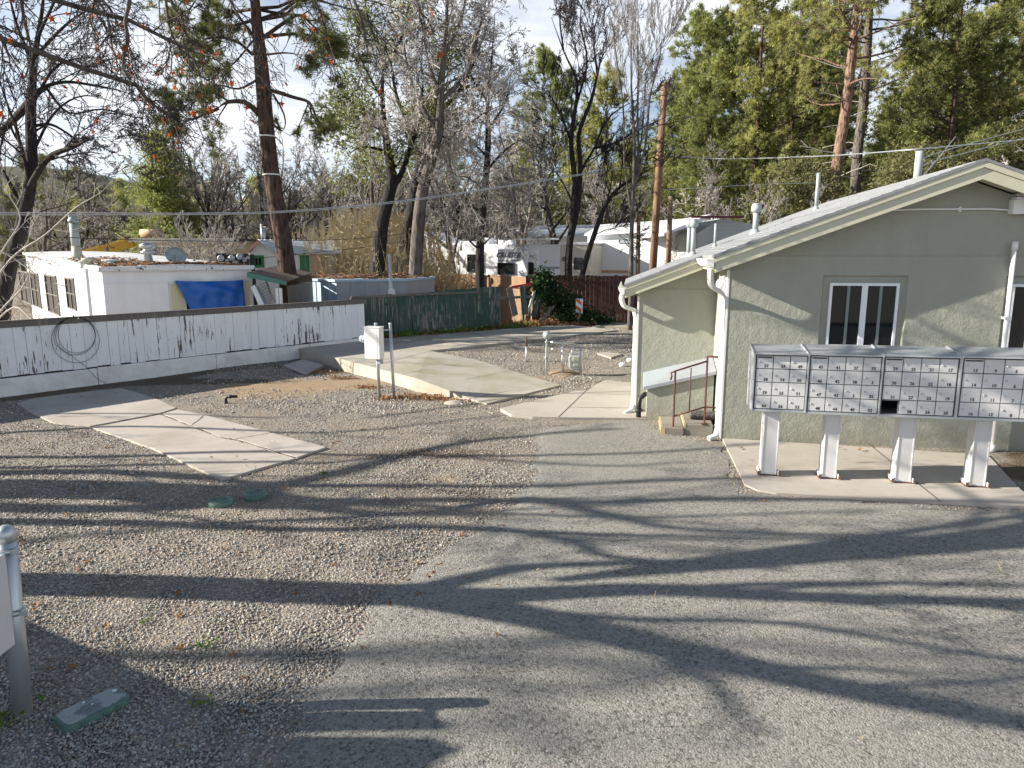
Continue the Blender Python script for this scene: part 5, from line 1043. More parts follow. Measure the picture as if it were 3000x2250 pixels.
    b.build('side_wall', K['shed'], r); b = MB(); b.poly([up(p[1], -1), up(p[2], -1), up(p[2], zt), up(p[1], zt)])
    for k in range(1, 5): c = p[1].lerp(p[2], k/5); b.box(c.x-.015, c.x+.015, c.y-.02, c.y+.01, -1, zt-.1)
    b.build('front_wall', K['shedg'], r); b = MB(); b.poly([up(p[2], -1), up(q[0], -1), up(q[0], zt), up(p[2], zt)]); b.poly([up(q[0], -1), up(q[1], -1), up(q[1], zt), up(q[0], zt)]); b.poly([up(q[1], -1), up(p[0], -1), up(p[0], zt), up(q[1], zt)]); b.build('rear_wall', K['shedg'], r)
    b = MB(); o = p+q; o = [x+(x-(p[1]+q[0])/2).normalized()*.06 for x in o]; b.hexa([up(x, zt-.02) for x in o], [up(x, zt+.05) for x in o]); b.build('roof', K['shed'], r)
    V = []; Fc = []; rng = np.random.default_rng(5)
    for k in range(1500):
        a, c = rng.random(), rng.random()**1.5; base = (p[0]*(1-a)+p[1]*a) if rng.random() < .4 else (p[1]*(1-a)+p[2]*a); c0 = base+bk*(.04+c*.9); n = rng.normal(0, 1, (3, 3))*.04; h = .07+.09*abs(math.sin(c0.x*3))*rng.random(); i = len(V)
        for m_ in n: V.append(Vector((c0.x+m_[0]*1.6, c0.y+m_[1], zt+h+m_[2]*.5)))
        Fc.append((i, i+1, i+2))
    me = D.meshes.new('debris'); off = WL[r.name]; me.from_pydata([tuple(v-off) for v in V], [], Fc); me.materials.append(K['fol_tan']); me.materials.append(K['litter']); me.polygons.foreach_set('material_index', [random.random() < .7 for _ in Fc]); link_mesh('debris', me, r)
    b = MB()
    for k in range(7):
        c0 = p[1].lerp(p[2], .1+.1*k)+bk*.2*random.random(); b.tube([up(c0, zt+.08), up(c0+Vector((random.uniform(.3, .9), random.uniform(-.2, .3), 0)), zt+.1+random.uniform(0, .1))], .014, 5)
    b.build('sticks', K['twigd'], r)
    # pipe post behind the white fence
    q = PY(1148, 880, 20.4); b = MB(); b.tube([Vector((q.x, q.y, -1)), PY(1142, 745, 20.4)], .045, 10); b.box(q.x-.09, q.x+.1, q.y-.06, q.y+.02, q.z+.12, q.z+.33); tag(b.build('pipe_post', K['galv']), 'tall white pipe post standing in front of the grey shed', 'post')
    # far shack roofs, right
    # fifth wheel trailer
    C = PY(1226, 700, 33.5); fr = Fr((C.x, C.y, 0), rad(-20)); g = fr.pix; r = thing('fifth_wheel_trailer', 'white fifth-wheel camper with dark windows and a lettered slide-out behind the tan fence', 'camper', fr.at((0, 0, -.3)))
    pr = [g(1226, 830), g(1640, 830), g(1640, 716), g(1400, 716), g(1335, 713), g(1300, 706), g(1262, 688), g(1228, 676)]; b = MB(fr); b.prism(pr, 0, 2.4); b.build('shell', K['rvwhite'], r, bevel=.04)
    dk = K['glass']
    for q in ((1289, 761, 1325, 795), (1369, 745, 1416, 797)): window_on(r, fr, q, fm=K['black'], mull=False)
    (u0, z1), (u1, z0) = g(1457, 730, -.5), g(1545, 830, -.5); b = MB(fr); b.box(u0, u1, -.5, -.01, z0, z1); so = b.build('slide_out', K['rvwhite'], r, bevel=.03)
    f2 = Fr(fr.at((0, -.5, 0)), rad(-20)); b = MB(f2); cx, cz = f2.pix(1490, 748, 0); put_text(b, 'CRUISER', .30, (cx, -.006, cz), (1, 0, 0), (.25, 0, 1), 0, .012); b.box(cx-.5, cx+.55, -.006, -.002, cz-.24, cz-.215); b.build('lettering', mat('grey_decal', (.13, .15, .18), .5), r)
    window_on(r, f2, (1458, 770, 1508, 805), fm=K['black'], mull=False)
    (u0, z1), (u1, z0) = g(1543, 733, -.35), g(1574, 830, -.35); b = MB(fr); b.box(u0, u1, -.35, -.01, z0, z1); b.build('slide_out', K['rvwhite'], r, bevel=.02); f3 = Fr(fr.at((0, -.35, 0)), rad(-20)); window_on(r, f3, (1548, 768, 1564, 805), fm=K['black'], mull=False)
    b = MB(fr); b.box(g(1456, 0)[0], g(1642, 0)[0], -.56, .2, g(0, 716)[1]+.03, g(0, 716)[1]+.09); b.build('awning_roll', K['alu'], r); b = MB(fr); (u0, z1), (u1, z0) = g(1395, 780, 0), g(1640, 788, 0); b.box(u0, u1, -.006, -.002, z0, z1); b.build('side_stripe', mat('grey_stripe', (.35, .36, .38), .5), r)
    b = MB(fr)
    for x, w_, h_ in ((1365, .6, .16), (1420, .5, .3), (1480, .7, .22)): u, z = g(x, 716, 1); b.box(u-w_/2, u+w_/2, 1, 1.7, z-.05, z+h_)
    b.build('roof_unit', K['rvwhite'], r, bevel=.04)
    # boxy beige trailer end
    r, fr, zt = box_house('travel_trailer', 'boxy beige travel trailer seen end-on between dark tree trunks', 'trailer', 1641, 717, 31.2, 1.35, 5, -14, -.3, mat('beige_panel', (.62, .58, .5), .5, .05), 'f', K['rvwhite'], over=.05)
    b = MB(fr)
    for x0, y0, x1, y1 in ((1647, 752, 1661, 765), (1682, 755, 1708, 790)): quad_on(b, fr, (x0, y0, x1, y1), -.002, .03)
    b.build('window', K['glass'], r); b = MB(fr)
    for k in range(5): z = fr.pix(1650, 735+k*16)[1]; b.box(.02, 1.4, -.012, -.002, z, z+.02)
    b.build('trim_strip', K['alu'], r)
    # motorhome behind
    C = PY(1455, 668, 43); fr = Fr((C.x, C.y, 0), rad(-15)); g = fr.pix; r = thing('motorhome', 'white motorhome with a sloping windscreen parked behind the fifth-wheel camper', 'motorhome', fr.at((0, 0, 0)))
    pr = [g(1440, 740), g(1580, 740), g(1580, 672), g(1560, 668), g(1466, 668), g(1448, 690)]; b = MB(fr); b.prism(pr, 0, 2.4); b.build('shell', K['rvwhite'], r, bevel=.06); window_on(r, fr, (1500, 684, 1535, 706), fm=K['black']); b = MB(fr); quad_on(b, fr, (1455, 684, 1478, 704), -.002, .02); b.build('windscreen', K['glass'], r)
    b = MB(fr); u, z = g(1590, 640); b.tube([(g(1585, 0)[0], 1, 2), (g(1585, 0)[0], 1, z+.8)], .05, 6); b.build('mast', K['alu'], r)
    # grey roofed mobile home and the long white one
    r, fr, zt = box_house('grey_roofed_mobile_home', 'mobile home with a pale hipped metal roof and lapped siding behind the campers', 'mobile home', 1560, 690, 39, 6.6, 4.5, -14, 0, mat('grey_lap_siding', (.5, .52, .52), .6, .06), 'u', K['sheet'], .55, .25)
    window_on(r, fr, (1592, 693, 1617, 706), fm=K['vinyl']); b = MB(fr)
    for k in range(14): z = zt-.1-k*.16; b.box(0, 6.4, -.014, -.002, z, z+.015)
    b.build('lap_line', K['shedg'], r)
    C = PY(1722, 688, 35); fr = Fr((C.x, C.y, 0), rad(-24)); g = fr.pix; r = thing('white_mobile_home', 'long bright white mobile home behind the wooden poles', 'mobile home', fr.at((0, 0, -.2)))
    w = g(2075, 690)[0]; zt = C.z; b = MB(fr); b.poly([(0, 0, -.4), (w, 0, -.4), (w, 0, zt+.25), (0, 0, zt)]); b.poly([(0, 0, -.4), (0, 0, zt), (0, 4.5, zt), (0, 4.5, -.4)]); b.poly([(w, 0, -.4), (w, 0, zt+.25), (w, 4.5, zt+.25), (w, 4.5, -.4)]); b.build('wall', K['rvwhite'], r)
    b = MB(fr); b.hexa([(-.1, -.25, zt-.05), (w+.1, -.25, zt+.2), (w+.1, 2.2, zt+.8), (-.1, 2.2, zt+.5)], [(-.1, -.25, zt+.03), (w+.1, -.25, zt+.28), (w+.1, 2.2, zt+.86), (-.1, 2.2, zt+.56)]); b.hexa([(-.1, 2.2, zt+.5), (w+.1, 2.2, zt+.8), (w+.1, 4.7, zt+.2), (-.1, 4.7, zt-.05)], [(-.1, 2.2, zt+.56), (w+.1, 2.2, zt+.86), (w+.1, 4.7, zt+.28), (-.1, 4.7, zt+.03)]); b.build('roof', K['rvwhite'], r)
    window_on(r, fr, (1734, 720, 1761, 750), fm=K['vinyl']); window_on(r, fr, (1812, 698, 1847, 712), fm=K['pipegrey'], pane=K['sheet']); b = MB(fr); quad_on(b, fr, (1724, 791, 1840, 800), -.004, .03); b.build('skirting_rail', K['peach'], r)
    # white house with maroon roof edge, right of the twin vents
    C = PY(2040, 712, 30); fr = Fr((C.x, C.y, 0), rad(3)); g = fr.pix; r = thing('maroon_edged_house', 'white house with grey lapped gable and thin maroon roof edge behind the roof vents', 'house', fr.at((0, 0, 0)))
    pr = [g(2043, 780), g(2215, 780), g(2215, 658), g(2110, 640), g(2043, 684)]; b = MB(fr); b.prism(pr, 0, 4); b.build('wall', mat('grey_green_lap', (.42, .44, .41), .6, .06), r); b = MB(fr)
    z = g(2100, 648)[1]-.0; b.box(g(2045, 0)[0], g(2205, 0)[0], -.4, -.3, g(2100, 640)[1], g(2100, 634)[1]); b.build('roof_edge', K['maroon'], r); b = MB(fr); b.hexa([(g(1965, 0)[0], -.3, z-.6), (g(2105, 0)[0], -.3, z+.1), (g(2105, 0)[0], 4, z+.1), (g(1965, 0)[0], 4, z-.6)], [(g(1965, 0)[0], -.3, z-.5), (g(2105, 0)[0], -.3, z+.27), (g(2105, 0)[0], 4, z+.27), (g(1965, 0)[0], 4, z-.5)]); b.build('roof', K['rvwhite'], r)
    b = MB(fr)
    for k in range(11): zz = g(2100, 650+k*12)[1]; b.box(g(2110, 0)[0], g(2214, 0)[0], -.012, -.002, zz, zz+.015)
    b.build('lap_line', K['shedg'], r)
neighbours()
def poles_wires():
    for i, (x0, y0, x1, y1, Y, r, lab) in enumerate(((1908, 860, 1947, 243, 29, .16, 'tall brown utility pole leaning slightly right behind the house'), (1868, 850, 1871, 628, 27, .085, 'short orange-brown wooden post left of the tall pole'), (1957, 790, 1965, 575, 28, .11, 'short grey-brown wooden pole right of the tall pole'))):
        a = PY(x0, y0, Y); c = PY(x1, y1, Y); b = MB(); b.tube([a-(c-a).normalized()*.5, a.lerp(c, .5), c], [r, r*.92, r*.8], 12); root = tag(b.build('utility_pole', K['pole']), lab, 'utility pole')
        if i == 0:
            z = PY(1947, 300, Y); 
    def wire(pts, label, r=.012, m=None, n=24):
        P_ = [PY(x, y, Y) for x, y, Y in pts]; out = []
        c = [P_[0]*2-P_[1]]+P_+[P_[-1]*2-P_[-2]]
        for i in range(1, len(c)-2):
            for j in range(8):
                t = j/8; a, bb, d, e = c[i-1:i+3]; out.append(.5*((2*bb)+(d-a)*t+(2*a-5*bb+4*d-e)*t*t+(3*bb-3*d+e-a)*t*t*t))
        out.append(P_[-1]); b = MB(); b.tube(out, r, 5); tag(b.build('overhead_wire', m or K['galv']), label, 'wire')
    wire([(-60, 623, 17), (300, 624, 17.5), (600, 624, 18), (850, 617, 19), (1215, 583, 21), (1650, 518, 25), (1944, 470, 29)], 'upper strand of the pale double wire crossing the trees')
    wire([(-60, 629, 17), (300, 629, 17.5), (600, 628, 18), (850, 621, 19), (1215, 587, 21), (1650, 521, 25), (1944, 474, 29)], 'lower strand of the pale double wire crossing the trees')
    wire([(-60, 685, 18), (400, 703, 20), (733, 706, 22), (1080, 696, 24), (1400, 650, 26), (1944, 560, 29)], 'thin dark wire sagging over the mobile home roof', .01, K['black'])
    wire([(560, 775, 20), (870, 745, 22), (1150, 712, 24), (1400, 655, 27)], 'thin dark wire rising past the dry reeds', .008, K['black'])
    wire([(1944, 452, 29), (2090, 465, 24), (2390, 458, 17), (2687, 437, 12.0), (2790, 428, 16), (3150, 395, 22)], 'pale service wire running to the mast on the green house', .012)
    wire([(2704, 516, 12.4), (2750, 462, 14), (2800, 400, 17)], 'guy wire slanting up behind the roof ridge', .008)
    wire([(2697, 486, 12.2), (2800, 455, 16), (3100, 380, 24)], 'lower wire fanning right from the service mast', .008); wire([(2697, 467, 12.2), (2790, 435, 16), (3100, 350, 24)], 'upper wire fanning right from the service mast', .008)
    wire([(2391, 535, 30), (2200, 542, 30), (1944, 556, 29)], 'thin wire running right from the tall pole behind the roof', .01)
poles_wires()
def shadow_structure():   # unseen stand-in left of the frame, shaped so its shade falls on the gravel
    X = -6.2; fr = ID
    def back(px, py):
        g = P(px, py, 0); s = g.x-X; return (g.y+s*math.tan(GA), s*TE/math.cos(GA))
    a = back(40, 1800); c = back(540, 2020); d = back(860, 2130); e = back(1180, 2140)
    root = thing('shade_structure', 'unseen grey structure left of the frame, shaped to cast the corner shade', 'shed', (X-1.5, 0, 0))
    pts = [(a[0]+.05, 0), (a[0]+.0, a[1]), c, d, (d[0]-.15, d[1]+.0), (-1.5, d[1]+.1), (-1.5, 0)]; print('shed', pts)
    b = MB(); b.hexa([(X, y, z) for y, z in pts], [(X-2.5, y, z) for y, z in pts]); b.build('wall', K['shedg'], root)
    f = back(1375, 2200); k = back(1290, 2250); h = back(1300, 2150)
    b = MB(); b.hexa([(X, y, z) for y, z in ((c[0]-.3, 1.2), (h[0]-.05, h[1]), f, k, (-1, k[1]), (-1, 1))], [(X-.6, y, z) for y, z in ((c[0]-.3, 1.2), (h[0]-.05, h[1]), f, k, (-1, k[1]), (-1, 1))]); b.build('shade_box', K['pipegrey'], root)
    p = back(1424, 2130); q = back(1380, 2128); b = MB(); b.tube([(X-.2, p[0], .3), (X-.2, p[0], p[1])], .045, 10); b.build('pipe', K['galv'], root)
shadow_structure()
# ------------------------------------------------------------------ trees
class Wood:
    def __init__(s): s.g = {}
    def add(s, pts, rs, n): s.g.setdefault((len(pts), n), []).append((pts, rs))
    def arrays(s, off):
        VV = []; FF = []; base = 0
        for (k, n), L in s.g.items():
            p = np.array([[tuple(q) for q in a] for a, _ in L]); r = np.array([b for _, b in L]); B = len(L)
            t = np.empty_like(p); t[:, 1:-1] = p[:, 2:]-p[:, :-2]; t[:, 0] = p[:, 1]-p[:, 0]; t[:, -1] = p[:, -1]-p[:, -2]; t /= np.linalg.norm(t, axis=-1, keepdims=True)+1e-9
            ref = np.where(np.abs(t[:, :1, 2:]) < .8, np.array([0, 0, 1.]), np.array([1., 0, 0])); x = np.cross(t, ref); x /= np.linalg.norm(x, axis=-1, keepdims=True)+1e-9; y = np.cross(t, x)
            a = np.arange(n)*2*np.pi/n; ring = p[:, :, None]+(x[:, :, None]*np.cos(a)[:, None]+y[:, :, None]*np.sin(a)[:, None])*r[:, :, None, None]
            VV.append(ring.reshape(-1, 3)-off)
            i = (np.arange(B*k*n).reshape(B, k, n))+base; q = np.stack([i[:, :-1], np.roll(i[:, :-1], -1, 2), np.roll(i[:, 1:], -1, 2), i[:, 1:]], -1).reshape(-1, 4); FF.append(q); base += B*k*n
        return np.concatenate(VV), FF
    def build(s, name, m, root, off=None):
        o = np.array(WL[root.name] if off is None else off); V, Fs = s.arrays(o); return link_mesh(name, npmesh(name, V, Fs, m, True), root)
def rv(s=1.0): return Vector((random.gauss(0, s), random.gauss(0, s), random.gauss(0, s)))
def turn(d, ang):
    a = d.orthogonal().normalized(); a.rotate(Matrix.Rotation(random.random()*6.283, 3, d)); return (d*math.cos(ang)+a*math.sin(ang)).normalized()
def grow(W, TW, p, d, L, r, lev, pr, tips):
    ns = pr['seg'][lev]; pts = [p]; dirs = []; rs = [r]; up = pr['up'][lev]; jit = pr['jit'][lev]
    for i in range(ns):
        d = (d+rv(jit)+Vector((0, 0, up))).normalized(); p = p+d*(L/ns); pts.append(p); dirs.append(d); rs.append(max(pr['rmin'], r*(1-(1-pr['taper'])*(i+1)/ns)))
    (W if lev < pr['split'] else TW).add(pts, rs, pr['sides'][lev])
    if lev+1 < len(pr['seg']):
        n = pr['n'][lev]; n = max(1, int(n*random.uniform(.75, 1.25))); st = pr['start'][lev]
        for j in range(n):
            t = st+(1-st)*(j+random.random())/n; k = min(int(t*ns), ns-1); f = t*ns-k; q = pts[k].lerp(pts[k+1], f)
            grow(W, TW, q, turn(dirs[k], pr['ang'][lev]*random.uniform(.7, 1.25)), L*pr['len'][lev]*(1-.45*t)*random.uniform(.65, 1.2), max(pr['rmin'], lerp(rs[k], rs[k+1], f)*pr['rr']), lev+1, pr, tips)
    else: tips.append((pts[-1], d))
BARE = dict(seg=[6, 5, 4, 3, 2], up=[.05, .06, .05, .03, 0], jit=[.10, .12, .14, .16, .18], n=[7, 6, 6, 5], start=[.3, .2, .15, .15], ang=[.75, .7, .75, .8], len=[.6, .55, .5, .5], rr=.55, rmin=.006, taper=.3, split=2, sides=[8, 6, 4, 3, 3])
def prm(**k): d = dict(BARE); d.update(k); return d
def cards(pts, n, spread, size, rng, aspect=.5, dirs=None, up=0):
    """n leaf triangles round each point"""
    P_ = np.array([tuple(p) for p in pts]); N = len(P_)*n; c = np.repeat(P_, n, 0)+rng.normal(0, 1, (N, 3))*np.array(spread)
    a = rng.normal(0, 1, (N, 3)); a[:, 2] += up; a /= np.linalg.norm(a, axis=1, keepdims=True); b = rng.normal(0, 1, (N, 3)); b -= a*(a*b).sum(1, keepdims=True); b /= np.linalg.norm(b, axis=1, keepdims=True)
    s = size*rng.uniform(.6, 1.4, (N, 1)); return np.stack([c-a*s*.5-b*s*aspect*.5, c-a*s*.5+b*s*aspect*.5, c+a*s*.5], 1).reshape(-1, 3)
def tufts(tips, n, L, w, rng):
    """needle brush: n thin needles fanning out of each tip"""
    P_ = np.array([tuple(p) for p, _ in tips]); Dv = np.array([tuple(d) for _, d in tips]); N = len(P_)*n; c = np.repeat(P_, n, 0)+rng.normal(0, L*.12, (N, 3)); d = np.repeat(Dv, n, 0)*.55+rng.normal(0, .75, (N, 3)); d /= np.linalg.norm(d, axis=1, keepdims=True)
    b = rng.normal(0, 1, (N, 3)); b -= d*(d*b).sum(1, keepdims=True); b /= np.linalg.norm(b, axis=1, keepdims=True); l = L*rng.uniform(.6, 1.2, (N, 1)); return np.stack([c-b*w*.5, c+b*w*.5, c+d*l], 1).reshape(-1, 3)
def tri_obj(name, V, m, root):
    V = V-np.array(WL[root.name]); n = len(V)//3; return link_mesh(name, npmesh(name, V, [np.arange(n*3).reshape(-1, 3)], m), root)
def interp(pts, n):
    out = []; c = [Vector(q) for q in pts]; c = [c[0]*2-c[1]]+c+[c[-1]*2-c[-2]]
    for i in range(1, len(c)-2):
        for j in range(n):
            t = j/n; a, b, d, e = c[i-1:i+3]; out.append(.5*((2*b)+(d-a)*t+(2*a-5*b+4*d-e)*t*t+(3*b-3*d+e-a)*t*t*t))
    out.append(c[-2]); return out
def limb(W, px, Y, r0, r1, n=4, sides=8, dy=0):
    """px: pixel polyline standing at distance Y (dy: how far its end leans towards or away)"""
    m = len(px); pts = interp([PY(x, y, Y+dy*(k/(m-1))) for k, (x, y) in enumerate(px)], n); tt = [k/(len(pts)-1) for k in range(len(pts))]; rs = [lerp(r0, r1, t)*(1 if t < .6 else 1-(t-.6)/.4*.8) for t in tt]; W.add(pts, rs, sides); return pts, rs
def sprout(W, TW, pts, rs, n, L, pr, tips, start=.15, ang=.9, bias=None, rr=.5):
    for j in range(n):
        t = start+(1-start)*(j+random.random())/n; k = min(int(t*(len(pts)-1)), len(pts)-2); d = (pts[k+1]-pts[k]).normalized(); dd = turn(d, ang*random.uniform(.6, 1.3))
        if bias: dd = (dd+Vector(bias)).normalized()
        grow(W, TW, pts[k].lerp(pts[k+1], random.random()), dd, L*(1-.4*t)*random.uniform(.6, 1.2), max(pr['rmin'], rs[k]*rr), 0, pr, tips)
def base_of(px, py, Y):
    q = PY(px, py, Y); return Vector((q.x, q.y, hz(q.x, q.y)))
# ---- prototypes copied over the background
PROTO = {}
def proto_bare(key, h, m_tr, m_tw, seed, pr, tr=.16, cat='bare tree'):
    random.seed(seed); root = thing('bare_tree', 'x', 'tree', (0, 0, 0)); W, TW, tips = Wood(), Wood(), []
    p0 = Vector((0, 0, -.3)); grow(W, TW, p0, Vector((random.uniform(-.1, .1), 0, 1)).normalized(), h*.75, tr, 0, pr, tips)
    W.build('trunk', m_tr, root); TW.build('twigs', m_tw, root); PROTO[key] = [root, 0]
def proto_bush(key, h, m, seed, n=26, nm='bare_bush'):
    random.seed(seed); root = thing(nm, 'x', 'bush', (0, 0, 0)); W, TW, tips = Wood(), Wood(), []
    pr = prm(seg=[5, 4, 3, 2], up=[.06, .05, .03, 0], jit=[.1, .12, .15, .15], n=[7, 6, 5], start=[.2, .15, .1], ang=[.5, .6, .7], len=[.55, .5, .5], rmin=.007, split=1, sides=[4, 3, 3, 3])
    for k in range(n): grow(W, TW, Vector((random.gauss(0, .25), random.gauss(0, .25), -.1)), Vector((random.gauss(0, .45), random.gauss(0, .45), 1)).normalized(), h*random.uniform(.6, 1), .03, 0, pr, tips)
    W.build('stems', m, root); TW.build('twigs', m, root); PROTO[key] = [root, 0]
def proto_ever(key, h, wd, kind, m_f, seed, nm, card=.16, dens=1.0, tr=.2, bare=.12):
    """kind: cone or round crowns made of leaf clumps on real branches"""
    random.seed(seed); rng = np.random.default_rng(seed); root = thing(nm, 'x', 'tree', (0, 0, 0)); W = Wood(); n = 9; tp = [Vector((math.sin(k*.9+seed)*.05*h*.1, math.cos(k*1.3+seed)*.05*h*.1, lerp(-.3, h*.97, k/(n-1)))) for k in range(n)]; tr_ = [lerp(tr, .02, (k/(n-1))**.8) for k in range(n)]; W.add(tp, tr_, 8)
    cl = []; nb = int(75*dens)
    for j in range(nb):
        t = bare+(1-bare)*((j+random.random())/nb); z = t*h
        prof = (1-t)**.75*1.15 if kind == 'cone' else (math.sin(min(1, max(0, (t-bare)/(1-bare)))**.75*math.pi)**.6)
        R = wd*.5*prof*random.uniform(.55, 1.12)+.12; a = random.random()*6.283+j*2.4; k = min(int((z+.3)/(h*.97+.3)*(n-1)), n-2); q = tp[k].lerp(tp[k+1], .5); q = Vector((q.x, q.y, z*.97))
        rise = random.uniform(-.15, .35) if kind == 'cone' else random.uniform(.0, .6); e = q+Vector((math.cos(a)*R, math.sin(a)*R, R*rise)); mdl = q.lerp(e, .5)+Vector((0, 0, -R*.08)); W.add([q, mdl, e], [max(.012, tr*.18*(1-t)), .012, .006], 4)
        for s in (np.arange(.35, 1.06, .22) if R > .8 else (.6, 1.0)): cl.append(q.lerp(e, float(s))+rv(R*.09))
    W.build('trunk', K['barkp'] if kind == 'cone' else K['barkg'], root)
    sp = .17 if kind == 'cone' else .22
    V = cards(cl, int(34*dens), (sp*wd*.28+.12, sp*wd*.28+.12, sp*.75), card, rng, .42, up=.4)
    V2 = cards(cl, int(16*dens), (.12, .12, .1), card*.9, rng, .42, up=.6)
    tri_obj('crown', np.concatenate([V, V2]), m_f, root); PROTO[key] = [root, 0]
def proto_pine(key, h, m_f, seed, nm='ponderosa_pine', first=.3, spread=.24, bark='barkp', tr=.24, nl=46, needles=26, nlen=.2, droop=-.05, nw=.034):
    random.seed(seed); rng = np.random.default_rng(seed); root = thing(nm, 'x', 'tree', (0, 0, 0)); W, TW, tips = Wood(), Wood(), []; n = 12; lx, ly = random.uniform(-.03, .03), random.uniform(-.03, .03)
    tp = [Vector((lx*h*(k/n)**1.3+.05*math.sin(k*2), ly*h*(k/n)**1.3, lerp(-.4, h, k/(n-1)))) for k in range(n)]; rs = [lerp(tr, .03, (k/(n-1))**.85) for k in range(n)]; W.add(tp, rs, 12)
    pr = prm(seg=[5, 3, 2], up=[.09, .12, .12], jit=[.1, .14, .15], n=[8, 4], start=[.25, .3], ang=[.7, .7], len=[.42, .5], rr=.5, rmin=.01, split=1, sides=[5, 3, 3], taper=.25)
    for j in range(nl):
        t = first+(1-first)*((j+random.random())/nl); z = t*h; k = min(int(t*(n-1)), n-2); q = tp[k].lerp(tp[k+1], t*(n-1)-k); L = h*spread*(.35+1.0*math.sin(min(1, (1-t)/(1-first)*1.15)**.7*1.57))*random.uniform(.5, 1.1)*.72; a = random.random()*6.283; grow(W, TW, q, Vector((math.cos(a), math.sin(a), droop+t*.5)).normalized(), L, max(.02, rs[k]*.28), 0, pr, tips)
    W.build('trunk', K[bark], root); TW.build('branches', K['twigd'], root); tri_obj('needles', np.concatenate([tufts(tips, needles, nlen*1.25, nw, rng), cards([p for p, _ in tips], 4, (.22, .22, .16), .2, rng, .3, up=.5)]), m_f, root); PROTO[key] = [root, 0]
def copy_tree(o):
    c = o.copy(); COL.objects.link(c); WL[c.name] = WL[o.name].copy()
    for ch in [x for x in D.objects if x.parent == o]:
        d = ch.copy(); COL.objects.link(d); d.parent = c
    return c
KIDS = {}
def place(key, px, Y, s, label, rot=None, sz=1.0, name=None, group=None, tilt=0, cat=None, dz=0):
    root, used = PROTO[key]
    if used:
        c = root.copy(); COL.objects.link(c)
        for ch in KIDS[key]: d = ch.copy(); COL.objects.link(d); d.parent = c
    else: c = root; KIDS[key] = list(root.children); PROTO[key][1] = 1
    x = (px-1500)/F*(Y*math.cos(PT)+H*math.sin(PT)*.0); c.location = (x, Y, hz(x, Y)-.05+dz); c.rotation_euler = (tilt, 0, random.random()*6.283 if rot is None else rot); c.scale = (s, s, s*sz); tag(c, label, cat, group); return c
ORD = ['first', 'second', 'third', 'fourth', 'fifth', 'sixth', 'seventh', 'eighth', 'ninth', 'tenth', 'eleventh', 'twelfth', 'thirteenth', 'fourteenth', 'fifteenth', 'sixteenth', 'seventeenth', 'eighteenth', 'nineteenth', 'twentieth', 'twenty-first', 'twenty-second', 'twenty-third', 'twenty-fourth', 'twenty-fifth', 'twenty-sixth', 'twenty-seventh', 'twenty-eighth', 'twenty-ninth', 'thirtieth']
def row(keys, items, phrase, group):
    """items: (px, Y, scale[, height stretch]); labelled in their order from the left"""
    items = sorted(items)
    for i, it in enumerate(items):
        k = keys[i % len(keys)] if isinstance(keys, list) else keys
        place(k, it[0], it[1], it[2], f'{ORD[i]} from the left of the {phrase}', sz=it[3] if len(it) > 3 else 1.0, group=group)
def protos():
    B2 = prm(n=[8, 7, 6, 5], rmin=.011, up=[.06, .1, .08, .04, 0], ang=[.6, .6, .7, .8])
    proto_bare('bareA', 9, K['barkg'], K['twigg'], 11, B2, .2); proto_bare('bareB', 9, K['barkd'], K['twigg'], 12, prm(n=[9, 7, 5, 5], rmin=.011, up=[.04, .14, .1, .05, 0]), .17); proto_bare('bareC', 8, K['barkg'], K['twigw'], 13, prm(n=[8, 7, 6, 6], rmin=.012, ang=[.8, .8, .8, .8]), .15)
    proto_bush('bushA', 3.2, K['twigg'], 21); proto_bush('bushB', 2.6, K['twigw'], 22)
    proto_ever('junA', 7.5, 4.6, 'round', K['fol_jun'], 31, 'juniper', .15, 1.25, .22); proto_ever('junB', 6, 4.4, 'round', K['fol_dark'], 32, 'juniper', .15, 1.25, .2); proto_ever('coneA', 10, 4.4, 'cone', K['fol_pine'], 33, 'pine_tree', .17, 1.35, .2); proto_ever('coneB', 9, 4.6, 'cone', K['fol_bright'], 34, 'pine_tree', .16, 1.6, .18, bare=.05)
    proto_pine('pineA', 17, K['fol_pine'], 41, first=.12, nl=84, needles=34); proto_pine('pineB', 16, K['fol_bright'], 42, first=.1, spread=.27, nl=88, needles=32, nlen=.22); proto_pine('pineC', 15, K['fol_dark'], 43, first=.1, spread=.26, nl=84, needles=32, nlen=.22)
protos()
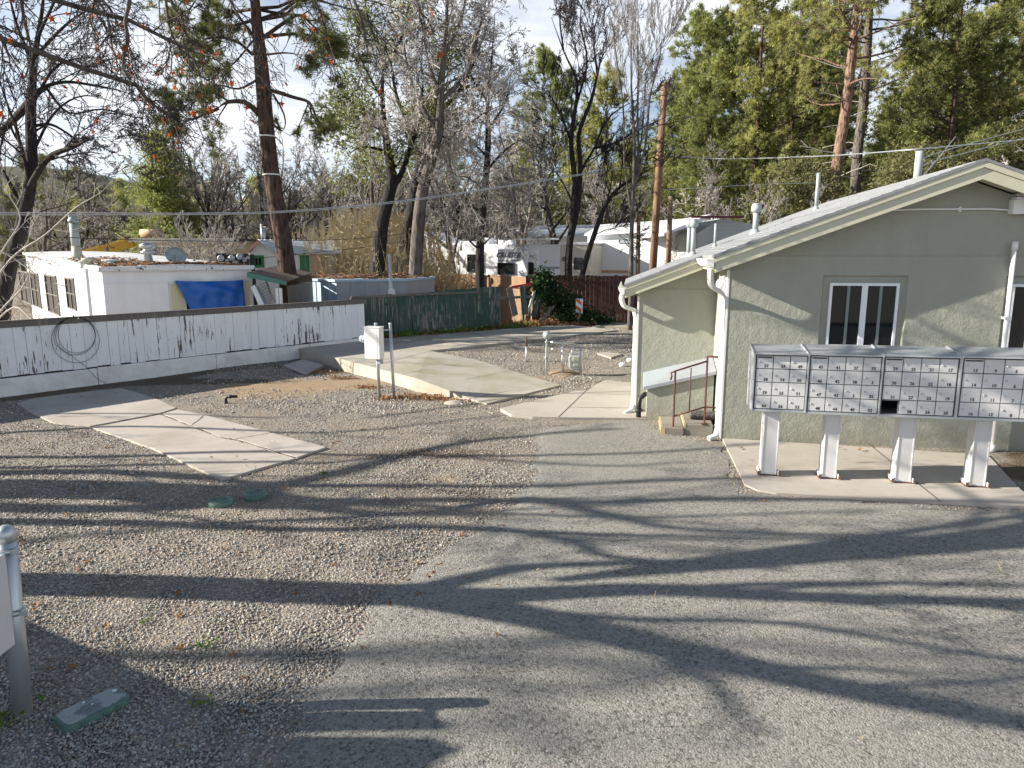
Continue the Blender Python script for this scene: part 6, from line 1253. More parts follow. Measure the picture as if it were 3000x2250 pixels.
def background():
    random.seed(99)
    row(['junA', 'coneA', 'junB'], [(30, 70, 1.0), (120, 95, 1.1), (210, 62, .8), (300, 80, .9), (370, 110, 1.1), (590, 75, 1.0), (660, 90, 1.1), (760, 66, .9), (880, 80, 1.1), (960, 58, .9)], 'evergreens far beyond the mobile home', 'far evergreens on the left')
    row(['junA', 'junB'], [(1010, 48, 1.0), (1080, 60, 1.2), (1180, 52, 1.05), (1290, 60, 1.15), (1350, 46, .85), (1440, 55, 1.1), (1540, 48, .95), (1600, 62, 1.3), (1720, 50, 1.), (1830, 58, 1.2), (1930, 48, 1.0)], 'junipers behind the campers', 'junipers in the middle distance')
    row(['coneA', 'pineA', 'junA'], [(1500, 95, .8), (1600, 74, .95), (1680, 75, 1.1), (1770, 66, 1.0), (1850, 70, .95), (1000, 85, .9), (1100, 95, 1.0), (1200, 90, .9), (1330, 100, .7), (1950, 74, .85)], 'taller evergreens rising behind the junipers', 'tall evergreens in the distance')
    row(['pineA', 'pineB', 'pineC'], [(1990, 52, .8), (2060, 46, 1.0), (2130, 56, 1.25), (2200, 44, 1.1), (2290, 50, 1.2), (2370, 60, 1.3), (2620, 56, .95), (2700, 46, .82), (2800, 60, .98), (2880, 44, .98), (2970, 50, 1.15), (3060, 42, 1.1), (3160, 48, 1.2), (3320, 45, 1.1)], 'dense green pines behind the stucco house', 'dense pines behind the house')
    row(['pineC', 'junB', 'junA'], [(2080, 38, .62), (2200, 36, .8), (2310, 36, .95), (2420, 42, .72), (2560, 38, .95), (2650, 34, 1.0), (2760, 36, 1.05), (2860, 36, .68), (2950, 34, 1.1)], 'low dark evergreens just above the house roof', 'low dark evergreens by the roof')
    row(['bareA', 'bareC', 'bareB'], [(110, 38, .8), (180, 42, .95), (240, 46, 1.05), (300, 44, .85), (350, 40, .7), (570, 38, .95), (620, 42, 1.1), (670, 40, 1.05), (720, 46, 1.15), (790, 42, 1.0), (850, 44, 1.0), (920, 46, .95)], 'grey bare trees behind the yellow house', 'grey bare trees on the left')
    row(['bareA', 'bareB', 'bareC'], [(1480, 40, .8), (1570, 44, .9), (1750, 42, .95), (1820, 46, 1.05), (1900, 40, .85), (2010, 36, .8), (2080, 33, .8), (2150, 32, .75), (2230, 33, .7), (2330, 34, .65)], 'bare grey trees around the white mobile home', 'bare trees in the middle distance')
    row(['bareC', 'bareA'], [(1000, 36, .9), (1090, 33, 1.0), (1350, 30, .9), (1300, 40, 1.1)], 'pale leafless trees tangled behind the dry reeds', 'pale leafless trees')
    row(['bareC'], [(2960, 25, .78), (3060, 23, .9), (2890, 28, .62)], 'pale bare trees above the roof ridge', 'pale bare trees by the ridge')
    row(['bushB', 'bushA'], [(455, 30, 1.0), (540, 29, 1.25), (590, 30, 1.4), (625, 32, 1.3), (290, 36, .9), (130, 34, .8), (210, 38, .9), (860, 25, .5), (1290, 28.5, .6), (1340, 29, .7), (1240, 27.5, .6), (1450, 28.5, .4)], 'leafless bushes beyond the white fence', 'leafless bushes beyond the fence')
    place('coneB', 488, 37, 1.0, 'small bright green pine standing behind the yellow house', name='pine_tree')
    place('coneA', 640, 50, .75, 'narrow evergreen just left of the big pine trunk'); place('junB', 170, 32, .32, 'dark green shrub left of the mobile home chimney'); place('junA', 1110, 26, .36, 'green shrub at the foot of the dark leaning trunks')
def forest():
    random.seed(123); it = []
    for k in range(30): it.append((980+k*72+random.uniform(-25, 25), random.uniform(62, 88), random.uniform(1.25, 1.75) if k > 14 else (random.uniform(.8, 1.1) if k < 8 else random.uniform(1.15, 1.45))))
    row(['coneA', 'junA', 'coneB', 'coneA', 'pineB'], sorted(it)[:30], 'tall evergreens closing the distance to the right', 'far evergreens on the right')
    it = [(-60+k*62+random.uniform(-20, 20), random.uniform(70, 130), random.uniform(.8, 1.25)) for k in range(18)]
    row(['junA', 'junB', 'coneA'], it, 'small dark evergreens along the distant slope on the left', 'evergreens on the distant slope')
    it = [(-100+k*52+random.uniform(-20, 20), random.uniform(150, 300), random.uniform(1.2, 2.0)) for k in range(28)]
    row(['junB', 'junA'], it, 'tiny hazy evergreens on the hill at the far left', 'evergreens on the far hill')
    it = [(1000+k*75+random.uniform(-25, 25), random.uniform(33, 43), random.uniform(.42, .6)) for k in range(8)]+[(1990+k*60, random.uniform(30, 34), random.uniform(.8, 1.1)) for k in range(6)]
    row(['bushA', 'bushB'], it, 'grey brush heaps in front of the junipers', 'grey brush behind the campers')
    it = [(970+k*82+random.uniform(-25, 25), random.uniform(33, 45), random.uniform(1.0, 1.35)) for k in range(9)]
    row(['bareC', 'bareA', 'bareB'], it, 'tall leafless trees rising behind the campers', 'tall leafless trees behind the campers')
    it = [(560+k*62, random.uniform(38, 46), random.uniform(1.15, 1.35)) for k in range(6)]
    row(['bareA', 'bareC'], it, 'pale leafless trees right of the big ponderosa', 'pale leafless trees by the big ponderosa')
    it = [(60+k*85+random.uniform(-20, 20), random.uniform(44, 56), random.uniform(.7, .95)) for k in range(11)]
    row(['bareA', 'bareC', 'bareB'], it, 'leafless trees filling the slope behind the yellow house', 'leafless trees on the slope')
forest()
def behind():
    random.seed(8)
    for k, (x, y, key) in enumerate(((-11, -9, 'pineC'), (-6, -12, 'pineA'), (0, -13, 'pineC'), (5, -11, 'pineB'), (10, -9, 'pineA'), (15, -4, 'pineC'), (17, 4, 'pineB'), (-16, -13, 'pineB'))):
        c = place(key, 1500, 5, random.uniform(.75, .95), ORD[k]+' of the tall pines standing behind the camera, counted from the left', group='pines behind the camera'); c.location = (x, y, 0)
background()
def hero():
    random.seed(5); rng = np.random.default_rng(5)
    fine = prm(seg=[5, 4, 3, 2], up=[.02, .03, .02, 0], jit=[.13, .15, .17, .2], n=[6, 6, 5], start=[.2, .15, .1], ang=[.6, .65, .7], len=[.55, .52, .5], rmin=.0065, split=1, sides=[5, 4, 3, 3], rr=.55, taper=.3)
    # T1 dark bare tree on the left
    Y = 18.5; root = thing('bare_tree', 'large dark bare tree with arching limbs at the left edge', 'tree', base_of(20, 900, Y)); W, TW, tips = Wood(), Wood(), []
    tr = limb(W, [(5, 960), (25, 800), (70, 640), (92, 500), (90, 330), (100, 180), (122, 40), (140, -140)], Y, .19, .07, 4, 10)
    ls = [([(90, 290), (130, 255), (200, 240), (300, 255), (360, 268), (430, 295)], .07), ([(60, 600), (135, 470), (217, 430), (275, 402)], .12), ([(95, 370), (150, 365), (210, 400), (265, 445)], .06), ([(100, 170), (180, 85), (240, 40), (330, 0)], .06), ([(92, 180), (45, 60), (15, -80)], .07), ([(88, 300), (40, 350), (-30, 420), (-80, 480)], .15), ([(98, 300), (160, 200), (240, 170), (330, 180)], .05), ([(130, 250), (200, 330), (300, 320), (400, 345), (480, 350)], .045), ([(110, 110), (170, -20), (210, -120)], .06), ([(70, 620), (20, 520), (-40, 440)], .07), ([(95, 450), (160, 330), (250, 280), (370, 310)], .05), ([(90, 560), (60, 420), (20, 300), (-20, 180)], .06), ([(60, 650), (120, 620), (190, 600), (260, 560), (330, 470)], .025)]
    for px, r in ls:
        a = limb(W, px, Y, r*.75, r*.25, 4, 6, random.uniform(-1.5, 1.5)); sprout(W, TW, a[0], a[1], 6, 1.9, fine, tips, .15, .7, rr=.4)
    sprout(W, TW, tr[0], tr[1], 8, 2.3, fine, tips, .4, .8, rr=.25); W.build('trunk', K['barkd'], root); TW.build('twigs', K['twigd'], root)
    # silvery branches low at the left edge
    root = thing('bare_shrub', 'silvery leafless shrub at the left edge in front of the mobile home', 'shrub', base_of(-40, 980, 15)); W, TW, tips = Wood(), Wood(), []
    for px in ([(-60, 900), (30, 760), (130, 690), (220, 610), (300, 560), (350, 500)], [(-60, 850), (10, 730), (60, 640), (20, 560), (0, 480)], [(-40, 960), (20, 890), (60, 850), (90, 800), (130, 760)], [(-60, 720), (20, 745), (100, 800), (160, 850)], [(-50, 980), (40, 900), (100, 940), (150, 920)], [(-60, 980), (20, 960), (60, 990), (40, 930), (0, 890)]):
        a = limb(W, px, 15, .022, .007, 4, 5, random.uniform(-1, 1)); sprout(W, TW, a[0], a[1], 7, .8, prm(seg=[4, 3, 2], up=[0, 0, 0], jit=[.2, .2, .2], n=[4, 3], start=[.2, .2], ang=[.6, .7], len=[.5, .5], rmin=.005, split=1, sides=[4, 3, 3]), tips, .1, .8)
    W.build('stems', K['twigw'], root); TW.build('twigs', K['twigw'], root)
    # T2 ponderosa
    Y = 20.5; root = thing('ponderosa_pine', 'big dark ponderosa pine with two white bands round its leaning trunk', 'tree', base_of(860, 950, Y)); W, TW, tips = Wood(), Wood(), []
    tr = limb(W, [(868, 1010), (856, 930), (842, 800), (825, 680), (800, 540), (783, 400), (768, 220), (752, 60), (738, -120), (728, -320), (722, -600)], Y, .285, .13, 5, 16)
    pp = prm(seg=[4, 3, 2], up=[.08, .1, .1], jit=[.14, .16, .18], n=[5, 4], start=[.3, .25], ang=[.7, .7], len=[.55, .5], rmin=.008, split=1, sides=[4, 3, 3], rr=.5, taper=.3)
    for px, r, s in (([(762, 335), (718, 300), (665, 300), (632, 322)], .085, 3), ([(640, 318), (600, 335), (560, 350), (525, 340)], .05, 14), ([(740, 160), (690, 120), (620, 110), (570, 135)], .05, 9), ([(745, 110), (700, 50), (670, 30), (660, 90)], .05, 7), ([(775, 108), (835, 65), (880, 45), (930, 85), (1000, 110)], .055, 9), ([(775, 108), (860, 100), (930, 115), (990, 190)], .05, 9), ([(795, 265), (860, 285), (905, 300), (925, 340), (945, 378)], .06, 8), ([(738, 60), (680, 75), (630, 70), (570, 100)], .045, 8), ([(800, 275), (830, 330), (835, 370), (815, 395)], .03, 1), ([(780, 160), (840, 155), (900, 165)], .03, 5), ([(730, 0), (800, -60), (900, -40)], .05, 8), ([(730, -40), (650, -80), (560, -20), (500, 40)], .05, 10), ([(760, 230), (700, 260), (640, 250), (560, 265)], .035, 8), ([(740, 120), (680, 190), (620, 210)], .03, 6), ([(905, 300), (870, 380), (850, 400)], .02, 2)):
        a = limb(W, px, Y, r, r*.4, 4, 6, random.uniform(-.8, .8)); sprout(W, TW, a[0], a[1], s, 1.15, pp, tips, .45, .9)
    for k in range(26):
        i = random.randrange(len(tr[0])-16, len(tr[0])-1); grow(W, TW, tr[0][i], Vector((random.gauss(0, 1), random.gauss(0, 1), .1)).normalized(), 3.0, .05, 0, pp, tips)
    W.build('trunk', K['barkp'], root); TW.build('branches', K['twigd'], root); tri_obj('needles', tufts(tips, 22, .19, .017, rng), K['fol_dark'], root)
    b = MB()
    for (x, y) in ((785, 405), (800, 512)):
        k = min(range(len(tr[0])), key=lambda i: abs(tr[0][i].z-PY(x, y, Y).z)); b.tube([tr[0][k]-Vector((0, 0, .015)), tr[0][k]+Vector((0, 0, .02))], tr[1][k]+.025, 20)
    b.build('band', K['white'], root)
    # T3 dark forked evergreen + T4, T5 leaning cottonwood
    def jt(label, Y, trunks, lim, foln, col, bark, tw, size=.11, name='juniper', spread=(.5, .5, .4), L=2.0, nspr=9, dens=30, pr=fine):
        t0 = trunks[0][0][0]; root = thing(name, label, 'tree', base_of(t0[0], t0[1], Y)); W, TW, tips = Wood(), Wood(), []
        for px, r0, r1 in trunks: a = limb(W, px, Y, r0, r1, 4, 10); sprout(W, TW, a[0], a[1], nspr, L, pr, tips, .5, .8, rr=.3)
        for px, r0 in lim: a = limb(W, px, Y, r0, r0*.35, 4, 6, random.uniform(-1.5, 1.5)); sprout(W, TW, a[0], a[1], nspr, L, pr, tips, .15, .8, rr=.4)
        W.build('trunk', bark, root); TW.build('twigs', tw, root)
        if foln: sel = random.sample(tips, min(foln, len(tips))); tri_obj('foliage', cards([p for p, _ in sel], dens, spread, size, rng, .45), col, root)
        return root
    light = prm(seg=[4, 3, 3], up=[.05, .05, 0], jit=[.15, .18, .2], n=[6, 5], start=[.2, .15], ang=[.7, .7], len=[.55, .5], rmin=.008, split=1, sides=[4, 3, 3], rr=.55, taper=.3)
    jt('dark trunked evergreen oak with hanging green crown, left of the split trunk', 26, [([(1098, 830), (1108, 760), (1118, 660), (1138, 580), (1148, 520), (1130, 400), (1120, 260), (1130, 120)], .3, .1), ([(1142, 565), (1175, 510), (1200, 440), (1230, 340), (1240, 220)], .12, .05)], [([(1130, 400), (1080, 330), (1030, 300)], .06), ([(1125, 300), (1070, 200), (1030, 100)], .06), ([(1120, 440), (1060, 430), (1010, 460)], .05), ([(1130, 200), (1180, 100), (1200, -20)], .07), ([(1230, 340), (1290, 250), (1320, 120)], .05), ([(1125, 160), (1080, 60), (1060, -60)], .06)], 420, K['fol_dark'], K['barkd'], K['twigd'], L=1.7, nspr=8, dens=26, pr=light, spread=(.28, .28, .24), size=.13)
    silver = prm(seg=[5, 4, 3, 2], up=[-.04, -.05, -.04, 0], jit=[.2, .22, .22, .2], n=[6, 6, 5], start=[.15, .15, .1], ang=[.8, .8, .8], len=[.55, .55, .5], rmin=.0075, split=0, sides=[4, 3, 3, 3], rr=.5, taper=.3)
    jt('old dark trunk leaning right, paired with the bark stripped cottonwood', 27, [([(1160, 850), (1180, 740), (1208, 620), (1225, 520), (1245, 440), (1262, 360)], .33, .15)], [([(1262, 360), (1290, 250), (1300, 130), (1330, 0)], .13), ([(1250, 420), (1180, 330), (1150, 220), (1140, 80)], .1), ([(1265, 350), (1350, 260), (1400, 150), (1440, 40)], .09)], 0, None, K['barkd'], K['twigg'], name='cottonwood', L=2.4, nspr=8, pr=silver)
    jt('tall cottonwood with ridged grey trunk and a tangle of silvery twigs', 24, [([(1217, 890), (1218, 780), (1226, 660), (1236, 570), (1262, 470), (1284, 390), (1290, 280), (1300, 160), (1310, 20), (1310, -140)], .24, .1)], [([(1284, 390), (1230, 300), (1190, 180), (1180, 40)], .09), ([(1290, 300), (1370, 210), (1400, 100), (1430, -20)], .09), ([(1290, 280), (1250, 160), (1240, 20)], .07), ([(1270, 440), (1350, 380), (1420, 330), (1490, 300)], .05), ([(1262, 470), (1190, 420), (1130, 390)], .05), ([(1300, 160), (1350, 60), (1370, -60)], .07), ([(1240, 560), (1290, 490), (1330, 460)], .03), ([(1284, 390), (1330, 420), (1400, 460)], .04)], 0, None, K['barkg'], K['twigw'], name='cottonwood', L=2.2, nspr=10, pr=silver)
    jt('dark bare tree with downswept grey twigs in front of the fifth-wheel camper', 25, [([(1406, 850), (1406, 740), (1412, 640), (1424, 520), (1430, 400), (1428, 300), (1440, 180), (1450, 40)], .17, .05)], [([(1412, 720), (1445, 690), (1480, 670)], .035), ([(1410, 735), (1375, 705), (1340, 650), (1300, 610)], .04), ([(1425, 500), (1480, 440), (1540, 400)], .05), ([(1428, 460), (1370, 400), (1330, 330)], .05), ([(1430, 380), (1480, 300), (1500, 200)], .05), ([(1430, 300), (1380, 220), (1370, 120)], .05), ([(1424, 540), (1480, 520), (1530, 560)], .03), ([(1420, 560), (1370, 520), (1320, 520)], .03)], 0, None, K['barkd'], K['twigg'], name='bare_tree', L=2.2, nspr=9, pr=silver)
    rise = prm(seg=[5, 4, 3, 2], up=[.12, .12, .08, 0], jit=[.1, .12, .15, .2], n=[6, 6, 5], start=[.2, .15, .1], ang=[.5, .55, .6], len=[.6, .55, .5], rmin=.0075, split=1, sides=[5, 4, 3, 3], rr=.55, taper=.3)
    jt('many stemmed dark bare tree spreading upwards in the centre right', 27, [([(1665, 840), (1667, 740), (1680, 620), (1683, 520), (1673, 407), (1691, 253), (1651, 149), (1615, 50)], .15, .04), ([(1668, 720), (1693, 600), (1700, 480), (1696, 393), (1732, 294), (1750, 220), (1768, 158), (1813, 100)], .11, .03)], [([(1690, 560), (1705, 497), (1741, 434), (1777, 353), (1836, 307), (1950, 255)], .06), ([(1675, 420), (1640, 330), (1590, 240)], .06), ([(1691, 300), (1720, 180), (1700, 60), (1720, -60)], .05), ([(1740, 434), (1800, 420), (1870, 380), (1980, 330)], .06), ([(1680, 600), (1640, 520), (1600, 480)], .04), ([(1651, 149), (1640, 40), (1660, -80)], .04), ([(1750, 220), (1740, 100), (1770, -20)], .04)], 0, None, K['barkd'], K['twigd'], name='bare_tree', L=2.3, nspr=8, pr=rise)
    jt('dark bare tree leaning right beside the many stemmed one', 26.5, [([(1697, 850), (1712, 780), (1740, 690), (1775, 600), (1820, 545), (1880, 510), (1950, 470)], .12, .04)], [([(1775, 600), (1790, 540), (1800, 460)], .03), ([(1740, 690), (1790, 670), (1850, 690)], .02)], 0, None, K['barkd'], K['twigd'], name='bare_tree', L=1.8, nspr=8, pr=rise)
    whip = prm(seg=[6, 4, 3], up=[.22, .2, .1], jit=[.06, .08, .1], n=[9, 5], start=[.15, .15], ang=[.4, .45], len=[.45, .5], rmin=.006, split=1, sides=[4, 3, 3], rr=.5, taper=.25)
    r8 = jt('slender young tree with upright whips standing in the yard beside the house', 22, [([(1845, 968), (1848, 860), (1850, 700), (1855, 560), (1858, 420), (1850, 260), (1850, 120), (1862, -60)], .085, .02), ([(1848, 600), (1870, 480), (1868, 340), (1870, 180), (1868, 0)], .045, .015), ([(1850, 580), (1890, 430), (1905, 280), (1935, 150), (1945, 0)], .04, .012), ([(1852, 640), (1830, 480), (1825, 300), (1800, 120), (1805, -30)], .035, .012), ([(1850, 560), (1880, 400), (1900, 200), (1980, 60)], .03, .01)], [], 0, None, K['barkg'], K['twigg'], name='young_tree', L=2.6, nspr=9, pr=whip)
    # pair of tall ponderosas behind the house
    def pond(label, Y, px, r0, r1, bark, n, seed, dead=10):
        random.seed(seed); root = thing('ponderosa_pine', label, 'tree', base_of(px[0][0], px[0][1], Y)); W, TW, tips = Wood(), Wood(), []; a = limb(W, px, Y, r0, r1, 5, 14)
        m = len(a[0])
        for k in range(n):
            t = random.uniform(.64, .98) if random.random() < .85 else random.uniform(.45, .64); i = int(t*(m-1)); ang = random.random()*6.283; grow(W, TW, a[0][i], Vector((math.cos(ang), math.sin(ang)*.8, random.uniform(-.15, .3))).normalized(), random.uniform(2, 4.2), .06, 0, pp, tips)
        W2 = Wood()
        for k in range(dead):
            t = random.uniform(.2, .6); i = int(t*(m-1)); ang = random.choice((0, 3.14))+random.gauss(0, .5); grow(W2, W2, a[0][i], Vector((math.cos(ang), math.sin(ang), random.uniform(-.1, .3))).normalized(), random.uniform(.6, 2.0), .035, 0, prm(seg=[4, 2], up=[.0, .0], jit=[.15, .2], n=[2], start=[.5], ang=[.6], len=[.4], rmin=.012, split=0, sides=[4, 3], taper=.3), [])
        W.build('trunk', bark, root); TW.build('branches', K['twigd'], root); W2.build('dead_branches', K['twigw'], root); tri_obj('needles', tufts(tips, 30, .25, .026, rng), K['fol_pine'], root)
    pond('tall ponderosa with an orange-brown lower trunk behind the house roof, left of a pair', 36, [(2428, 700), (2440, 570), (2457, 450), (2478, 320), (2492, 200), (2505, 60), (2515, -80), (2522, -300)], .30, .16, K['barkp2'], 34, 3)
    pond('tall ponderosa with a darker grey trunk behind the house roof, right of a pair', 39, [(2495, 700), (2505, 565), (2512, 450), (2530, 300), (2540, 150), (2549, 0), (2553, -120), (2558, -300)], .29, .17, K['barkg'], 32, 4)
    pond('distant brown trunk left of the twin ponderosas', 44, [(2360, 760), (2378, 560), (2392, 440), (2400, 330), (2402, 200)], .3, .16, K['barkp'], 18, 6, 3)
hero()
# ---- the sycamore left of the frame: its branches hang into view and its shade crosses the yard
def shadow_limb(W, px, Xb, spread, r0, r1, n=3, sides=7):
    """branch whose shadow on the ground follows the given line: spread = horizontal drift from the stem"""
    pts = []; m = len(px)
    for k, (x, y) in enumerate(px):
        t = k/(m-1); g = P(x, y, 0); bx = Xb+spread[0]+(spread[1]-spread[0])*t; s = g.x-bx; pts.append(Vector((bx, g.y+s*math.tan(GA), s*TE/math.cos(GA))))
    out = interp(pts, n); rs = [lerp(r0, r1, i/(len(out)-1)) for i in range(len(out))]; rs = [q*1.18 for q in rs]; W.add(out, rs, sides); return out, rs
def sc(*q): return [(a*1.3562, b*1.3562) for a, b in q]
def leafshape(size):
    out = []
    for k in range(10):
        a = -math.pi/2+2*math.pi*k/10; r = size*(.62 if k % 2 else .26)*(1.15 if k in (5,) else 1); out.append((r*math.cos(a), r*math.sin(a)))
    return out
def shadow_trees():
    random.seed(17)
    tw = prm(seg=[5, 4, 3], up=[.0, -.02, -.02], jit=[.15, .18, .2], n=[4, 4], start=[.25, .2], ang=[.6, .7], len=[.5, .5], rmin=.006, split=1, sides=[5, 4, 3], rr=.5, taper=.3)
    root = thing('sycamore', 'sycamore left of the frame whose leafy twigs hang across the upper left sky', 'tree', (-8.6, P(0, 1715).y, 0)); W, TW, tips = Wood(), Wood(), []
    Xb = -8.6; tk = .105
    a = shadow_limb(W, [(-4200, 1722)]+sc((-500, 1262), (100, 1263), (400, 1270), (700, 1282), (880, 1287)), Xb, (0, .3), .17, .15, 4, 12)
    ls = [(sc((870, 1285), (960, 1268), (1080, 1240), (1200, 1225), (1600, 1212), (2212, 1180), (2700, 1150)), (.3, -1.5), .075, .03),
          (sc((880, 1287), (1100, 1290), (1400, 1277), (1700, 1291), (2212, 1305), (2700, 1310)), (.3, .8), .115, .05),
          (sc((890, 1290), (1000, 1308), (1200, 1345), (1500, 1415), (1800, 1485), (2212, 1565), (2600, 1640)), (.3, 1.6), .12, .05),
          (sc((1150, 1325), (1400, 1342), (1700, 1350), (2000, 1398), (2300, 1440)), (.6, 1.8), .035, .015),
          (sc((1250, 1290), (1600, 1268), (1900, 1262), (2300, 1270)), (.5, -.6), .05, .02)]
    for px, sp, r0, r1 in ls: q = shadow_limb(W, px, Xb, sp, r0, r1, 4, 8); sprout(W, TW, q[0], q[1], 5, 1.2, tw, tips, .4, .7, rr=.35)
    # pendulous boughs seen against the sky
    lt = []; boughs = [([(-400, 60), (-150, -60), (120, -120), (300, 0), (345, 70), (372, 90)], 7.5), ([(345, -180), (380, -20), (368, 60), (376, 120), (360, 190), (385, 250), (380, 300)], 7), ([(380, 60), (440, 90), (520, 130), (600, 160), (700, 180)], 7.5), ([(300, -200), (460, -60), (520, 40), (560, 120), (640, 180), (700, 240)], 8), ([(560, -200), (640, -60), (690, 30), (730, 100), (740, 170)], 8.5), ([(700, -250), (860, -80), (930, 20), (960, 110), (990, 200)], 8), ([(-300, 100), (-60, 60), (20, 150), (30, 230)], 6.5), ([(-200, -100), (30, -60), (70, 60), (90, 160), (60, 260)], 7), ([(-100, -200), (160, -80), (300, 20), (330, 140), (360, 220)], 8.5), ([(860, -160), (1000, -60), (1060, 60), (1080, 160), (1120, 230)], 8), ([(640, -200), (760, -80), (880, -20), (1000, 20), (1120, 40)], 8.5), ([(400, 250), (430, 290), (480, 330), (520, 360)], 7.5), ([(1000, -160), (1180, -60), (1230, 30), (1260, 100)], 8), ([(200, -200), (280, -60), (270, 60), (330, 150)], 9), ([(440, -180), (480, -40), (500, 90), (560, 200), (590, 280)], 8.5)]
    for px, Y in boughs: q = limb(W, px, Y, .022, .008, 4, 5, random.uniform(-.6, .6)); n0 = len(tips); sprout(W, TW, q[0], q[1], 13, .85, prm(seg=[5, 3, 2], up=[-.1, -.1, -.06], jit=[.22, .22, .25], n=[5, 3], start=[.15, .2], ang=[.7, .8], len=[.5, .5], rmin=.0032, split=1, sides=[4, 3, 3], rr=.5, taper=.35), tips, .25, .9, rr=.45); lt += tips[n0:]
    # carry the boughs back to the stem
    st = a[0][-1]
    for k, (px, Y) in enumerate(boughs): e = PY(px[0][0], px[0][1], Y); m = st.lerp(e, .5)+Vector((0, 0, 1.0)); pts = interp([st+Vector((0, .2, .5)), m, e], 6); W.add(pts, [lerp(.045, .022, i/(len(pts)-1)) for i in range(len(pts))], 6)
    W.build('trunk', K['barkg'], root); TW.build('twigs', K['twigd'], root)
    V = []; Fc = []; sel = random.sample(lt, 120); off = WL[root.name]
    for p, d in sel:
        s = random.uniform(.03, .062); R = Matrix.Rotation(random.random()*6.28, 3, 'Z') @ Matrix.Rotation(random.gauss(1.3, .5), 3, 'X') @ Matrix.Rotation(random.random()*6.28, 3, 'Z'); c = p-Vector((0, 0, s*.6)); i = len(V); L = leafshape(s*1.3)
        V.append(c+R @ Vector((0, 0, s*.15))-off); V += [c+R @ Vector((x, y, random.uniform(-.15, .1)*s))-off for x, y in L]
        for k in range(10): Fc.append((i, i+1+k, i+1+(k+1) % 10))
    me = D.meshes.new('leaves'); me.from_pydata([tuple(v) for v in V], [], Fc); me.materials.append(K['fol_orange']); link_mesh('leaves', me, root)
    # two more trees further back on the left
    root = thing('shade_tree', 'thick bare tree past the left edge casting the broad shade band', 'tree', (-13.5, P(0, 1430).y, hz(-13.5, P(0, 1430).y))); W, TW, tips = Wood(), Wood(), []; Xb = -13.5
    shadow_limb(W, [(-6500, 1440)]+sc((-600, 1062), (0, 1056), (300, 1062), (560, 1072)), Xb, (0, .2), .34, .22, 4, 14)
    for px, sp, r0, r1 in ((sc((540, 1068), (700, 1082), (1000, 1080), (1300, 1088), (1650, 1080), (2300, 1092)), (.2, 1.5), .09, .04), (sc((520, 1060), (700, 1030), (860, 990), (1000, 960), (1150, 945), (1350, 930)), (.2, -1), .09, .03), (sc((400, 1055), (620, 1050), (900, 1050), (1180, 1052), (1500, 1040), (2300, 1010)), (.1, 0), .07, .03), (sc((540, 1075), (700, 1100), (900, 1110), (1150, 1078), (1350, 1122), (1550, 1150), (2212, 1170)), (.2, 2), .07, .03), (sc((300, 1080), (560, 1096), (800, 1090), (1000, 1098)), (0, 1), .08, .03), (sc((-200, 1090), (100, 1100), (350, 1098), (600, 1080)), (0, .5), .14, .06), (sc((-200, 1030), (100, 1020), (350, 1025), (560, 1045)), (0, .5), .12, .05)):
        q = shadow_limb(W, px, Xb, sp, r0, r1, 4, 7); sprout(W, TW, q[0], q[1], 6, 1.5, tw, tips, .25, .6, rr=.3)
    W.build('trunk', K['barkd'], root); TW.build('twigs', K['twigd'], root)
    root = thing('shade_tree', 'slim bare tree past the left edge casting the narrow wavy shade lines', 'tree', (-11.0, P(0, 1535).y, 0)); W, TW, tips = Wood(), Wood(), []; Xb = -11
    shadow_limb(W, [(-5200, 1535)]+sc((-400, 1128), (130, 1130), (300, 1131), (500, 1140)), Xb, (0, .2), .09, .06, 4, 10)
    for px, sp, r0, r1 in ((sc((480, 1139), (700, 1145), (900, 1139), (1100, 1146), (1250, 1175), (1340, 1208), (1700, 1230)), (.2, 1.5), .055, .03), (sc((400, 1136), (700, 1120), (1000, 1110), (1400, 1120), (1900, 1105)), (.1, -.5), .04, .015), (sc((1000, 1145), (1400, 1160), (1800, 1168), (2300, 1150)), (.5, 1), .035, .015)):
        q = shadow_limb(W, px, Xb, sp, r0, r1, 4, 6); sprout(W, TW, q[0], q[1], 7, 1.4, tw, tips, .3, .7, rr=.35)
    W.build('trunk', K['barkg'], root); TW.build('twigs', K['twigd'], root)
    root = thing('shade_tree', 'forked bare tree past the left edge shading the concrete pad', 'tree', (-16.0, P(0, 1330).y, -.5)); W, TW, tips = Wood(), Wood(), []; Xb = -16
    shadow_limb(W, [(-8000, 1300)]+sc((-1100, 985), (-500, 985)), Xb, (0, .2), .2, .15, 4, 10)
    for px, sp, r0, r1 in ((sc((-500, 985), (0, 988), (300, 986), (560, 980), (900, 985), (1300, 985), (1700, 960)), (.2, 1.5), .06, .03), (sc((-500, 985), (0, 938), (300, 925), (600, 935), (800, 930), (1100, 900)), (.2, -1), .06, .02), (sc((-500, 980), (0, 905), (300, 897), (600, 905)), (.2, -1), .045, .02), (sc((-500, 985), (-100, 1010), (300, 1005), (700, 1000), (900, 985), (1300, 1010), (1500, 1000)), (.2, 1), .05, .02), (sc((800, 905), (1000, 880), (1200, 860), (1500, 850)), (0, 1), .03, .02), (sc((700, 790), (900, 760), (1100, 745), (1300, 720)), (-1, 0), .04, .02)):
        q = shadow_limb(W, px, Xb, sp, r0, r1, 4, 6); sprout(W, TW, q[0], q[1], 3, 1.1, tw, tips, .2, .6, rr=.35)
    W.build('trunk', K['barkd'], root); TW.build('twigs', K['twigd'], root)
    # soft broad shade in the right foreground: a leafier crown much farther left
    root = thing('shade_tree', 'tall twiggy tree far past the left edge giving the soft mottled shade', 'tree', (-24.0, 4.6, 0)); W, TW, tips = Wood(), Wood(), []; Xb = -24
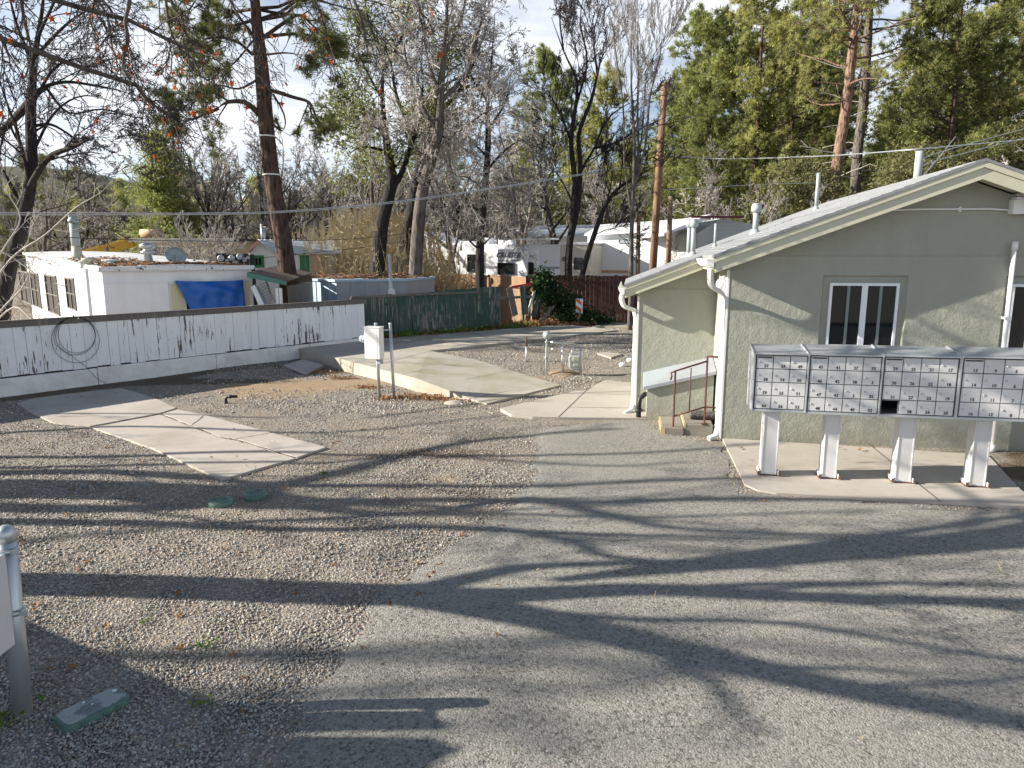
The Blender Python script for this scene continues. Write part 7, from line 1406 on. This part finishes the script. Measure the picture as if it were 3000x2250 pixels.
    shadow_limb(W, [(-9000, 1900), (-4000, 1900)], Xb, (0, .2), .2, .16, 4, 10)
    for px in (sc((-1500, 1420), (0, 1415), (600, 1412), (900, 1425), (1300, 1440), (1800, 1480), (2400, 1500)), sc((-1500, 1400), (500, 1425), (900, 1400), (1400, 1390), (2000, 1420), (2500, 1460)), sc((-1500, 1450), (600, 1500), (1000, 1480), (1300, 1500), (1500, 1460)), sc((-1500, 1350), (500, 1130), (1200, 1160), (1500, 1190), (2300, 1240))):
        q = shadow_limb(W, px, Xb, (0, 2), .045, .02, 4, 6); sprout(W, TW, q[0], q[1], 7, 1.2, prm(seg=[5, 4, 3], up=[0, 0, 0], jit=[.15, .18, .2], n=[5, 4], start=[.2, .2], ang=[.7, .8], len=[.55, .5], rmin=.009, split=1, sides=[4, 3, 3], rr=.5, taper=.3), tips, .2, .7, rr=.5)
    W.build('trunk', K['barkg'], root); TW.build('twigs', K['twigd'], root)
shadow_trees()
def ground_cover():
    random.seed(23); rng = np.random.default_rng(23)
    # dry reeds
    root = thing('reed_clump', 'tall clump of dry tan reeds between the small house and the trunks', 'reeds', base_of(1150, 850, 28)); V = []
    for k in range(5200):
        px = random.gauss(1090, 85) if random.random() < .75 else random.uniform(950, 1330); Y = 28+random.gauss(0, .9); p = base_of(px, 800, Y); h = max(.8, (5.3-abs(px-1080)/120)*random.uniform(.4, 1.0)); d = Vector((random.gauss(0, .16), random.gauss(0, .12), 1)).normalized(); e = p+d*h; w = .012+.012*random.random(); V += [p-Vector((w, 0, 0)), p+Vector((w, 0, 0)), e]
        for j in range(3):
            t = random.uniform(.35, .98); c = p.lerp(e, t); a = random.random()*6.28; l = random.uniform(.12, .34); q = c+Vector((math.cos(a)*l, math.sin(a)*l, random.uniform(-.15, .3))); V += [c-Vector((0, 0, .009)), c+Vector((0, 0, .009)), q]
        if random.random() < .3: V += [e+Vector((-.05, 0, -.35)), e+Vector((.05, 0, -.35)), e+Vector((random.gauss(0, .1), 0, .15))]
    tri_obj('stalks', np.array([tuple(v) for v in V]), K['fol_reed'], root)
    # ivy on the red fence, weeds at the foot of the green fence
    def mass(name, label, cat, cs, n, size, m, kind=None, asp=.8):
        pts = np.concatenate([rng.normal(0, 1, (int(n*w), 3))*np.array(s)+np.array(tuple(c)) for c, s, w in cs]); V = cards(pts, 1, (0, 0, 0), size, rng, asp)
        me = npmesh(name, V-pts.mean(0), [np.arange(len(V)).reshape(-1, 3)], m); o = link_mesh(name, me, None, Vector(pts.mean(0))); tag(o, label, cat, kind=kind); return o
    mass('ivy_bush', 'dark ivy mound climbing the join of the tan and red fences', 'ivy', [(PY(1588, 835, 23.6), (.16, .12, .22), .55), (PY(1600, 850, 23.7), (.22, .12, .25), .45)], 2600, .10, K['fol_ivy'])
    mass('ivy_bush', 'low dark ivy spreading at the foot of the red fence behind the barricade', 'ivy', [(PY(1655, 900, 24.0), (.28, .25, .33), .45), (PY(1700, 930, 23.8), (.4, .25, .16), .35), (PY(1735, 940, 23.6), (.3, .2, .12), .2)], 4200, .10, K['fol_ivy'])
    cs = []
    for k in range(34):
        t = k/33; q = FCo.lerp(FD, .12+.86*t)+Vector((.10, -.18, .06)); cs.append((q+Vector((random.uniform(-.05, .1), random.uniform(-.1, .1), 0)), (.13, .07, .035*random.uniform(.6, 1.8)), 1/34))
    mass('fence_weeds', 'low green weeds along the foot of the green fence', None, cs, 5200, .05, K['fol_weed'], 'stuff')
    cs = [(PY(1560+random.uniform(-90, 160), 950, 23.4+random.uniform(-.4, .4)), (.3, .15, .06), .1) for k in range(10)]
    mass('fence_litter', 'dead leaves and twigs heaped at the base of the fences', None, [(Vector((c.x, c.y, hz(c.x, c.y)+.05)), s, w) for c, s, w in cs]+[(FCo.lerp(FD, t)+Vector((.05, -.1, .05)), (.3, .08, .03), .08) for t in np.arange(.1, 1, .1)], 4200, .06, K['fol_tan'], 'stuff')
    mass('leaf_drift', 'brown dead leaves drifted against the concrete platform', None, [(P(x, y, .02), (.18, .07, .018), .12) for x, y in ((1150, 1165), (1210, 1160), (1260, 1165), (1300, 1168), (1340, 1175), (1080, 1135), (1010, 1108), (950, 1092))], 900, .05, K['fol_tan'], 'stuff')
    mass('pine_litter', 'scattered dry pine needles and twigs on the ground', None, [(P(x, y, .01), (sx, sy, .004), w) for x, y, sx, sy, w in ((1750, 1110, .5, .9, .5), (1600, 1070, 1.1, .8, .4), (1700, 1130, .5, .5, .4), (1350, 1330, 1.2, .4, .2), (870, 1370, .8, .2, .2), (900, 1500, 2, 1, .2), (2000, 1700, 1.5, .8, .2), (1500, 1400, 2, .6, .2), (2100, 1350, .6, .4, .1))], 1300, .10, K['fol_straw'], 'stuff', .05)
    for i, (x, y, s) in enumerate(((596, 1890, .05), (425, 1822, .03), (950, 1388, .045), (20, 2110, .09), (930, 975, .0), (85, 1115, .05), (270, 1120, .05), (590, 2060, .05))):
        if not s: continue
        q = P(x, y, .02); lab = ['bright green weed tuft in the near gravel', 'tiny green sprout in the gravel above the larger weed', 'pale green weed in the gravel below the meter posts', 'leafy weed at the foot of the left edge post', '', 'small ivy sprig at the foot of the white fence, left end', 'small ivy sprig at the fence under the cable coil', 'thin moss tuft in the shade by the valve box'][i]
        mass('weed', lab, 'weed', [(q+Vector((0, 0, s*.2)), (s*.6, s*.6, s*.25), 1)], 40, s*.4, K['fol_weed'], None)
    # fallen sycamore leaves, each one its own
    protoL = []
    for k in range(5):
        V = [(0, 0, .004)]; L = leafshape(1.0); V += [(x, y*1.1, .10+.12*math.sin(k+i*1.7)) for i, (x, y) in enumerate(L)]; me = D.meshes.new('fallen_leaf'); me.from_pydata(V, [], [(0, 1+i, 1+(i+1) % 10) for i in range(10)]); me.materials.append(K['fol_tan']); protoL.append(me)
    spots = [(x*1.3562, y*1.3562) for x, y in ((144, 1112), (53, 1172), (483, 1184), (640, 1280), (875, 1250), (905, 1283), (842, 1304), (107, 1441), (230, 1350), (530, 1150), (905, 1214), (1335, 1236), (700, 1035), (850, 985), (785, 928), (235, 965), (285, 1075), (152, 1055), (1195, 1105), (1060, 1040))]
    spots += [(900, 1250), (1060, 1258), (1150, 1255), (1170, 1270), (1130, 1210), (985, 1290), (195, 1171), (275, 1195), (180, 1213), (238, 1170), (50, 1180), (15, 1205), (310, 1311), (130, 1148), (440, 1143), (505, 1130), (2460, 1318), (2520, 1323), (2690, 1325), (2170, 1318), (1700, 1340), (2240, 1470), (1545, 1300), (620, 1350), (500, 1360), (830, 1355), (860, 1200), (820, 1180)]
    for i in range(48): spots.append((random.uniform(20, 1500), random.triangular(1130, 2200, 1300)))
    for i, (x, y) in enumerate(spots):
        q = P(x, y, .02); z = hz(q.x, q.y)+.012+(.03 if x > 2120 and y < 1450 else 0)+(.05 if in_poly(SLABW, q.x, q.y) else 0)
        o = link_mesh('fallen_leaf', protoL[i % 5], None, (q.x, q.y, z)); s = random.uniform(.035, .065); o.scale = (s, s, s); o.rotation_euler = (random.gauss(0, .25), random.gauss(0, .25), random.random()*6.28)
        tag(o, 'curled dry sycamore leaf lying loose on the yard', 'leaf', 'fallen leaves on the yard')
ground_cover()
for o in D.objects:
    if o.get('label') == 'x': print('UNPLACED', o.name)
print('objects', len(D.objects), 'polys', sum(len(o.data.polygons) for o in D.objects if o.type == 'MESH'))
